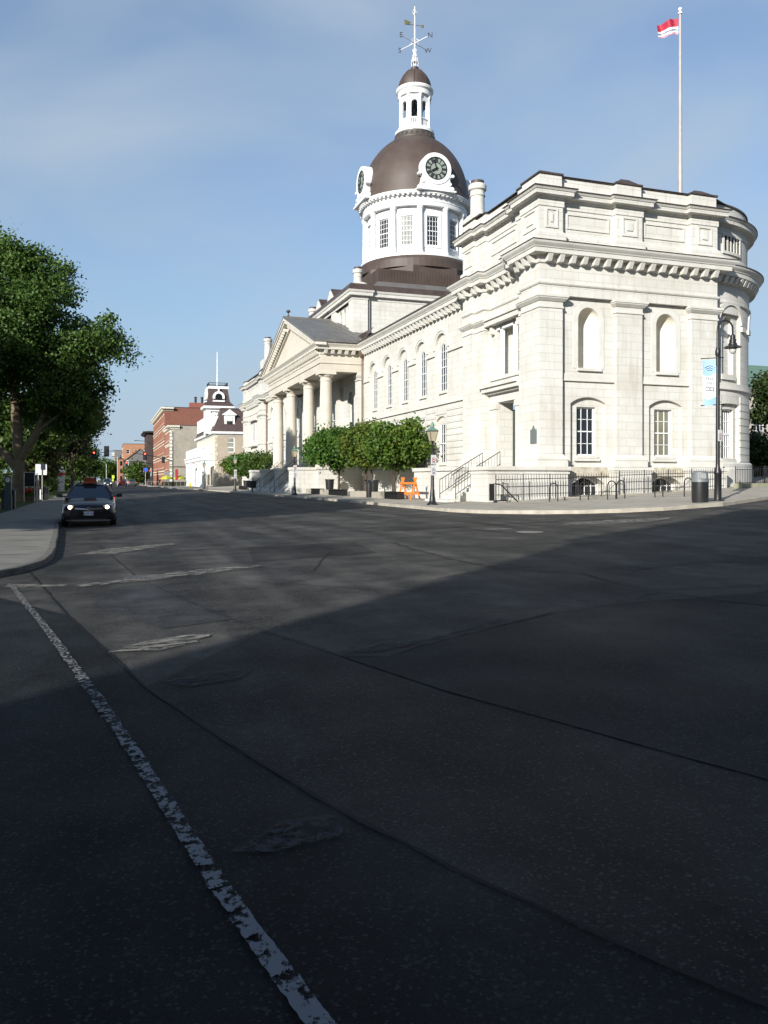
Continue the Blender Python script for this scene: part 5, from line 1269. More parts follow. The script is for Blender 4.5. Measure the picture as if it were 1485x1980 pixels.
# old-style lamp posts
def old_lamp(label, x, y, z):
    t = thing('lamp_post', label, 'lamp post', (0, 0, 0), 'old-style lamp posts along the kerb')
    b = B(); b.lathe(0, 0, [(.27, 0), (.27, .05), (.2, .09), (.15, .18), (.115, .45), (.10, .7), (.085, .75), (.075, 1.8), (.06, 2.0), (.045, 2.3), (.035, 2.75), (.05, 2.78), (.05, 2.84), (.03, 2.86), (.03, 3.0)], 14)
    b.tube([(-.16, 0, 2.62), (.16, 0, 2.62)], .014, 6)
    b.build('post', BLACK, t, smooth=True, ang=40)
    b = B()
    for s_ in (0, 1, 2, 3):
        a = R(45 + 90 * s_); b.tube([(.03 * math.cos(a), .03 * math.sin(a), 2.85), (.11 * math.cos(a), .11 * math.sin(a), 2.94), (.155 * math.cos(a), .155 * math.sin(a), 3.0), (.29 * math.cos(a), .29 * math.sin(a), 3.45)], .014, 5)
    b.box(-.215, .215, -.215, .215, 3.44, 3.475)
    b.build('lantern_frame', mat('dull_bronze_frame', (.10, .085, .055), .5, metal=.3), t)
    b = B(); b.frustum((-.10, .10, -.10, .10), 3.0, (-.195, .195, -.195, .195), 3.44); b.build('lantern_glass', LAMPGL, t)
    b = B(); b.frustum((-.235, .235, -.235, .235), 3.475, (-.07, .07, -.07, .07), 3.62); b.lathe(0, 0, [(.07, 3.62), (.09, 3.66), (.075, 3.8), (.05, 3.83), (.05, 3.86), (0, 3.9)], 10); b.build('lantern_roof', GREENCU, t)
    t.location = (x, y, z); return t
l1 = old_lamp('old-style lamp post with green lantern roof beside the orange barricade', 14.42, 35.1, zs(14.42))
for x, y, lb in ((13.9, 62.3, 'old-style lamp post with green lantern roof in front of the portico steps'), (13.2, 89, 'old-style lamp post before the distant row of clipped maples'), (12.65, 114, 'old-style lamp post standing by the white hotel verandah')):
    dup(l1, (x, y, zs(x)), label=lb)
for i, (x, y) in enumerate(((14.42, 35.1), (13.9, 62.3), (13.2, 89))):
    wh = ('by the orange barricade', 'before the portico steps', 'before the distant maples')[i]
    n = Vector((.32, -.947, 0)); z0 = zs(x)
    for k, (dz, hh) in enumerate(((2.12, .46), (1.62, .50))):
        parking_sign(('upper' if k == 0 else 'lower') + ' white parking sign on the lamp post ' + wh, tuple(Vector((x, y, z0 + dz)) + n * .085), .32, hh - .02, k, tuple(n))

# big bin
t = thing('litter_bin', 'round black litter bin with a grey domed lid beside the hooked lamp post', 'litter bin', (22.0, 25.95, zs(22)))
zb = zs(22.0); bx, by = 22.0, 25.95
b = B(); b.lathe(bx, by, [(.30, zb), (.30, zb + .03), (.315, zb + .1), (.32, zb + .76), (.33, zb + .77), (.33, zb + .80), (.3, zb + .80)], 28); b.build('drum', BLACKP, t, smooth=True, ang=30)
GREYP = mat('grey_plastic', (.13, .14, .145), .5)
b = B(); b.lathe(bx, by, [(.335, zb + .80), (.335, zb + .86), (.31, zb + .9), (.29, zb + 1.12), (.26, zb + 1.19), (.18, zb + 1.23), (0, zb + 1.24)], 28); b.build('domed_lid', GREYP, t, smooth=True, ang=40)
b = B(); M = frame((bx - .10, by - .29, zb + 1.03), (.94, -.33, 0), (0, .1, 1)); mbox(b, M, -.14, .12, -.1, .1, -.05, .015); b.build('flap', mat('light_grey_plastic', (.24, .25, .25), .45), t)

# bicycle racks
def rack(label, x, y, z):
    t = bpy.data.objects.new
    b = B(); pts = [(-.22, 0, -.05), (-.22, 0, .6)] + [(-.22 * math.cos(a), 0, .62 + .22 * math.sin(a)) for a in [math.pi * i / 10 for i in range(11)]] + [(.22, 0, .6), (.22, 0, -.05)]
    b.tube(pts, .026, 8); o = b.build('bike_rack', BLACK, None, smooth=True)
    tag(o, label, 'bike rack', 'hoop bike racks along the fence'); o.location = (x, y, z); return o
rk = rack('black hoop bike rack nearest the low stone terrace', 19.5, 32.75, zs(19.5))
for x, y, lb in ((20.85, 32.3, 'second black hoop bike rack from the stone terrace'), (21.85, 31.6, 'left one of the two touching bike rack hoops'), (22.34, 31.6, 'right one of the two touching bike rack hoops'), (24.05, 31.1, 'black hoop bike rack in front of the second basement window'), (24.95, 30.2, 'black hoop bike rack half hidden behind the litter bin')):
    o = dup(rk, (x, y, zs(x)), label=lb)
b = B(); b.lathe(20.3, 33.1, [(.04, zs(20.3) - .05), (.04, zs(20.3) + .16), (0, zs(20.3) + .18)], 10); o = b.build('bollard_stub', BLACK); tag(o, 'short black iron stub in the pavement beside the second bike rack', 'stub')

# iron fences along the end of the hall
def fence(label, pts, zb0, ht=1.17, sp=.145, low=.25, top=.98, every=10):
    P = [Vector(p) for p in pts]; t = thing('iron_fence', label, 'fence', (P[0].x, P[0].y, zb0(P[0].x)), 'iron fences round the hall')
    b = B(); r = B(); n = 0; posts = []
    for a, c in zip(P[:-1], P[1:]):
        L = (c - a).length; k = int(L / sp)
        for i in range(k + 1):
            p = a + (c - a) * i / k; z = zb0(p.x); post = (n % every == 0); n += 1
            if post:
                pb = B(); pb.tube([(p.x, p.y, z - .1), (p.x, p.y, z + ht + .02)], .026, 6); pb.build('fence_post', BLACK, t)
            else: b.tube([(p.x, p.y, z + .1), (p.x, p.y, z + ht - .05), (p.x, p.y, z + ht)], [.011, .011, .004], 5)
        for h in (low, top): r.tube([(a.x, a.y, zb0(a.x) + h), (c.x, c.y, zb0(c.x) + h)], .019, 6)
    b.build('pickets', BLACK, t); r.build('rail', BLACK, t)
    return t
fence('black iron picket fence below the stone terrace', [(17.55, 34.75), (24.45, 34.75)], lambda x: .63 + .02 * (x - 17.5), ht=1.2)
fence('black iron picket fence between the two basement windows and the lamp post', [(24.5, 34.75), (31.0, 34.75)], lambda x: .86 + .028 * (x - 24.5), ht=1.2)
fence('black iron picket fence round the foot of the rounded bay', [(32.2, 35.2), (34.5, 35.7), (36.6, 36.9)], lambda x: 1.18 + .02 * (x - 32), ht=1.15)
fence('dark iron picket fence before the tall bush at the right edge', [(37.4, 38.0), (39.6, 39.6), (45, 42)], lambda x: 1.36 + .01 * (x - 37), ht=1.15)
b = B()
b.box(17.5, 31.2, 34.62, 34.92, .2, .60); 
for x0, x1 in ((17.5, 21.0), (21.0, 24.5), (24.5, 27.8), (27.8, 31.2)): b.box(x0 + .01, x1 - .01, 34.58, 34.95, .3, zs(x0) + .09)
o = b.build('stone_kerb', CONC); tag(o, 'low stone kerb under the black fence at the end of the hall', 'kerb')
b = B(); b.extr([(31.8, 34.3, .8), (36.2, 35.2, .8), (40.5, 38.6, .8), (40.2, 39.2, .8), (36.0, 35.9, .8), (31.8, 34.9, .8)], (0, 0, .62))
o = b.build('low_wall', mat('mossy_stone', (.30, .29, .21), .9, c2=(.20, .21, .13), scale=3, bump=.5)); tag(o, 'low mossy stone edging in front of the rounded bay', 'low wall')
t = thing('area_railing', 'black iron rail with a sloping handrail at the area steps below the terrace', 'railing', (17.4, 34.5, .55))
b = B(); b.tube([(17.25, 34.35, .5), (17.25, 34.35, 1.42), (17.95, 34.35, 1.42), (17.95, 34.35, .55)], .03, 6); b.tube([(17.25, 34.35, .62), (17.95, 34.35, .62)], .03, 6); b.box(17.02, 17.2, 34.3, 34.4, .62, 1.42); b.build('gate_frame', BLACK, t)
b = B(); b.tube([(17.25, 34.3, 1.42), (17.6, 34.3, 1.36), (18.5, 34.3, .55)], .03, 6); b.build('handrail', BLACK, t)
# handrails of the side steps
for y, lb in ((37.45, 'nearer black handrail of the side door steps'), (39.5, 'farther black handrail of the side door steps')):
    t = thing('stair_railing', lb, 'railing', (16.65, y, .6), 'handrails at the side door')
    b = B(); b.tube([(16.65, y, .62), (16.65, y, 1.62), (19.15, y, 3.06), (19.15, y, 2.26)], .024, 6); b.build('handrail', BLACK, t)
    b = B(); b.tube([(16.65, y, .86), (19.15, y, 2.42)], .02, 6); b.build('bottom_rail', BLACK, t)
    b = B()
    for i in range(1, 15): x = 16.65 + 2.5 * i / 15; b.tube([(x, y, .86 + 1.56 * i / 15), (x, y, 1.62 + 1.44 * i / 15)], .011, 5, False)
    b.build('balusters', BLACK, t)

# orange barricade
ORG = mat('orange_painted_wood', (.75, .20, .025), .6, c2=(.62, .16, .02), scale=4)
ox, oz = 16.35, zs(16.35)
t = thing('barricade', 'bright orange wooden barricade with two trestle ends on the pavement', 'barricade', (ox, 43.2, oz))
for y in (42.35, 44.35):
    b = B()
    for s_ in (-1, 1):
        ya, yb = (y - .05, y) if s_ < 0 else (y + .002, y + .052)
        b.hexa([(ox + s_ * .31 - .05, ya, oz), (ox + s_ * .31 + .05, ya, oz), (ox + s_ * .31 + .05, yb, oz), (ox + s_ * .31 - .05, yb, oz), (ox - s_ * .07 - .05, ya, oz + 1.26), (ox - s_ * .07 + .05, ya, oz + 1.26), (ox - s_ * .07 + .05, yb, oz + 1.26), (ox - s_ * .07 - .05, yb, oz + 1.26)])
    b.build('trestle_end', ORG, t)
b = B(); b.box(ox - .1, ox - .02, 42.0, 44.7, oz + .86, oz + .98); b.box(ox - .26, ox - .18, 41.6, 45.1, oz + .30, oz + .42); b.build('long_board', ORG, t)
# slim bin, planters, benches
t = thing('litter_bin', 'slim round black litter bin in front of the yellowing maple', 'litter bin', (15.85, 49.2, zs(15.85)))
b = B(); z = zs(15.85); b.lathe(15.85, 49.2, [(.19, z), (.20, z + .05), (.20, z + .85), (.22, z + .86), (.22, z + .92)], 18); b.build('drum', BLACKP, t, smooth=True, ang=30)
b = B(); b.lathe(15.85, 49.2, [(.22, z + .925), (.16, z + .99), (.05, z + 1.03), (0, z + 1.03)], 18); b.build('lid', BLACK, t, smooth=True)
def planter(label, x, y, z):
    t = thing('planter', label, 'planter', (x, y, z), 'black planter tubs')
    b = B(); b.lathe(x, y, [(.29, z), (.30, z + .06), (.34, z + .72), (.38, z + .73), (.38, z + .80), (.33, z + .80), (.32, z + .7)], 18, cap=False); b.build('tub', BLACKP, t, smooth=True, ang=30)
    b = B(); b.lathe(x, y, [(0, z + .72), (.33, z + .7)], 14); b.build('soil', mat('potting_soil', (.03, .022, .015), .95), t)
planter('black planter tub beside the trunk of the largest clipped maple', 16.4, 61.0, zs(16.4) + .36); planter('black planter tub just behind the slim black bin', 16.6, 50.6, zs(16.6) + .3); planter('black planter tub beside the distant row of maples', 15.0, 92.5, zs(15) + .3)
def block(label, y, x=15.9, l=1.2):
    b = B(); z = zs(x); b.frustum((x - .25, x + .25, y - l / 2, y + l / 2), z - .05, (x - .24, x + .24, y - l / 2 + .015, y + l / 2 - .015), z + .38)
    o = b.build('concrete_block', CONC); tag(o, label, 'concrete block', 'concrete seat blocks'); return o
block('pale concrete seat block left of the planter by the largest maple', 65.3); block('pale concrete seat block below the planter by the largest maple', 60.2, l=2.0); block('pale concrete seat block left of the slim black bin', 51.8, l=2.2); block('pale concrete seat block right of the slim black bin', 47.2, l=1.9)
def bench(label, y, x=15.9, l=1.8):
    z = zs(x); t = thing('bench', label, 'bench', (x, y, z), 'black slatted benches')
    b = B()
    for k in range(5): b.box(x - .24 + k * .1, x - .17 + k * .1, y - l / 2, y + l / 2, z + .40, z + .44)
    b.build('seat', BLACK, t)
    for k in range(6):
        yy = y - l / 2 + .08 + (l - .16) * k / 5; b = B(); b.box(x - .22, x + .22, yy - .03, yy + .03, z, z + .39); b.build('support', BLACK, t)
bench('black slatted bench left of the planter by the largest maple', 62.9, l=2.6); bench('black slatted bench under the largest clipped maple', 56.9, l=3.6); bench('black slatted bench behind the orange barricade', 44.6, l=2.4); bench('black slatted bench before the distant row of maples', 96.0, x=15.2, l=4.0)
t = thing('pole_bin', 'black barrel litter bin on a short post near the portico', 'litter bin', (13.3, 78.2, zs(13.3)))
z = zs(13.3); b = B(); b.tube([(13.3, 78.2, z), (13.3, 78.2, z + .5)], .06, 8); b.build('post', BLACK, t)
b = B(); b.lathe(13.3, 78.2, [(.30, z + .42), (.36, z + .5), (.37, z + 1.05), (.40, z + 1.06), (.40, z + 1.13), (.3, z + 1.13)], 16); b.build('drum', BLACKP, t, smooth=True, ang=30)
t = thing('hydrant', 'yellow fire hydrant near the kerb in front of the hotel', 'fire hydrant', (11.6, 123, zs(11.3)))
z = zs(11.3); YEL = mat('yellow_hydrant_paint', (.72, .60, .03), .45)
b = B(); b.lathe(11.6, 123, [(.19, z), (.19, z + .06), (.13, z + .08), (.13, z + .62), (.17, z + .63), (.17, z + .68), (.13, z + .78), (.04, z + .86), (.04, z + .92), (0, z + .92)], 14); b.build('barrel', YEL, t, smooth=True, ang=30)
b = B(); b.tube([(11.37, 123, z + .5), (11.83, 123, z + .5)], .07, 8); b.tube([(11.6, 122.76, z + .48), (11.6, 123, z + .48)], .09, 8); b.build('outlet', YEL, t)
t = thing('sign_post', 'brown post with a small white sign beside the lamp post at the hotel', 'sign', (12.05, 104.5, zs(12)))
z = zs(12); b = B(); b.box(12.0, 12.1, 104.45, 104.55, z - .05, z + 1.95); b.build('post', mat('rusty_post', (.14, .07, .04), .8), t)
b = B(); b.box(11.86, 12.26, 104.40, 104.43, z + 1.95, z + 3.2); b.box(12.03, 12.08, 104.44, 104.5, z + 1.9, z + 3.2); b.build('sign_plate', SIGNW, t)

# ---------------- park side of the street
zp = .08
t = thing('pay_station', 'dark blue-grey parking pay station with a white P symbol', 'pay station', (-4.8, 44.9, zp))
PAYM = mat('dark_slate_paint', (.035, .055, .065), .5, c2=(.05, .07, .08), scale=5)
b = B(); b.box(-4.97, -4.61, 44.72, 45.08, zp - .02, zp + .74); b.box(-4.93, -4.64, 44.76, 45.05, zp + .74, zp + 1.72); b.build('cabinet', PAYM, t)
b = B(); b.hexa([(-5.0, 44.66, zp + 1.72), (-4.56, 44.66, zp + 1.78), (-4.56, 45.12, zp + 1.78), (-5.0, 45.12, zp + 1.72), (-4.98, 44.7, zp + 1.86), (-4.58, 44.7, zp + 1.84), (-4.58, 45.1, zp + 1.84), (-4.98, 45.1, zp + 1.86)]); b.build('cap', mat('dark_red_brown_cap', (.06, .03, .025), .5), t)
M = frame((-4.785, 44.745, zp + 1.52), (1, 0, 0), (0, 0, 1)); b = B(); disc_ring(b, M, 0, .125, .004); b.build('disc', SIGNW, t)
b = B(); disc_ring(b, M, .095, .108, .008); text_mesh(b, 'P', .17, M @ Matrix.Translation((0, -.005, .006)), .001); b.build('letter', SIGNK, t)
t = thing('litter_bin', 'black square bin half hidden behind the parking pay station', 'litter bin', (-4.95, 46.6, zp))
b = B(); b.box(-5.25, -4.62, 46.3, 46.9, zp, zp + .95); b.build('box', BLACKP, t); b = B(); b.frustum((-5.28, -4.59, 46.27, 46.93), zp + .952, (-5.1, -4.77, 46.45, 46.75), zp + 1.08); b.build('lid', BLACK, t)
def post(name, label, cat, x, y, h, r=.035, m=STEEL):
    b = B(); b.tube([(x, y, 0), (x, y, zp + h)], r, 8); o = b.build(name, m, None, smooth=True); tag(o, label, cat); return o
post('sign_pole', 'thin grey steel pole in front of the dark notice board', 'pole', -4.6, 60.2, 2.0)
t = thing('notice_board', 'black notice board in a pale frame on the park pavement', 'notice board', (-5.1, 60.6, zp))
b = B()
for x in (-5.45, -4.78): b.tube([(x, 60.6, 0), (x, 60.6, zp + 2.06)], .03, 6)
b.box(-5.48, -4.75, 60.57, 60.63, zp + 2.02, zp + 2.08); b.box(-5.48, -4.75, 60.57, 60.63, zp + 1.02, zp + 1.07); b.build('frame', STEEL, t)
b = B(); b.box(-5.42, -4.81, 60.58, 60.62, zp + 1.08, zp + 2.01); b.build('board', mat('dark_board', (.008, .01, .014), .25), t)
t = thing('park_sign', 'red and white sign under a blue panel on a pale cross post', 'sign', (-5.75, 63, zp))
b = B(); b.tube([(-5.75, 63, 0), (-5.75, 63, zp + 2.6)], .04, 6); b.box(-5.98, -5.5, 62.98, 63.02, zp + 1.35, zp + 1.39); b.build('post', mat('pale_blue_post', (.35, .45, .48), .5), t)
b = B(); b.box(-5.95, -5.53, 62.93, 62.96, zp + 1.75, zp + 2.2); b.build('red_panel', mat('red_sign', (.45, .03, .03), .5), t)
b = B(); b.extr([(-5.9, 62.92, zp + 1.83), (-5.6, 62.92, zp + 1.83), (-5.56, 62.92, zp + 1.95), (-5.72, 62.92, zp + 2.12), (-5.9, 62.92, zp + 2.12)], (0, -.01, 0)); b.build('white_shape', SIGNW, t)
b = B(); b.box(-5.95, -5.56, 62.93, 62.96, zp + 2.3, zp + 2.62); b.build('blue_panel', mat('deep_blue_sign', (.03, .05, .16), .5), t)
t = thing('park_map_sign', 'pale sign panels on steel posts behind the notice board', 'sign', (-4.7, 66, zp))
b = B()
for x in (-4.95, -4.68): b.tube([(x, 66, 0), (x, 66, zp + 2.6)], .035, 6)
b.build('post', STEEL, t)
b = B(); b.box(-5.15, -4.72, 65.93, 65.97, zp + 1.9, zp + 2.7); b.box(-4.60, -4.36, 65.93, 65.97, zp + 1.9, zp + 2.7); b.build('sign_plate', SIGNW, t)
b = B(); b.box(-4.78, -4.5, 65.88, 65.92, zp + 2.3, zp + 2.75); b.build('dark_panel', mat('dark_blue_panel', (.02, .03, .06), .4), t)
for x, y, w_, h, lb in ((-4.45, 66.3, .44, 1.03, 'black newspaper box at the pavement edge behind the notice board'), (-5.0, 64.2, .4, 1.55, 'tall black box between the white pipes in the park')):
    t = thing('newspaper_box', lb, 'newspaper box', (x, y, zp)); b = B(); b.box(x - w_ / 2, x + w_ / 2, y - .22, y + .22, zp + .1, zp + h); b.build('case', BLACKP, t)
    b = B(); b.box(x - w_ * .36, x + w_ * .36, y - .235, y - .225, zp + h * .5, zp + h * .9); b.build('window', GLASS, t)
    b = B(); b.box(x - w_ * .42, x + w_ * .42, y - .2, y + .2, zp - .02, zp + .098); b.build('foot', BLACK, t)
for x, lb in ((-5.26, 'left one of the two white pipe bollards'), (-5.02, 'right one of the two white pipe bollards')):
    b = B(); b.tube([(x, 69.0, 0), (x, 69, zp + .72), (x, 69, zp + .76)], [.05, .05, .02], 8); o = b.build('bollard', mat('white_bollard_paint', (.7, .7, .68), .5), None, smooth=True); tag(o, lb, 'bollard', 'white pipe bollards')
t = thing('flower_planter', 'wooden planter full of red flowers beside the maple trunk', 'flower planter', (-5.2, 61.9, zp))
b = B(); b.frustum((-5.45, -4.95, 61.65, 62.1), zp + .02, (-5.55, -4.85, 61.55, 62.2), zp + .38); b.build('box', mat('grey_wood', (.16, .12, .08), .8), t)
V, Q, _ = leaves([((-5.2, 61.85, zp + .55), .48, .2)], 70, 20, .06, 301, csize=.12); me = fast_mesh('foliage', V - np.array([-5.2, 61.9, zp]), Q, LEAF); o = bpy.data.objects.new('foliage', me); COL.objects.link(o); o.parent = t
V, Q, _ = leaves([((-5.25, 61.75, zp + .72), .5, .14)], 50, 14, .07, 302, csize=.09); me = fast_mesh('flowers', V - np.array([-5.2, 61.9, zp]), Q, mat('red_flower', (.55, .04, .03), .6, c2=(.45, .02, .02), scale=8)); o = bpy.data.objects.new('flowers', me); COL.objects.link(o); o.parent = t
t = thing('stone_pillar', 'white stone pillar with a red band and stepped cap at the park edge', 'pillar', (-5.9, 116, zp))
PW = mat('white_stone', (.55, .52, .47), .8, c2=(.46, .43, .38), scale=3)
b = B(); b.box(-6.3, -5.5, 115.6, 116.4, 0, zp + 2.1); b.build('shaft', PW, t)
b = B(); b.box(-6.32, -5.48, 115.58, 116.42, zp + 2.102, zp + 2.5); b.build('red_band', mat('red_enamel', (.55, .07, .04), .5), t)
b = B(); b.box(-6.5, -5.3, 115.4, 116.6, zp + 2.5, zp + 2.75); b.box(-6.2, -5.6, 115.7, 116.3, zp + 2.75, zp + 3.4); b.build('cap', PW, t)
t = thing('globe_lamp', 'white globe lamp on a dark pole in the park behind the big maple', 'lamp', (-8.6, 72.5, .05))
b = B(); b.tube([(-8.6, 72.5, 0), (-8.6, 72.5, 4.2)], .05, 8); b.build('pole', BLACK, t); b = B(); b.lathe(-8.6, 72.5, [(.26 * math.sin(math.pi * i / 10), 4.42 - .26 * math.cos(math.pi * i / 10)) for i in range(11)], 16); b.build('globe', mat('white_globe_glass', (.5, .5, .48), .3), t, smooth=True)

# ================================================================== FLAG
t = thing('flagpole', 'tall pale flagpole on the flat roof of the end block', 'flagpole', (31.0, 38.2, 17.05))
FPX, FPY = 31.0, 38.2
b = B(); b.lathe(FPX, FPY, [(.18, 17.0), (.18, 17.7), (.125, 17.75), (.12, 19.4), (.105, 19.5), (.075, 28.2), (.075, 28.25)], 14); b.build('pole', mat('weathered_white_pole', (.36, .33, .31), .45, c2=(.28, .25, .23), scale=2), t, smooth=True, ang=30)
b = B(); b.lathe(FPX, FPY, [(.07, 28.24), (.12, 28.27), (.12, 28.36), (.04, 28.38), (.04, 28.44)] + [(.11 * math.sin(math.pi * i / 8), 28.54 - .11 * math.cos(math.pi * i / 8)) for i in range(9)], 14); b.build('finial', mat('white_ball', (.75, .75, .72), .3), t, smooth=True)
FLG = []
for nm, c in (('flag_crimson', (.36, .018, .045)), ('flag_white', (.72, .72, .74)), ('flag_grey_blue', (.12, .15, .22)), ('flag_pink', (.55, .22, .26))): FLG.append(mat(nm, c, .7))
fb = B(); nu, nv = 34, 20; fd = Vector((-.90, .40, 0)).normalized(); fn = Vector((.40, .90, 0))
def fp(i, j):
    u, v = i / nu, j / nv
    return tuple(Vector((FPX, FPY, 28.05)) + fd * (.1 + 1.2 * u * (1 - .12 * math.sin(u * 3))) + fn * (.2 * math.sin(u * 9 + v * 1.5) * (0.3 + u)) + Vector((0, 0, -v * .92 * (1 - .1 * u) - .30 * u * u + .06 * math.sin(u * 8 + v * 2) * u - .05 * u)))
for i in range(nu):
    for j in range(nv):
        v = (j + .5) / nv + .035 * math.sin((i / nu) * 12); fb.m = 0 if v < .52 else 1 if v < .68 else 2 if v < .77 else 1 if v < .9 else 3
        fb.poly([fp(i, j), fp(i + 1, j), fp(i + 1, j + 1), fp(i, j + 1)])
o = fb.build('flag', FLG, None, smooth=True); tag(o, 'crimson flag with white and blue wavy bands flying from the roof flagpole', 'flag')

# ================================================================== CARS
RUB = mat('tyre_rubber', (.012, .012, .012), .8); RIM = mat('alloy_rim', (.30, .30, .31), .35, metal=.7)
CGL = mat('car_glass', (.012, .018, .026), .04, spec=.7); TRIMK = mat('black_car_trim', (.008, .008, .009), .5); CHR = mat('chrome', (.6, .6, .6), .15, metal=1.0)
HEADON = mat('lit_headlamp', (.9, .85, .7), .3, emit=((1.0, .82, .55), 9.0)); HEADOFF = mat('headlamp_lens', (.35, .36, .38), .1, spec=.8); TAIL = mat('red_tail_lamp', (.35, .01, .01), .25, emit=((1, .05, .03), .5))
def smooth_grid(b, rows):
    k = len(rows[0])
    for r0, r1 in zip(rows[:-1], rows[1:]):
        for j in range(k - 1): b.poly([r0[j], r0[j + 1], r1[j + 1], r1[j]])
def spline_rows(rows, k=3):
    A = np.array(rows)
    def cr(A):
        P = np.concatenate([A[:1] * 2 - A[1:2], A, A[-1:] * 2 - A[-2:-1]]); out = []
        for i in range(1, len(P) - 2):
            for j in range(k):
                t = j / k; p0, p1, p2, p3 = P[i - 1], P[i], P[i + 1], P[i + 2]
                out.append(.5 * (2 * p1 + (p2 - p0) * t + (2 * p0 - 5 * p1 + 4 * p2 - p3) * t * t + (3 * p1 - p0 - 3 * p2 + p3) * t ** 3))
        out.append(P[-2]); return np.array(out)
    A = cr(A); A = np.swapaxes(cr(np.swapaxes(A, 0, 1)), 0, 1)
    return [[tuple(p) for p in r] for r in A]
def car(name, label, cat, paint, x, y, z, face=-1, lit=True, h=1.0, box=0.0, group=None, sign=None, plate=None):
    """car about 4.8 m long, front towards -y when face = -1; h scales the height, box squares the tail"""
    t = thing(name, label, cat, (0, 0, 0), group)
    # stations: y, half width, z bottom, z belt, z top edge, z centre
    st = [(-2.38, .60, .32, .55, .62, .64), (-2.34, .74, .24, .58, .68, .70), (-2.22, .84, .20, .62, .74, .77), (-1.9, .89, .19, .70, .84, .87), (-1.3, .905, .18, .80, .92, .96), (-.95, .91, .18, .86, .97, 1.01), (-.3, .91, .18, .90, .98, 1.0), (.6, .91, .18, .93, 1.0, 1.01), (1.3, .905, .18, .95, 1.03, 1.04), (1.8, .89, .2, .93, 1.05, 1.07), (2.2, .84, .24, .84, 1.02, 1.05), (2.36, .74, .3, .7, .9, .93), (2.4, .62, .36, .62, .8, .82)]
    b = B(); rows = []
    for y_, w_, z0, zb_, zt, zc in st:
        if box and y_ > .5: zt += box * .35; zc += box * .35; zb_ += box * .2
        hs = lambda v: v * h
        half = [(w_ * .84, hs(z0)), (w_ * .96, hs(z0 + .06)), (w_, hs(z0 + .24)), (w_ * .985, hs((z0 + zb_) / 2 + .1)), (w_ * .945, hs(zb_)), (w_ * .82, hs(zt - .01)), (w_ * .55, hs((zt + zc) / 2 + .005)), (0, hs(zc))]
        rows.append([(-a, y_, c) for a, c in half] + [(a, y_, c) for a, c in half[:-1][::-1]])
    rows = spline_rows(rows)
    smooth_grid(b, rows); b.poly(rows[0]); b.poly(rows[-1][::-1])
    b.build('body', paint, t, smooth=True, ang=50)
    # greenhouse
    g = [(-1.25, .72, .77, .95, .955), (-.30, .69, .555, .985, 1.40), (.0, .69, .545, .985, 1.45), (.7, .69, .54, 1.0, 1.465), (1.1, .69, .54, 1.0, 1.42), (1.95 - .0, .70, .66, 1.06, 1.08)]
    if box: g[-1] = (2.25, .74, .66, 1.1, 1.15); g[-2] = (1.95, .72, .60, 1.0, 1.44)
    def q(i, s_, top): y_, wb, wt, zb_, zt = g[i]; return (s_ * (wt if top else wb + .07), y_, (zt if top else zb_) * h)
    b = B(); b.poly([q(0, -1, 0), q(0, 1, 0), q(1, 1, 1), q(1, -1, 1)]); b.build('windscreen', CGL, t)
    b = B(); b.poly([q(4, -1, 1), q(4, 1, 1), q(5, 1, 0), q(5, -1, 0)]); b.build('rear_window', CGL, t)
    for s_ in (-1, 1):
        b = B(); b.poly([q(0, s_, 0), q(1, s_, 1), q(1, s_, 0)]); 
        for i in (1, 2, 3): b.poly([q(i, s_, 0), q(i, s_, 1), q(i + 1, s_, 1), q(i + 1, s_, 0)])
        b.poly([q(4, s_, 0), q(4, s_, 1), q(5, s_, 0)]); b.build('side_window', CGL, t)
    b = B()
    rr = []
    for i in (1, 2, 3, 4): y_, wb, wt, zb_, zt = g[i]; rr.append([(-wt - .02, y_, (zt - .03) * h), (-wt * .85, y_, (zt + .02) * h), (0, y_, (zt + .045) * h), (wt * .85, y_, (zt + .02) * h), (wt + .02, y_, (zt - .03) * h)])
    rr = spline_rows(rr); smooth_grid(b, rr); b.poly(rr[0])
    for s_ in (-1, 1):
        b.tube([q(0, s_, 0), q(1, s_, 1)], .035, 6); b.tube([q(4, s_, 1), q(5, s_, 0)], .05, 6); b.tube([q(1, s_, 1), q(2, s_, 1), q(3, s_, 1), q(4, s_, 1)], .03, 6)
        m_ = q(3, s_, 0); n_ = q(3, s_, 1); b.tube([m_, n_], .035, 6)
    b.build('roof', paint, t, smooth=True, ang=50)
    for s_ in (-1, 1):
        for yy in (-1.45, 1.4):
            wb = B(); prof = [(.20, -.1), (.32, -.1), (.335, -.06), (.335, .06), (.32, .1), (.20, .1)]
            vs = []; n = 20
            tm = bpy.data.meshes.new
            wb.lathe(0, 0, [(r_, z_) for r_, z_ in prof], n, cap=False); wb.v = [(s_ * .80 + z_, yy + x_, .335 + y_) for x_, y_, z_ in wb.v]
            wo = wb.build('wheel', RUB, t, smooth=True, ang=40)
            rb = B(); rb.lathe(0, 0, [(.21, .06), (.19, .085), (.06, .07), (0, .08)], n); rb.v = [(s_ * (.80 + z_ + .01), yy + x_, .335 + y_) for x_, y_, z_ in rb.v]; rb.build('rim', RIM, wo, smooth=True)
        b = B(); z_ = .98 * h; b.tube([(s_ * .76, -.72, z_ + .03), (s_ * 1.0, -.70, z_ + .06)], .03, 6); b.hexa([(s_ * .93, -.78, z_), (s_ * 1.13, -.72, z_ + .02), (s_ * 1.13, -.62, z_ + .02), (s_ * .93, -.66, z_), (s_ * .93, -.78, z_ + .12), (s_ * 1.11, -.72, z_ + .14), (s_ * 1.11, -.62, z_ + .14), (s_ * .93, -.66, z_ + .12)]); b.build('mirror', TRIMK, t, smooth=True, ang=50)
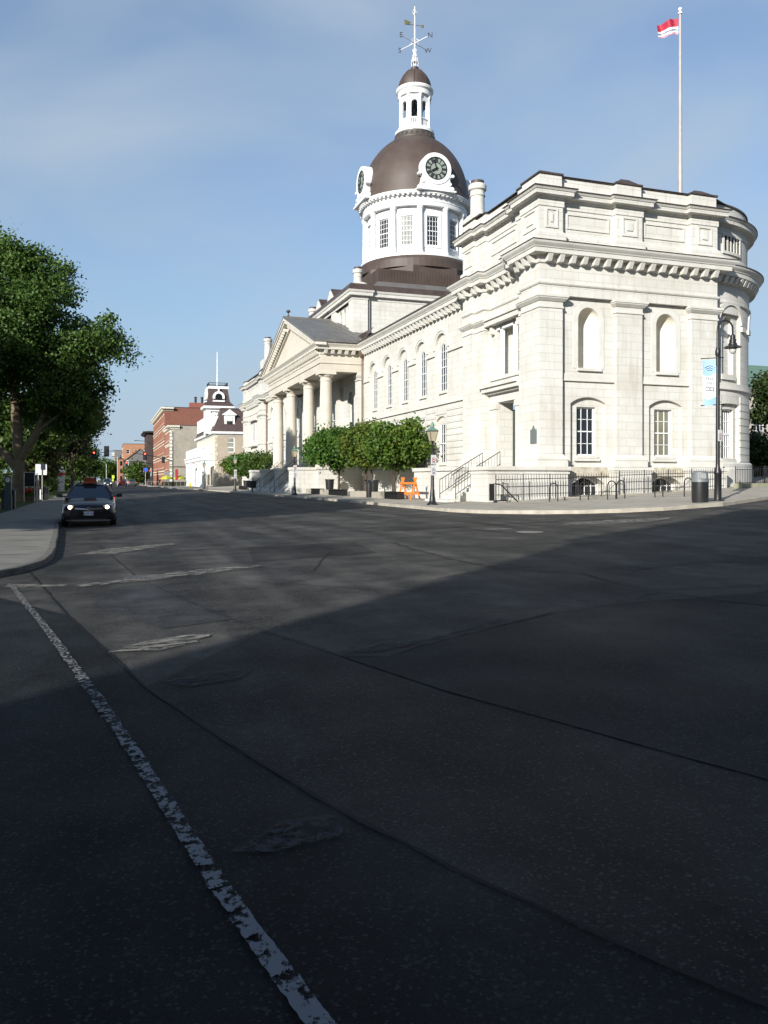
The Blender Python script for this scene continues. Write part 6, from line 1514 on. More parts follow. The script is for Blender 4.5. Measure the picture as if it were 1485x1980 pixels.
        b = B(); b.hexa([(s_ * .50, -2.37, .60 * h), (s_ * .80, -2.22, .60 * h), (s_ * .78, -2.1, .60 * h), (s_ * .5, -2.2, .60 * h), (s_ * .48, -2.33, .735 * h), (s_ * .86, -2.06, .80 * h), (s_ * .82, -1.95, .80 * h), (s_ * .5, -2.1, .735 * h)]); hd = b.build('headlight', HEADOFF, t)
        if lit:
            b = B(); b.lathe(0, 0, [(.0, .03), (.045, .02), (.062, 0)], 14); b.v = [(s_ * .60 + x_, -2.36 - z_, .675 * h + y_) for x_, y_, z_ in b.v]; b.build('bulb', HEADON, hd)
        b = B(); b.box(s_ * .78 - .12, s_ * .78 + .12, 2.24, 2.36, .80 * h, .98 * h); b.build('tail_light', TAIL, t)
    b = B(); b.hexa([(-.46, -2.39, .50 * h), (.46, -2.39, .50 * h), (.46, -2.3, .50 * h), (-.46, -2.3, .50 * h), (-.5, -2.385, .62 * h), (.5, -2.385, .62 * h), (.5, -2.3, .62 * h), (-.5, -2.3, .62 * h)]); b.box(-.62, .62, -2.375, -2.3, .25 * h, .40 * h); b.build('grille', TRIMK, t)
    b = B(); 
    for s_ in (-1, 1): b.hexa([(0, -2.42, .575 * h), (s_ * .44, -2.40, .605 * h), (s_ * .44, -2.36, .605 * h), (0, -2.38, .575 * h), (0, -2.41, .62 * h), (s_ * .44, -2.39, .655 * h), (s_ * .44, -2.35, .655 * h), (0, -2.37, .62 * h)])
    b.build('chrome_bar', CHR, t)
    M = frame((0, -2.415, .615 * h), (1, 0, 0), (0, 0, 1)); b = B(); disc_ring(b, M, .055, .075, .006, 18); b.v = [(x_ * 1.3, y_, z_) for x_, y_, z_ in b.v]; mbox(b, M, -.02, .02, -.06, .06, 0, .01); b.build('badge', CHR, t)
    b = B(); b.box(-.16, .16, -2.425, -2.41, .40 * h, .53 * h); pl = b.build('licence_plate', SIGNW, t)
    if plate: b = B(); text_mesh(b, plate, .085, frame((0, -2.428, .462 * h), (1, 0, 0), (0, 0, 1)), .001); b.build('plate_lettering', mat('plate_blue', (.05, .08, .3), .5), pl)
    b = B(); b.box(-.72, .72, -2.36, -2.25, .215 * h, .235 * h); b.build('lower_trim', CHR, t)
    if sign: sign(t)
    t.location = (x, y, z); t.rotation_euler = (0, 0, 0 if face < 0 else math.pi); return t
DKP = mat('dark_bronze_car_paint', (.018, .015, .017), .22, c2=(.022, .018, .02), scale=2, metal=.3, coat=.12)
def taxi_sign(t):
    b = B(); b.box(-.25, .25, -.22, -.1, 1.49, 1.54); b.box(-.22, .22, -.19, -.13, 1.54, 1.70); s_ = b.build('roof_sign', mat('orange_roof_sign', (.42, .075, .025), .5), t)
    b = B(); text_mesh(b, "AMEY'S", .135, frame((0, -.205, 1.615), (1, 0, 0), (0, 0, 1)), .006); b.build('sign_lettering', mat('dark_red_lettering', (.12, .02, .012), .5), s_)
car('taxi', 'dark saloon taxi with lit headlights and an orange roof sign by the left kerb', 'car', DKP, -.62, 31.9, zr(-.62) , sign=taxi_sign, plate='BHYF 445')
car('van', 'white car facing us behind the taxi roof far down the street', 'car', mat('white_car_paint', (.7, .7, .7), .3, coat=.5), -3.0, 196, -.04, lit=True, h=1.25, box=1.0, group='cars far down the street')
car('suv', 'dark off-road car with bright headlights far down the street', 'car', mat('black_car_paint', (.012, .013, .016), .25, coat=.8), .0, 186, 0, lit=True, h=1.28, box=1.0, group='cars far down the street')
car('hatchback', 'dark car with a glowing red tail lamp driving away far down the street', 'car', mat('dark_red_car_paint', (.05, .012, .014), .25, coat=.8), 3.1, 190, .05, face=1, lit=False, h=1.18, box=1.0, group='cars far down the street')
car('hatchback', 'dark parked car by the far right kerb beyond the crossing', 'car', mat('grey_car_paint', (.05, .055, .06), .3, coat=.6), 5.4, 200, .1, face=1, lit=False, h=1.1, group='cars far down the street')

# ================================================================== HOTEL
HS = masonry('grey_beige_stone', (.40, .345, .27), (.34, .29, .225), (.25, .215, .17), .7, .34, .012, stain=(.30, .26, .21), stain_amt=.5, bump=.3)
MANS = mat('brown_mansard_slate', (.052, .032, .029), .6, c2=(.075, .050, .046), scale=2, bump=.25, bscale=9)
hx, hy = 16.8, 136.0; hz = .3
HT = thing('hotel', 'grey stone hotel with a brown mansard roof, small tower and white two-storey verandah', 'hotel', (hx, hy, hz))
b = B(); b.wall(EY(hy), hx, 32, 0, 9.3, [op(19.5, 1.2, 6.2, 8.7, d=.2), op(24, 1.2, 6.2, 8.7, d=.2), op(19.5, 1.2, 2.0, 4.4, d=.2), op(24, 1.2, 2.0, 4.4, d=.2)])
b.box(hx + .3, 32, hy + .3, 164, 0, 9.25); b.build('stone_wall', HS, HT)
b = B(); b.wall(FX(hx), hy, 164, 0, 9.3, [op(y, 1.3, 5.9, 8.6, d=.25) for y in (140, 144.5, 149, 153.5, 158)] + [op(y, 1.6, .6, 4.2, d=.25) for y in (140, 144.5, 149, 153.5, 158)]); b.build('front_wall', mat('cream_wall', (.62, .56, .45), .8, c2=(.55, .5, .4), scale=2), HT)
b = B()
for i in range(12): b.box(hx - .03, hx + (.55 if i % 2 else .35), hy - .04, hy + .01, .6 + i * .72, 1.2 + i * .72)
b.build('quoins', mat('pale_quoin', (.50, .45, .36), .8), HT)
for x in (19.5, 24):
    for z0, z1 in ((6.2, 8.7), (2.0, 4.4)): window(EY(hy), op(x, 1.2, z0, z1), .12, 1, 3, parent=HT, glass=SILVERGL if x < 20 else GLASS, fw=.12, bar=.09)
for y in (140, 144.5, 149, 153.5, 158): window(FX(hx), op(y, 1.3, 5.9, 8.6), .15, 2, 3, parent=HT, fw=.1); window(FX(hx), op(y, 1.6, .6, 4.2), .15, 2, 3, parent=HT, fw=.1)
b = B(); b.sweep([(hx, 164), (hx, hy), (32, hy)], [(-.1, 9.0), (.08, 9.0), (.1, 9.25), (.5, 9.3), (.55, 9.65), (-.1, 9.75)]); b.build('eave_cornice', WHITE, HT)
b = B(); b.hexa([(hx - .35, hy - .35, 9.7), (32, hy - .35, 9.7), (32, 164, 9.7), (hx - .35, 164, 9.7), (hx + 1.3, hy + 1.2, 13.6), (32, hy + 1.2, 13.6), (32, 164, 13.6), (hx + 1.3, 164, 13.6)]); b.box(hx + 1.2, 32, hy + 1.1, 164, 13.6, 13.72); b.build('mansard_roof', MANS, HT)
def dormer(x, parent=HT):
    y = hy + .15; b = B(); b.box(x - .85, x + .85, y, y + 1.4, 10.5, 12.5); b.extr([(x - 1.15, y - .15, 12.45), (x + 1.15, y - .15, 12.45), (x + 1.15, y - .15, 12.6), (x + .35, y - .15, 13.15), (x, y - .15, 13.45), (x - .35, y - .15, 13.15), (x - 1.15, y - .15, 12.6)], (0, 1.7, 0)); d = b.build('dormer', WHITE, parent)
    b = B(); b.box(x - .5, x + .5, y - .03, y - .005, 10.75, 12.25); b.build('pane', GLASS, d)
    b = B(); b.box(x - .5, x + .5, y - .045, y - .032, 11.5, 12.25); b.box(x - .5, x + .5, y - .06, y - .03, 11.45, 11.55); b.build('blind', mat('pale_blind', (.55, .56, .55), .6), d)
dormer(19.3); dormer(25)
# tower
tx0, tx1, ty0, ty1 = 15.9, 20.0, 139.5, 144.0; tcx, tcy = (tx0 + tx1) / 2, (ty0 + ty1) / 2
b = B(); b.wall(FX(tx0), ty0, ty1, 9.5, 13.9, [op(tcy - 1, .8, 11.3, 13.2, d=.2), op(tcy + 1, .8, 11.3, 13.2, d=.2)]); b.wall(EY(ty0), tx0, tx1, 9.5, 13.9, [op(tcx - .6, 1.6, 11.3, 13.3, d=.2)]); b.box(tx0 + .3, tx1, ty0 + .3, ty1, 9.5, 13.8)
b.sweep([(tx0, ty1), (tx0, ty0), (tx1, ty0), (tx1, ty1)], [(0, 13.5), (.1, 13.6), (.5, 13.8), (.55, 14.2), (0, 14.25)]); b.build('tower', WHITE, HT)
b = B(); b.hexa([(tx0 - .55, ty0 - .55, 14.22), (tx1 + .55, ty0 - .55, 14.22), (tx1 + .55, ty1 + .55, 14.22), (tx0 - .55, ty1 + .55, 14.22), (tx0 + .15, ty0 + .15, 15.0), (tx1 - .15, ty0 + .15, 15.0), (tx1 - .15, ty1 - .15, 15.0), (tx0 + .15, ty1 - .15, 15.0)])
b.hexa([(tx0 + .15, ty0 + .15, 15.0), (tx1 - .15, ty0 + .15, 15.0), (tx1 - .15, ty1 - .15, 15.0), (tx0 + .15, ty1 - .15, 15.0), (tx0 + .5, ty0 + .5, 17.2), (tx1 - .5, ty0 + .5, 17.2), (tx1 - .5, ty1 - .5, 17.2), (tx0 + .5, ty1 - .5, 17.2)]); b.build('tower_roof', MANS, HT)
b = B(); b.box(tx0 + .35, tx1 - .35, ty0 + .35, ty1 - .35, 17.2, 17.65); b.build('tower_top', WHITE, HT)
b = B()
for x in np.linspace(tx0 + .5, tx1 - .5, 12): 
    for y in (ty0 + .5, ty1 - .5): b.tube([(x, y, 17.6), (x, y, 18.35)], .025, 4, False)
for y in np.linspace(ty0 + .5, ty1 - .5, 12):
    for x in (tx0 + .5, tx1 - .5): b.tube([(x, y, 17.6), (x, y, 18.35)], .025, 4, False)
for z in (17.75, 18.2): b.sweep([(tx0 + .5, ty1 - .5), (tx0 + .5, ty0 + .5), (tx1 - .5, ty0 + .5), (tx1 - .5, ty1 - .5)], [(-.03, z), (.03, z), (.03, z + .06), (-.03, z + .06)], closed=True)
b.build('roof_cresting', BLACK, HT)
for nm, P_, c in (('round_dormer', EY(ty0 + .1), tcx), ('round_dormer', FX(tx0 + .1), tcy)):
    b = B(); n = 18
    for i in range(n):
        a, e = R(-20) + R(220) * i / n, R(-20) + R(220) * (i + 1) / n
        c4 = [(c + .62 * math.cos(a), 15.75 + .62 * math.sin(a)), (c + .62 * math.cos(e), 15.75 + .62 * math.sin(e)), (c + 1.0 * math.cos(e), 15.75 + 1.0 * math.sin(e)), (c + 1.0 * math.cos(a), 15.75 + 1.0 * math.sin(a))]
        b.hexa([P_(u, z, -.15) for u, z in c4] + [P_(u, z, .9) for u, z in c4])
    b.pbox(P_, c - 1.0, c + 1.0, 14.95, 15.2, -.2, .8); b.pbox(P_, c - .12, c + .12, 16.7, 17.3, -.1, .3); d = b.build(nm, WHITE, HT)
    b = B(); b.poly([P_(c + .64 * math.cos(2 * math.pi * i / 20), 15.75 + .64 * math.sin(2 * math.pi * i / 20), .02) for i in range(20)]); b.build('pane', GLASS, d)
# upper gallery, porch
b = B(); b.box(hx - .1, hx + .15, 137, 162, 10.6, 12.3)
for i in range(22): y = 137.2 + i * 1.16; b.box(hx - .2, hx + .2, y - .12, y + .12, 10.6, 12.95)
b.box(hx - .1, hx + 1.6, 136.9, 137.1, 10.8, 12.3); b.build('gallery', WHITE, HT)
vx = 15.0
b = B(); b.box(vx - .35, hx, 136.6, 166.5, 4.85, 5.45); b.box(vx - .5, hx, 136.45, 166.7, 5.45, 5.7); b.box(vx - .2, hx, 136.8, 166.2, .2, .5); b.build('verandah_deck', WHITE, HT)
b = B()
for i in range(13): y = 137.0 + i * 2.4; b.box(vx - .16, vx + .16, y - .16, y + .16, .5, 4.9); b.box(vx - .24, vx + .24, y - .24, y + .24, 4.3, 4.9)
for i in range(25): y = 137.0 + i * 1.2; b.box(vx - .16, vx + .16, y - .14, y + .14, 5.7, 7.25)
b.box(vx - .12, vx + .12, 137, 166.2, 6.75, 6.9); b.box(vx - .05, vx + .05, 137, 166.2, 5.7, 6.75)
b.build('verandah_front', WHITE, HT)
b = B()
for i in range(9): x = vx + .1 + i * .2; b.box(x - .04, x + .04, 136.9, 136.98, 5.7, 6.75)
b.box(vx, hx, 136.86, 137.0, 6.75, 6.88)
b.extr([(vx + .25, 136.8, .5), (vx + .25, 136.8, 4.85), (hx, 136.8, 4.85), (hx, 136.8, 4.0), (hx - .25, 136.8, 3.9), (vx + .9, 136.8, 3.4), (vx + .6, 136.8, 2.9), (vx + .5, 136.8, .5)], (0, .15, 0)); b.build('verandah_side', WHITE, HT)
b = B()
for i in range(26): y = 138.0 + i * 1.1; b.box(vx - .04, vx + .04, y - .16, y + .16, .5, 4.3)
b.build('verandah_lattice', WHITE, HT)
t = thing('oval_sign', 'white oval hanging sign in a dark frame on the hotel verandah', 'sign', (14.6, 150, 4.1))
b = B(); b.lathe(0, 0, [(0, 0), (.85, 0)], 24); b.v = [(14.55 , 150 + x_ * 1.0, 3.75 + y_ * .62) for x_, y_, z_ in b.v]; b.v = [(14.5 - (y - 150) * 0, y, z) for x, y, z in b.v]
M = frame((14.4, 146, 4.0), (.95, -.31, 0), (0, 0, 1))
b = B(); b.poly([tuple(M @ Vector((.62 * math.cos(2 * math.pi * i / 28), .42 * math.sin(2 * math.pi * i / 28), .01))) for i in range(28)]); b.build('oval_panel', SIGNW, t)
b = B(); disc_ring(b, M, .62, .72, .0); b.v = [tuple(M @ Vector((p.x, p.y * .70, p.z))) for p in [M.inverted() @ Vector(v) for v in b.v]]; b.tube([tuple(M @ Vector((0, .5, 0))), tuple(M @ Vector((0, .8, 0)))], .03, 5); b.build('oval_frame', BLACK, t)
b = B(); b.tube([(tcx, tcy, 17.6), (tcx, tcy, 23.8)], [.09, .05], 8); o = b.build('tower_flagpole', mat('white_pole', (.75, .75, .72), .4), None, smooth=True); tag(o, 'bare white flagpole on top of the hotel tower', 'flagpole')

# ================================================================== BRICK BUILDINGS DOWN THE STREET
GREYW = masonry('grey_rubble_wall', (.36, .325, .265), (.29, .26, .215), (.30, .27, .225), .55, .28, .02, stain=(.22, .20, .165), stain_amt=.7, bump=.5)
BRK2 = masonry('orange_red_brick', (.27, .095, .05), (.22, .075, .042), (.26, .18, .13), .23, .08, .01, stain=(.24, .07, .035), stain_amt=.4)
CREAMT = mat('cream_painted_trim', (.62, .58, .48), .7, c2=(.52, .48, .4), scale=2)
def block_house(name, label, x0, x1, y0, y1, z1, mf, ms, floors, bays, trim=CREAMT, zbase=0.1, wz=1.9, cat='building', cornice=.6, sidew=0, roof=ROOFM, winw=1.1):
    t = thing(name, label, cat, (x0, y0, zbase)); fh = (z1 - zbase - 1.0) / floors
    ops = [op(y0 + (y1 - y0) * (i + .5) / bays, winw, zbase + fh * j + fh * .25, zbase + fh * j + fh * .25 + min(wz, fh * .62), d=.2) for i in range(bays) for j in range(floors)]
    b = B(); b.wall(FX(x0), y0, y1, -.3, z1, ops); b.build('front_wall', mf, t)
    so = [op(x0 + (x1 - x0) * (i + .5) / sidew, 1.1, zbase + fh * j + fh * .25, zbase + fh * j + fh * .25 + wz * .8, d=.2) for i in range(sidew) for j in range(1, floors)]
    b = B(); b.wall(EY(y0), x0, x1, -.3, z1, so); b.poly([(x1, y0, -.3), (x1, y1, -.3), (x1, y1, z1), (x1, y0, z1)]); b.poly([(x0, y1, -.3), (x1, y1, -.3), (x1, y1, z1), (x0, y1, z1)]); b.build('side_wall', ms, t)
    b = B(); b.box(x0 - .1, x1 + .1, y0 - .1, y1, z1, z1 + .12); b.build('roof', roof, t)
    if cornice:
        b = B(); b.sweep([(x0, y1), (x0, y0), (x0 + 2.2, y0)], [(0, z1 - 1.0), (.1, z1 - .95), (cornice * .6, z1 - .5), (cornice, z1 - .4), (cornice, z1 - .05), (0, z1 + .02)])
        b.blocks([(x0, y1), (x0, y0)], .9, .3, .05, cornice * .8, z1 - .75, z1 - .45); b.build('cornice', trim, t)
        for j in range(1, floors):
            b = B(); b.box(x0 - .12, x0 + .01, y0, y1, zbase + fh * j - .12, zbase + fh * j + .12); b.build('string_course', trim, t)
    for o_ in ops:
        wd = window(FX(x0), o_, .12, 1, 2, parent=t, fw=.09)
        b = B(); b.box(x0 - .1, x0 + .02, o_['u0'] - .15, o_['u1'] + .15, o_['z1'], o_['z1'] + .35); b.build('lintel', trim, wd); b = B(); b.box(x0 - .12, x0 + .02, o_['u0'] - .15, o_['u1'] + .15, o_['z0'] - .15, o_['z0']); b.build('sill', trim, wd)
    for o_ in so: window(EY(y0), o_, .12, 1, 2, parent=t, fw=.09)
    return t
G1 = block_house('brick_building', 'red brick building with cream trim and a bare grey rubble side wall', 13.4, 32, 190, 206, 14.1, BRK2, GREYW, 4, 4)
b = B()
for i in range(16): b.box(13.36, 13.4 + (.8 if i % 2 else .5), 189.95, 190.0, .4 + i * .8, .95 + i * .8)
b.build('quoins', mat('white_quoin', (.6, .58, .52), .8), G1)
b = B(); b.box(13.3, 32, 189.9, 190.0, 4.5, 4.75); b.build('ledge', mat('dark_ledge', (.12, .10, .07), .8), G1)
b = B(); b.box(13.1, 13.4, 190, 206, 0.1, 3.6); b.build('shop_front', mat('shop_grey', (.30, .28, .26), .6, c2=(.12, .11, .11), scale=.8), G1)
b = B(); b.poly([(20.0, 189.96, 12.9), (32, 189.96, 12.9), (32, 189.96, 14.0)]); b.build('flashing', ROOFM, G1) if False else None
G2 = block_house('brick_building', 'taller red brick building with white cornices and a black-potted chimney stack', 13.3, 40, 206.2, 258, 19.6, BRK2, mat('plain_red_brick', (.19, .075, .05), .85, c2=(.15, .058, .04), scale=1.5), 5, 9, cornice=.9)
b = B(); b.box(19.5, 25.5, 207, 210, 19.6, 21.0); c = b.build('chimney_stack', mat('chimney_brick', (.22, .075, .05), .85), G2)
b = B()
for x in (21, 22.6, 24.2): b.lathe(x, 208.5, [(.3, 21), (.3, 22.3), (.36, 22.35), (.36, 22.6)], 10)
b.build('chimney_pots', BLACK, c)
block_house('dark_building', 'dark brown brick building with a heavy black cornice beyond the red brick ones', 11.5, 30, 259, 278, 16.6, mat('dark_brown_brick', (.07, .04, .032), .85, c2=(.05, .03, .026), scale=2), mat('darker_brown_brick', (.045, .03, .026), .85), 4, 4, cornice=1.2, trim=mat('black_cornice', (.02, .02, .022), .7))
block_house('brick_building', 'low red brown brick building between the dark corniced one and the orange block', 9.8, 28, 279, 295, 11.5, MATS['orange_red_brick'], MATS['plain_red_brick'], 3, 4, cornice=.6)
block_house('orange_building', 'orange brick apartment block at the far end of the street', 5.2, 14, 296, 325, 14.2, mat('orange_brick', (.34, .165, .09), .85, c2=(.28, .135, .075), scale=1), mat('orange_brick_side', (.36, .18, .10), .85, c2=(.30, .15, .085), scale=1), 4, 5, cornice=0, sidew=3)
b = B(); 
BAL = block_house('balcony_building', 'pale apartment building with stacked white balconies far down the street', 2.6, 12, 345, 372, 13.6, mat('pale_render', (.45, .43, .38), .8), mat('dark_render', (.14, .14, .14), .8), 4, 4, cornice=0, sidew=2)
for j in range(4):
    b = B(); b.box(1.6, 2.6, 345, 360, 2.4 + j * 3.0, 2.55 + j * 3.0); b.box(1.55, 1.63, 345, 360, 2.55 + j * 3.0, 3.5 + j * 3.0); b.box(1.6, 2.6, 344.95, 345.02, 2.55 + j * 3.0, 3.5 + j * 3.0); b.build('balcony', mat('white_balcony', (.6, .58, .52), .7), BAL)
gt = thing('gabled_building', 'low grey gabled building with a white end strip behind a dark tree', 'building', (6.0, 266, .1))
b = B(); b.extr([(5.2, 266, -.3), (14, 266, -.3), (14, 266, 8.6), (9.6, 266, 11.2), (5.2, 266, 7.6)], (0, 16, 0)); b.build('wall', mat('mid_grey_render', (.15, .15, .15), .85, c2=(.11, .11, .11), scale=1), gt)
b = B(); b.extr([(5.0, 265.8, 7.4), (9.6, 265.8, 11.2), (9.6, 265.8, 11.5), (4.8, 265.8, 7.7)], (0, 16.4, 0)); b.extr([(14.2, 265.8, 8.4), (9.6, 265.8, 11.2), (9.6, 265.8, 11.5), (14.4, 265.8, 8.7)], (0, 16.4, 0)); b.build('roof', ROOFM, gt)
b = B(); b.box(5.15, 6.2, 265.9, 266, 0, 7.8); b.build('white_strip', mat('white_render', (.55, .54, .52), .8), gt)
bl = thing('low_orange_house', 'small orange brick house front beside the gabled building', 'house', (3.2, 285, .1))
b = B(); b.box(3.4, 5.0, 285, 300, -.3, 8.6); b.build('wall', MATS['orange_brick'], bl); b = B(); b.box(3.2, 5.1, 284.8, 300, 8.6, 8.9); b.build('roof', ROOFM, bl)
b = B()
for j in range(3): b.box(3.9, 4.6, 284.93, 285, 1.4 + j * 2.5, 2.9 + j * 2.5)
b.build('window', GLASS, bl)
# green-roofed building at the right edge
gx, gy = 64.0, 74.0
gb = thing('green_roofed_building', 'pale stone building with a green metal roof beyond the rounded bay', 'building', (gx, gy, 2.4))
b = B(); b.wall(EY(gy), gx, 100, 1.5, 11.4, [op(gx + 3 + 4 * i, 1.5, z0, z0 + 2.8, d=.25) for i in range(7) for z0 in (7.2, 3.2)]); b.box(gx, 100, gy + .4, 95, 1.5, 11.3); b.poly([(gx, gy, 1.5), (gx, 95, 1.5), (gx, 95, 11.4), (gx, gy, 11.4)]); b.build('wall', mat('pinkish_stone', (.42, .36, .31), .85, c2=(.36, .31, .265), scale=2), gb)
for i in range(3):
    for z0 in (7.2, 3.2): window(EY(gy), op(gx + 3 + 4 * i, 1.5, z0, z0 + 2.8), .12, 3, 4, parent=gb, fw=.12)
b = B(); b.box(gx - .5, 100, gy - .5, gy + .01, 11.4, 12.0); b.build('cornice', mat('brownish_cornice', (.13, .10, .08), .8), gb)
b = B(); b.poly([(gx - .5, gy - .5, 12.0), (100, gy - .5, 12.0), (100, gy + 8, 16.2), (gx - .5, gy + 8, 16.2)]); b.poly([(gx - .5, gy - .5, 12.0), (gx - .5, gy + 8, 16.2), (gx - .5, gy + 16, 12.0)]); b.build('roof', mat('green_metal_roof', (.09, .16, .11), .55, c2=(.12, .19, .14), scale=1), gb)
b = B(); b.tube([(gx - .8, gy + 8, 16.2), (gx + 3, gy + 5, 16.5), (gx + 6, gy + 4, 15.6)], .35, 8); b.lathe(gx + 5.4, gy + 4, [(.5, 15.4), (.5, 15.8), (.15, 16.0), (.15, 16.3), (.6, 17.0), (.62, 17.2), (.2, 17.35), (0, 17.5)], 12); b.build('roof_urn', mat('brown_stone', (.13, .105, .085), .8), gb)

# ================================================================== SIGNALS
REDON = mat('red_signal_lens', (.5, .02, .01), .3, emit=((1.0, .05, .03), 7.0)); DIM = mat('dark_signal_lens', (.02, .03, .02), .3)
def signal(label, x, y, z, away=False, s_=1.0, back=(.012, .012, .013), on=REDON):
    t = thing('traffic_light', label, 'traffic light', (x, y, z), 'traffic lights over the far crossing'); sg = 1 if away else -1
    b = B(); b.box(x - .17 * s_, x + .17 * s_, y - .1, y + .12, z - .5 * s_, z + .5 * s_)
    b.box(x - .30 * s_, x + .30 * s_, y + .02, y + .04, z - .65 * s_, z + .65 * s_)
    b.build('housing', mat('signal_black', back, .5), t)
    for k, dz in enumerate((.32, 0, -.32)):
        b = B(); b.lathe(0, 0, [(0, .02), (.12 * s_, 0)], 14); b.v = [(x + px_, y + (.105 + pz_ if not away else .0) * sg + (.13 * 2 if away else 0), z + dz * s_ + py_) for px_, py_, pz_ in b.v]; b.build('lens', on if (k == 0 and not away) else DIM, t)
        b = B(); b.tube([(x, y + .1 * sg, z + dz * s_ + .13 * s_), (x, y + .32 * sg, z + dz * s_ + .11 * s_)], .03, 5); b.build('visor', BLACK, t)
def mast(label, x, y, h, arms, lamp=None, m=BLACK, r=.11):
    t = thing('signal_mast', label, 'signal mast', (x, y, 0), 'signal masts at the far crossing')
    b = B(); b.lathe(x, y, [(r * 2, -.2), (r * 2, .9), (r * 1.3, 1.0), (r, 2.2), (r * .6, h)], 10); b.build('pole', m, t)
    for pts in arms: b = B(); b.tube(pts, [r * .65] * (len(pts) - 1) + [r * .4], 8); b.build('mast_arm', m, t)
    if lamp: b = B(); b.tube(lamp, [.06] * len(lamp), 6); e = lamp[-1]; b.box(e[0] - .5, e[0] + .15, e[1] - .12, e[1] + .12, e[2] - .1, e[2] + .05); b.build('lamp_arm', STEEL if m is not BLACK else m, t)
mast('black signal mast in front of the grey rubble wall', 12.3, 166, 11.3, [[(12.3, 166, 5.4), (9, 165, 6.2), (4.5, 164, 6.9)]], [(12.3, 166, 11.0), (12.0, 166, 11.6), (11.4, 166, 11.9)])
mast('black signal mast with a grey lamp arm at the corner of the far pavement', 9.6, 192, 10.0, [[(9.6, 192, 5.2), (6, 191, 5.8), (3.4, 190, 5.7)]], [(9.6, 192, 9.6), (8.5, 192, 10.4), (6.2, 192, 10.6)])
mast('dark signal mast under the trees on the park side', -4.6, 155, 6.6, [[(-4.6, 155, 5.9), (-2.5, 154, 6.2), (1.2, 152, 6.9)]])
signal('traffic light with red lit, nearest the park trees', -2.35, 153.9, 6.1, s_=1.15); signal('black back of a traffic light hanging in front of the far tree', -.2, 146, 6.5, away=True, s_=1.4)
signal('traffic light with bright red lit in front of the orange building', 6.9, 164.5, 6.3, s_=1.25); signal('small traffic light with red lit at the gabled building', 4.0, 190.5, 5.2, s_=.95)
signal('low traffic light with red lit under the left park trees', -5.7, 152, 4.0, s_=.9); signal('small red signal on the far side before the dark tree', 7.9, 196, 3.3, s_=.8, on=mat('dim_red_lens', (.4, .02, .01), .3, emit=((1, .05, .03), 1.5)))
signal('dark traffic light seen from the side before the red brick wall', 10.4, 165.2, 5.6, away=True, s_=1.0)
t = thing('signal_post', 'pale grey signal post with a pedestrian signal at the far kerb', 'signal post', (9.0, 184, .1))
b = B(); b.tube([(9.0, 184, 0), (9.0, 184, 4.2)], .16, 8); b.build('post', STEEL, t); b = B(); b.box(8.5, 8.85, 183.8, 184.1, 3.0, 3.9); b.build('signal_box', BLACKP, t); b = B(); b.box(8.55, 8.8, 183.78, 183.8, 3.5, 3.8); b.build('lens', mat('dim_red_lens2', (.4, .03, .01), .3, emit=((1, .05, .03), 1.0)), t)
for i, (x, y, h, lb) in enumerate(((2.6, 240, 9.0, 'pale street light with a curved arm far down the street'), (-.4, 262, 7.5, 'thin street light with a curved arm before the far tree'))):
    t = thing('street_light', lb, 'street light', (x, y, 0)); b = B(); b.tube([(x, y, 0), (x, y, h - 1)], .11, 8); b.build('pole', STEEL, t); b = B(); b.tube([(x, y, h - 1), (x - .8, y, h - .3), (x - 2.2, y, h)], .08, 6); b.box(x - 2.9, x - 2.1, y - .15, y + .15, h - .08, h + .1); b.build('lamp_arm', STEEL, t)
# sign panels of the far corner
t = thing('blue_sign', 'small blue sign on a post before the dark building', 'sign', (8.7, 205, .1)); b = B(); b.tube([(8.7, 205, 0), (8.7, 205, 4.6)], .06, 6); b.build('post', STEEL, t); b = B(); b.box(8.2, 9.2, 204.9, 204.94, 3.6, 4.5); b.build('panel', mat('bright_blue_sign', (.03, .10, .5), .5), t)
t = thing('yellow_sign', 'fluorescent yellow-green sign above the headlights far down the street', 'sign', (.75, 184.5, 0)); b = B(); b.tube([(1.1, 184.5, 0), (1.1, 184.5, 2.4)], .04, 6); b.build('post', STEEL, t); b = B(); b.box(.85, 1.35, 184.4, 184.44, 1.9, 2.6); b.box(.9, 1.2, 184.4, 184.44, 1.3, 1.8); b.build('panel', mat('fluoro_yellow', (.55, .7, .05), .5), t)
# patio
for x, lb in ((11.9, 'left yellow-green patio umbrella before the grey rubble wall'), (14.6, 'right yellow-green patio umbrella before the grey rubble wall')):
    t = thing('patio_umbrella', lb, 'patio umbrella', (x, 178, .3), 'yellow-green patio umbrellas'); b = B(); b.tube([(x, 178, .2), (x, 178, 2.6)], .05, 6); b.build('pole', STEEL, t)
    b = B(); b.lathe(x, 178, [(1.25, 1.75), (1.25, 2.0), (.7, 2.35), (0, 2.65)], 8); b.build('canopy', mat('lime_canvas', (.42, .44, .03), .7, c2=(.34, .36, .03), scale=3), t)
t = thing('patio_railing', 'white patio railing with dark hedge boxes before the brick shop fronts', 'railing', (7.8, 178, .2))
b = B()
for i in range(12): b.tube([(7.9 + i * .85, 178 - .9, .1), (7.9 + i * .85, 177.1, 1.3)], .035, 5)
for z in (.3, 1.3): b.tube([(7.9, 177.1, z), (17.3, 177.1, z)], .035, 5)
b.build('rails', STEEL, t); b = B(); b.box(10.9, 16.8, 177.6, 178.4, .2, 1.2); b.build('hedge_box', mat('dark_hedge', (.02, .025, .012), .9, c2=(.05, .04, .02), scale=6, bump=.8), t)
b = B(); b.poly([(8.2, 176.5, .0), (18, 176.5, .0), (18, 180, .0), (8.8, 180, 0)]); b.extr([(8.0, 176.4, 0), (17, 176.4, 0), (17, 181, 0), (8.4, 181, 0)], (0, 0, .26)); o = b.build('traffic_island', CONC); o['kind'] = 'structure'
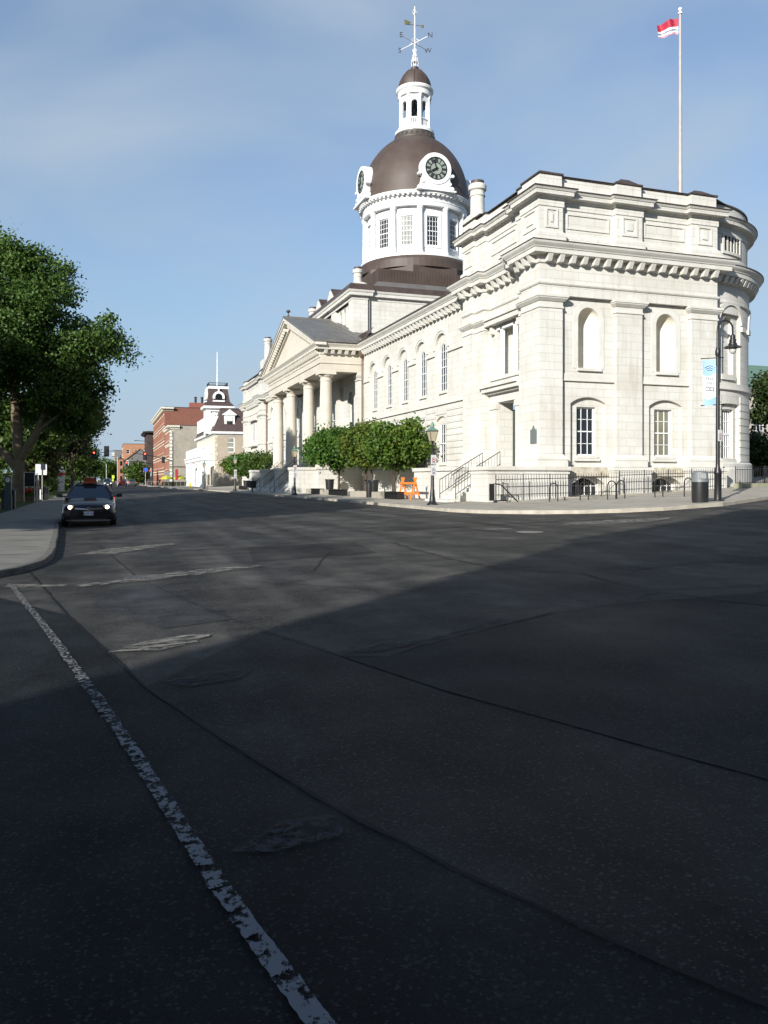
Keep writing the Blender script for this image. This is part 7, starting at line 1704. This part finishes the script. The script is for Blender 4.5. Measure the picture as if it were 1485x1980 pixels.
# red banner at the hotel corner
b = B(); b.box(13.6, 14.2, 176.9, 176.98, 1.6, 3.9); o = b.build('red_banner', mat('red_cloth', (.35, .02, .03), .7)); tag(o, 'dark red hanging panel between the grey wall and the white verandah', 'panel')

# ================================================================== PEDESTRIAN
def person(name, label, x, y, z, rot, shirt, trousers):
    J = [(0, 0, .93), (0, 0, 1.15), (0, .01, 1.40), (0, .0, 1.50), (0, -.02, 1.60), (0, -.02, 1.73), (.10, 0, .90), (.13, -.16, .50), (.13, -.10, .08), (.13, -.26, .04), (-.10, 0, .90), (-.11, .12, .50), (-.11, .30, .10), (-.11, .16, .04), (.19, 0, 1.40), (.24, .08, 1.14), (.24, -.06, .92), (-.19, 0, 1.40), (-.24, -.06, 1.14), (-.24, -.22, .95), (.24, -.10, .86), (-.24, -.27, .89)]
    E_ = [(0, 1), (1, 2), (2, 3), (3, 4), (4, 5), (0, 6), (6, 7), (7, 8), (8, 9), (0, 10), (10, 11), (11, 12), (12, 13), (2, 14), (14, 15), (15, 16), (2, 17), (17, 18), (18, 19), (16, 20), (19, 21)]
    RR = [.14, .13, .15, .055, .085, .075, .09, .06, .04, .03, .09, .06, .04, .03, .06, .045, .033, .06, .045, .033, .035, .035]
    me = bpy.data.meshes.new('sk'); me.from_pydata(J, E_, []); o = bpy.data.objects.new('sk', me); COL.objects.link(o)
    md = o.modifiers.new('s', 'SKIN')
    for v, r_ in zip(me.skin_vertices[0].data, RR): v.radius = (r_, r_ * .85)
    me.skin_vertices[0].data[0].use_root = True
    o.modifiers.new('u', 'SUBSURF').levels = 1
    dg = bpy.context.evaluated_depsgraph_get(); dg.update(); m2 = bpy.data.meshes.new_from_object(o.evaluated_get(dg)); bpy.data.objects.remove(o)
    m2.name = name; t = bpy.data.objects.new(name, m2); COL.objects.link(t); t.location = (x, y, z); t.rotation_euler = (0, 0, rot)
    SK = mat('skin', (.45, .27, .19), .6); HR = mat('dark_hair', (.03, .02, .015), .7)
    for m in (SK, shirt, trousers, HR): m2.materials.append(m)
    for p in m2.polygons:
        c = p.center; p.material_index = 2 if c.z < .95 and abs(c.x) < .2 else (1 if c.z < 1.47 and not (abs(c.x) > .2 and c.z < 1.12) else (3 if c.z > 1.68 or (c.z > 1.55 and c.y > .02) else 0)); p.use_smooth = True
    tag(t, label, 'person'); return t
person('person', 'person in a white top walking across the far crosswalk', 3.25, 157, .06, R(70), mat('white_shirt', (.7, .7, .7), .7), mat('grey_trousers', (.25, .25, .27), .8))
person('person', 'person in dark clothes standing by the patio railing', 10.3, 176, .2, R(20), mat('navy_jacket', (.02, .025, .05), .8), mat('dark_trousers', (.02, .02, .025), .8))
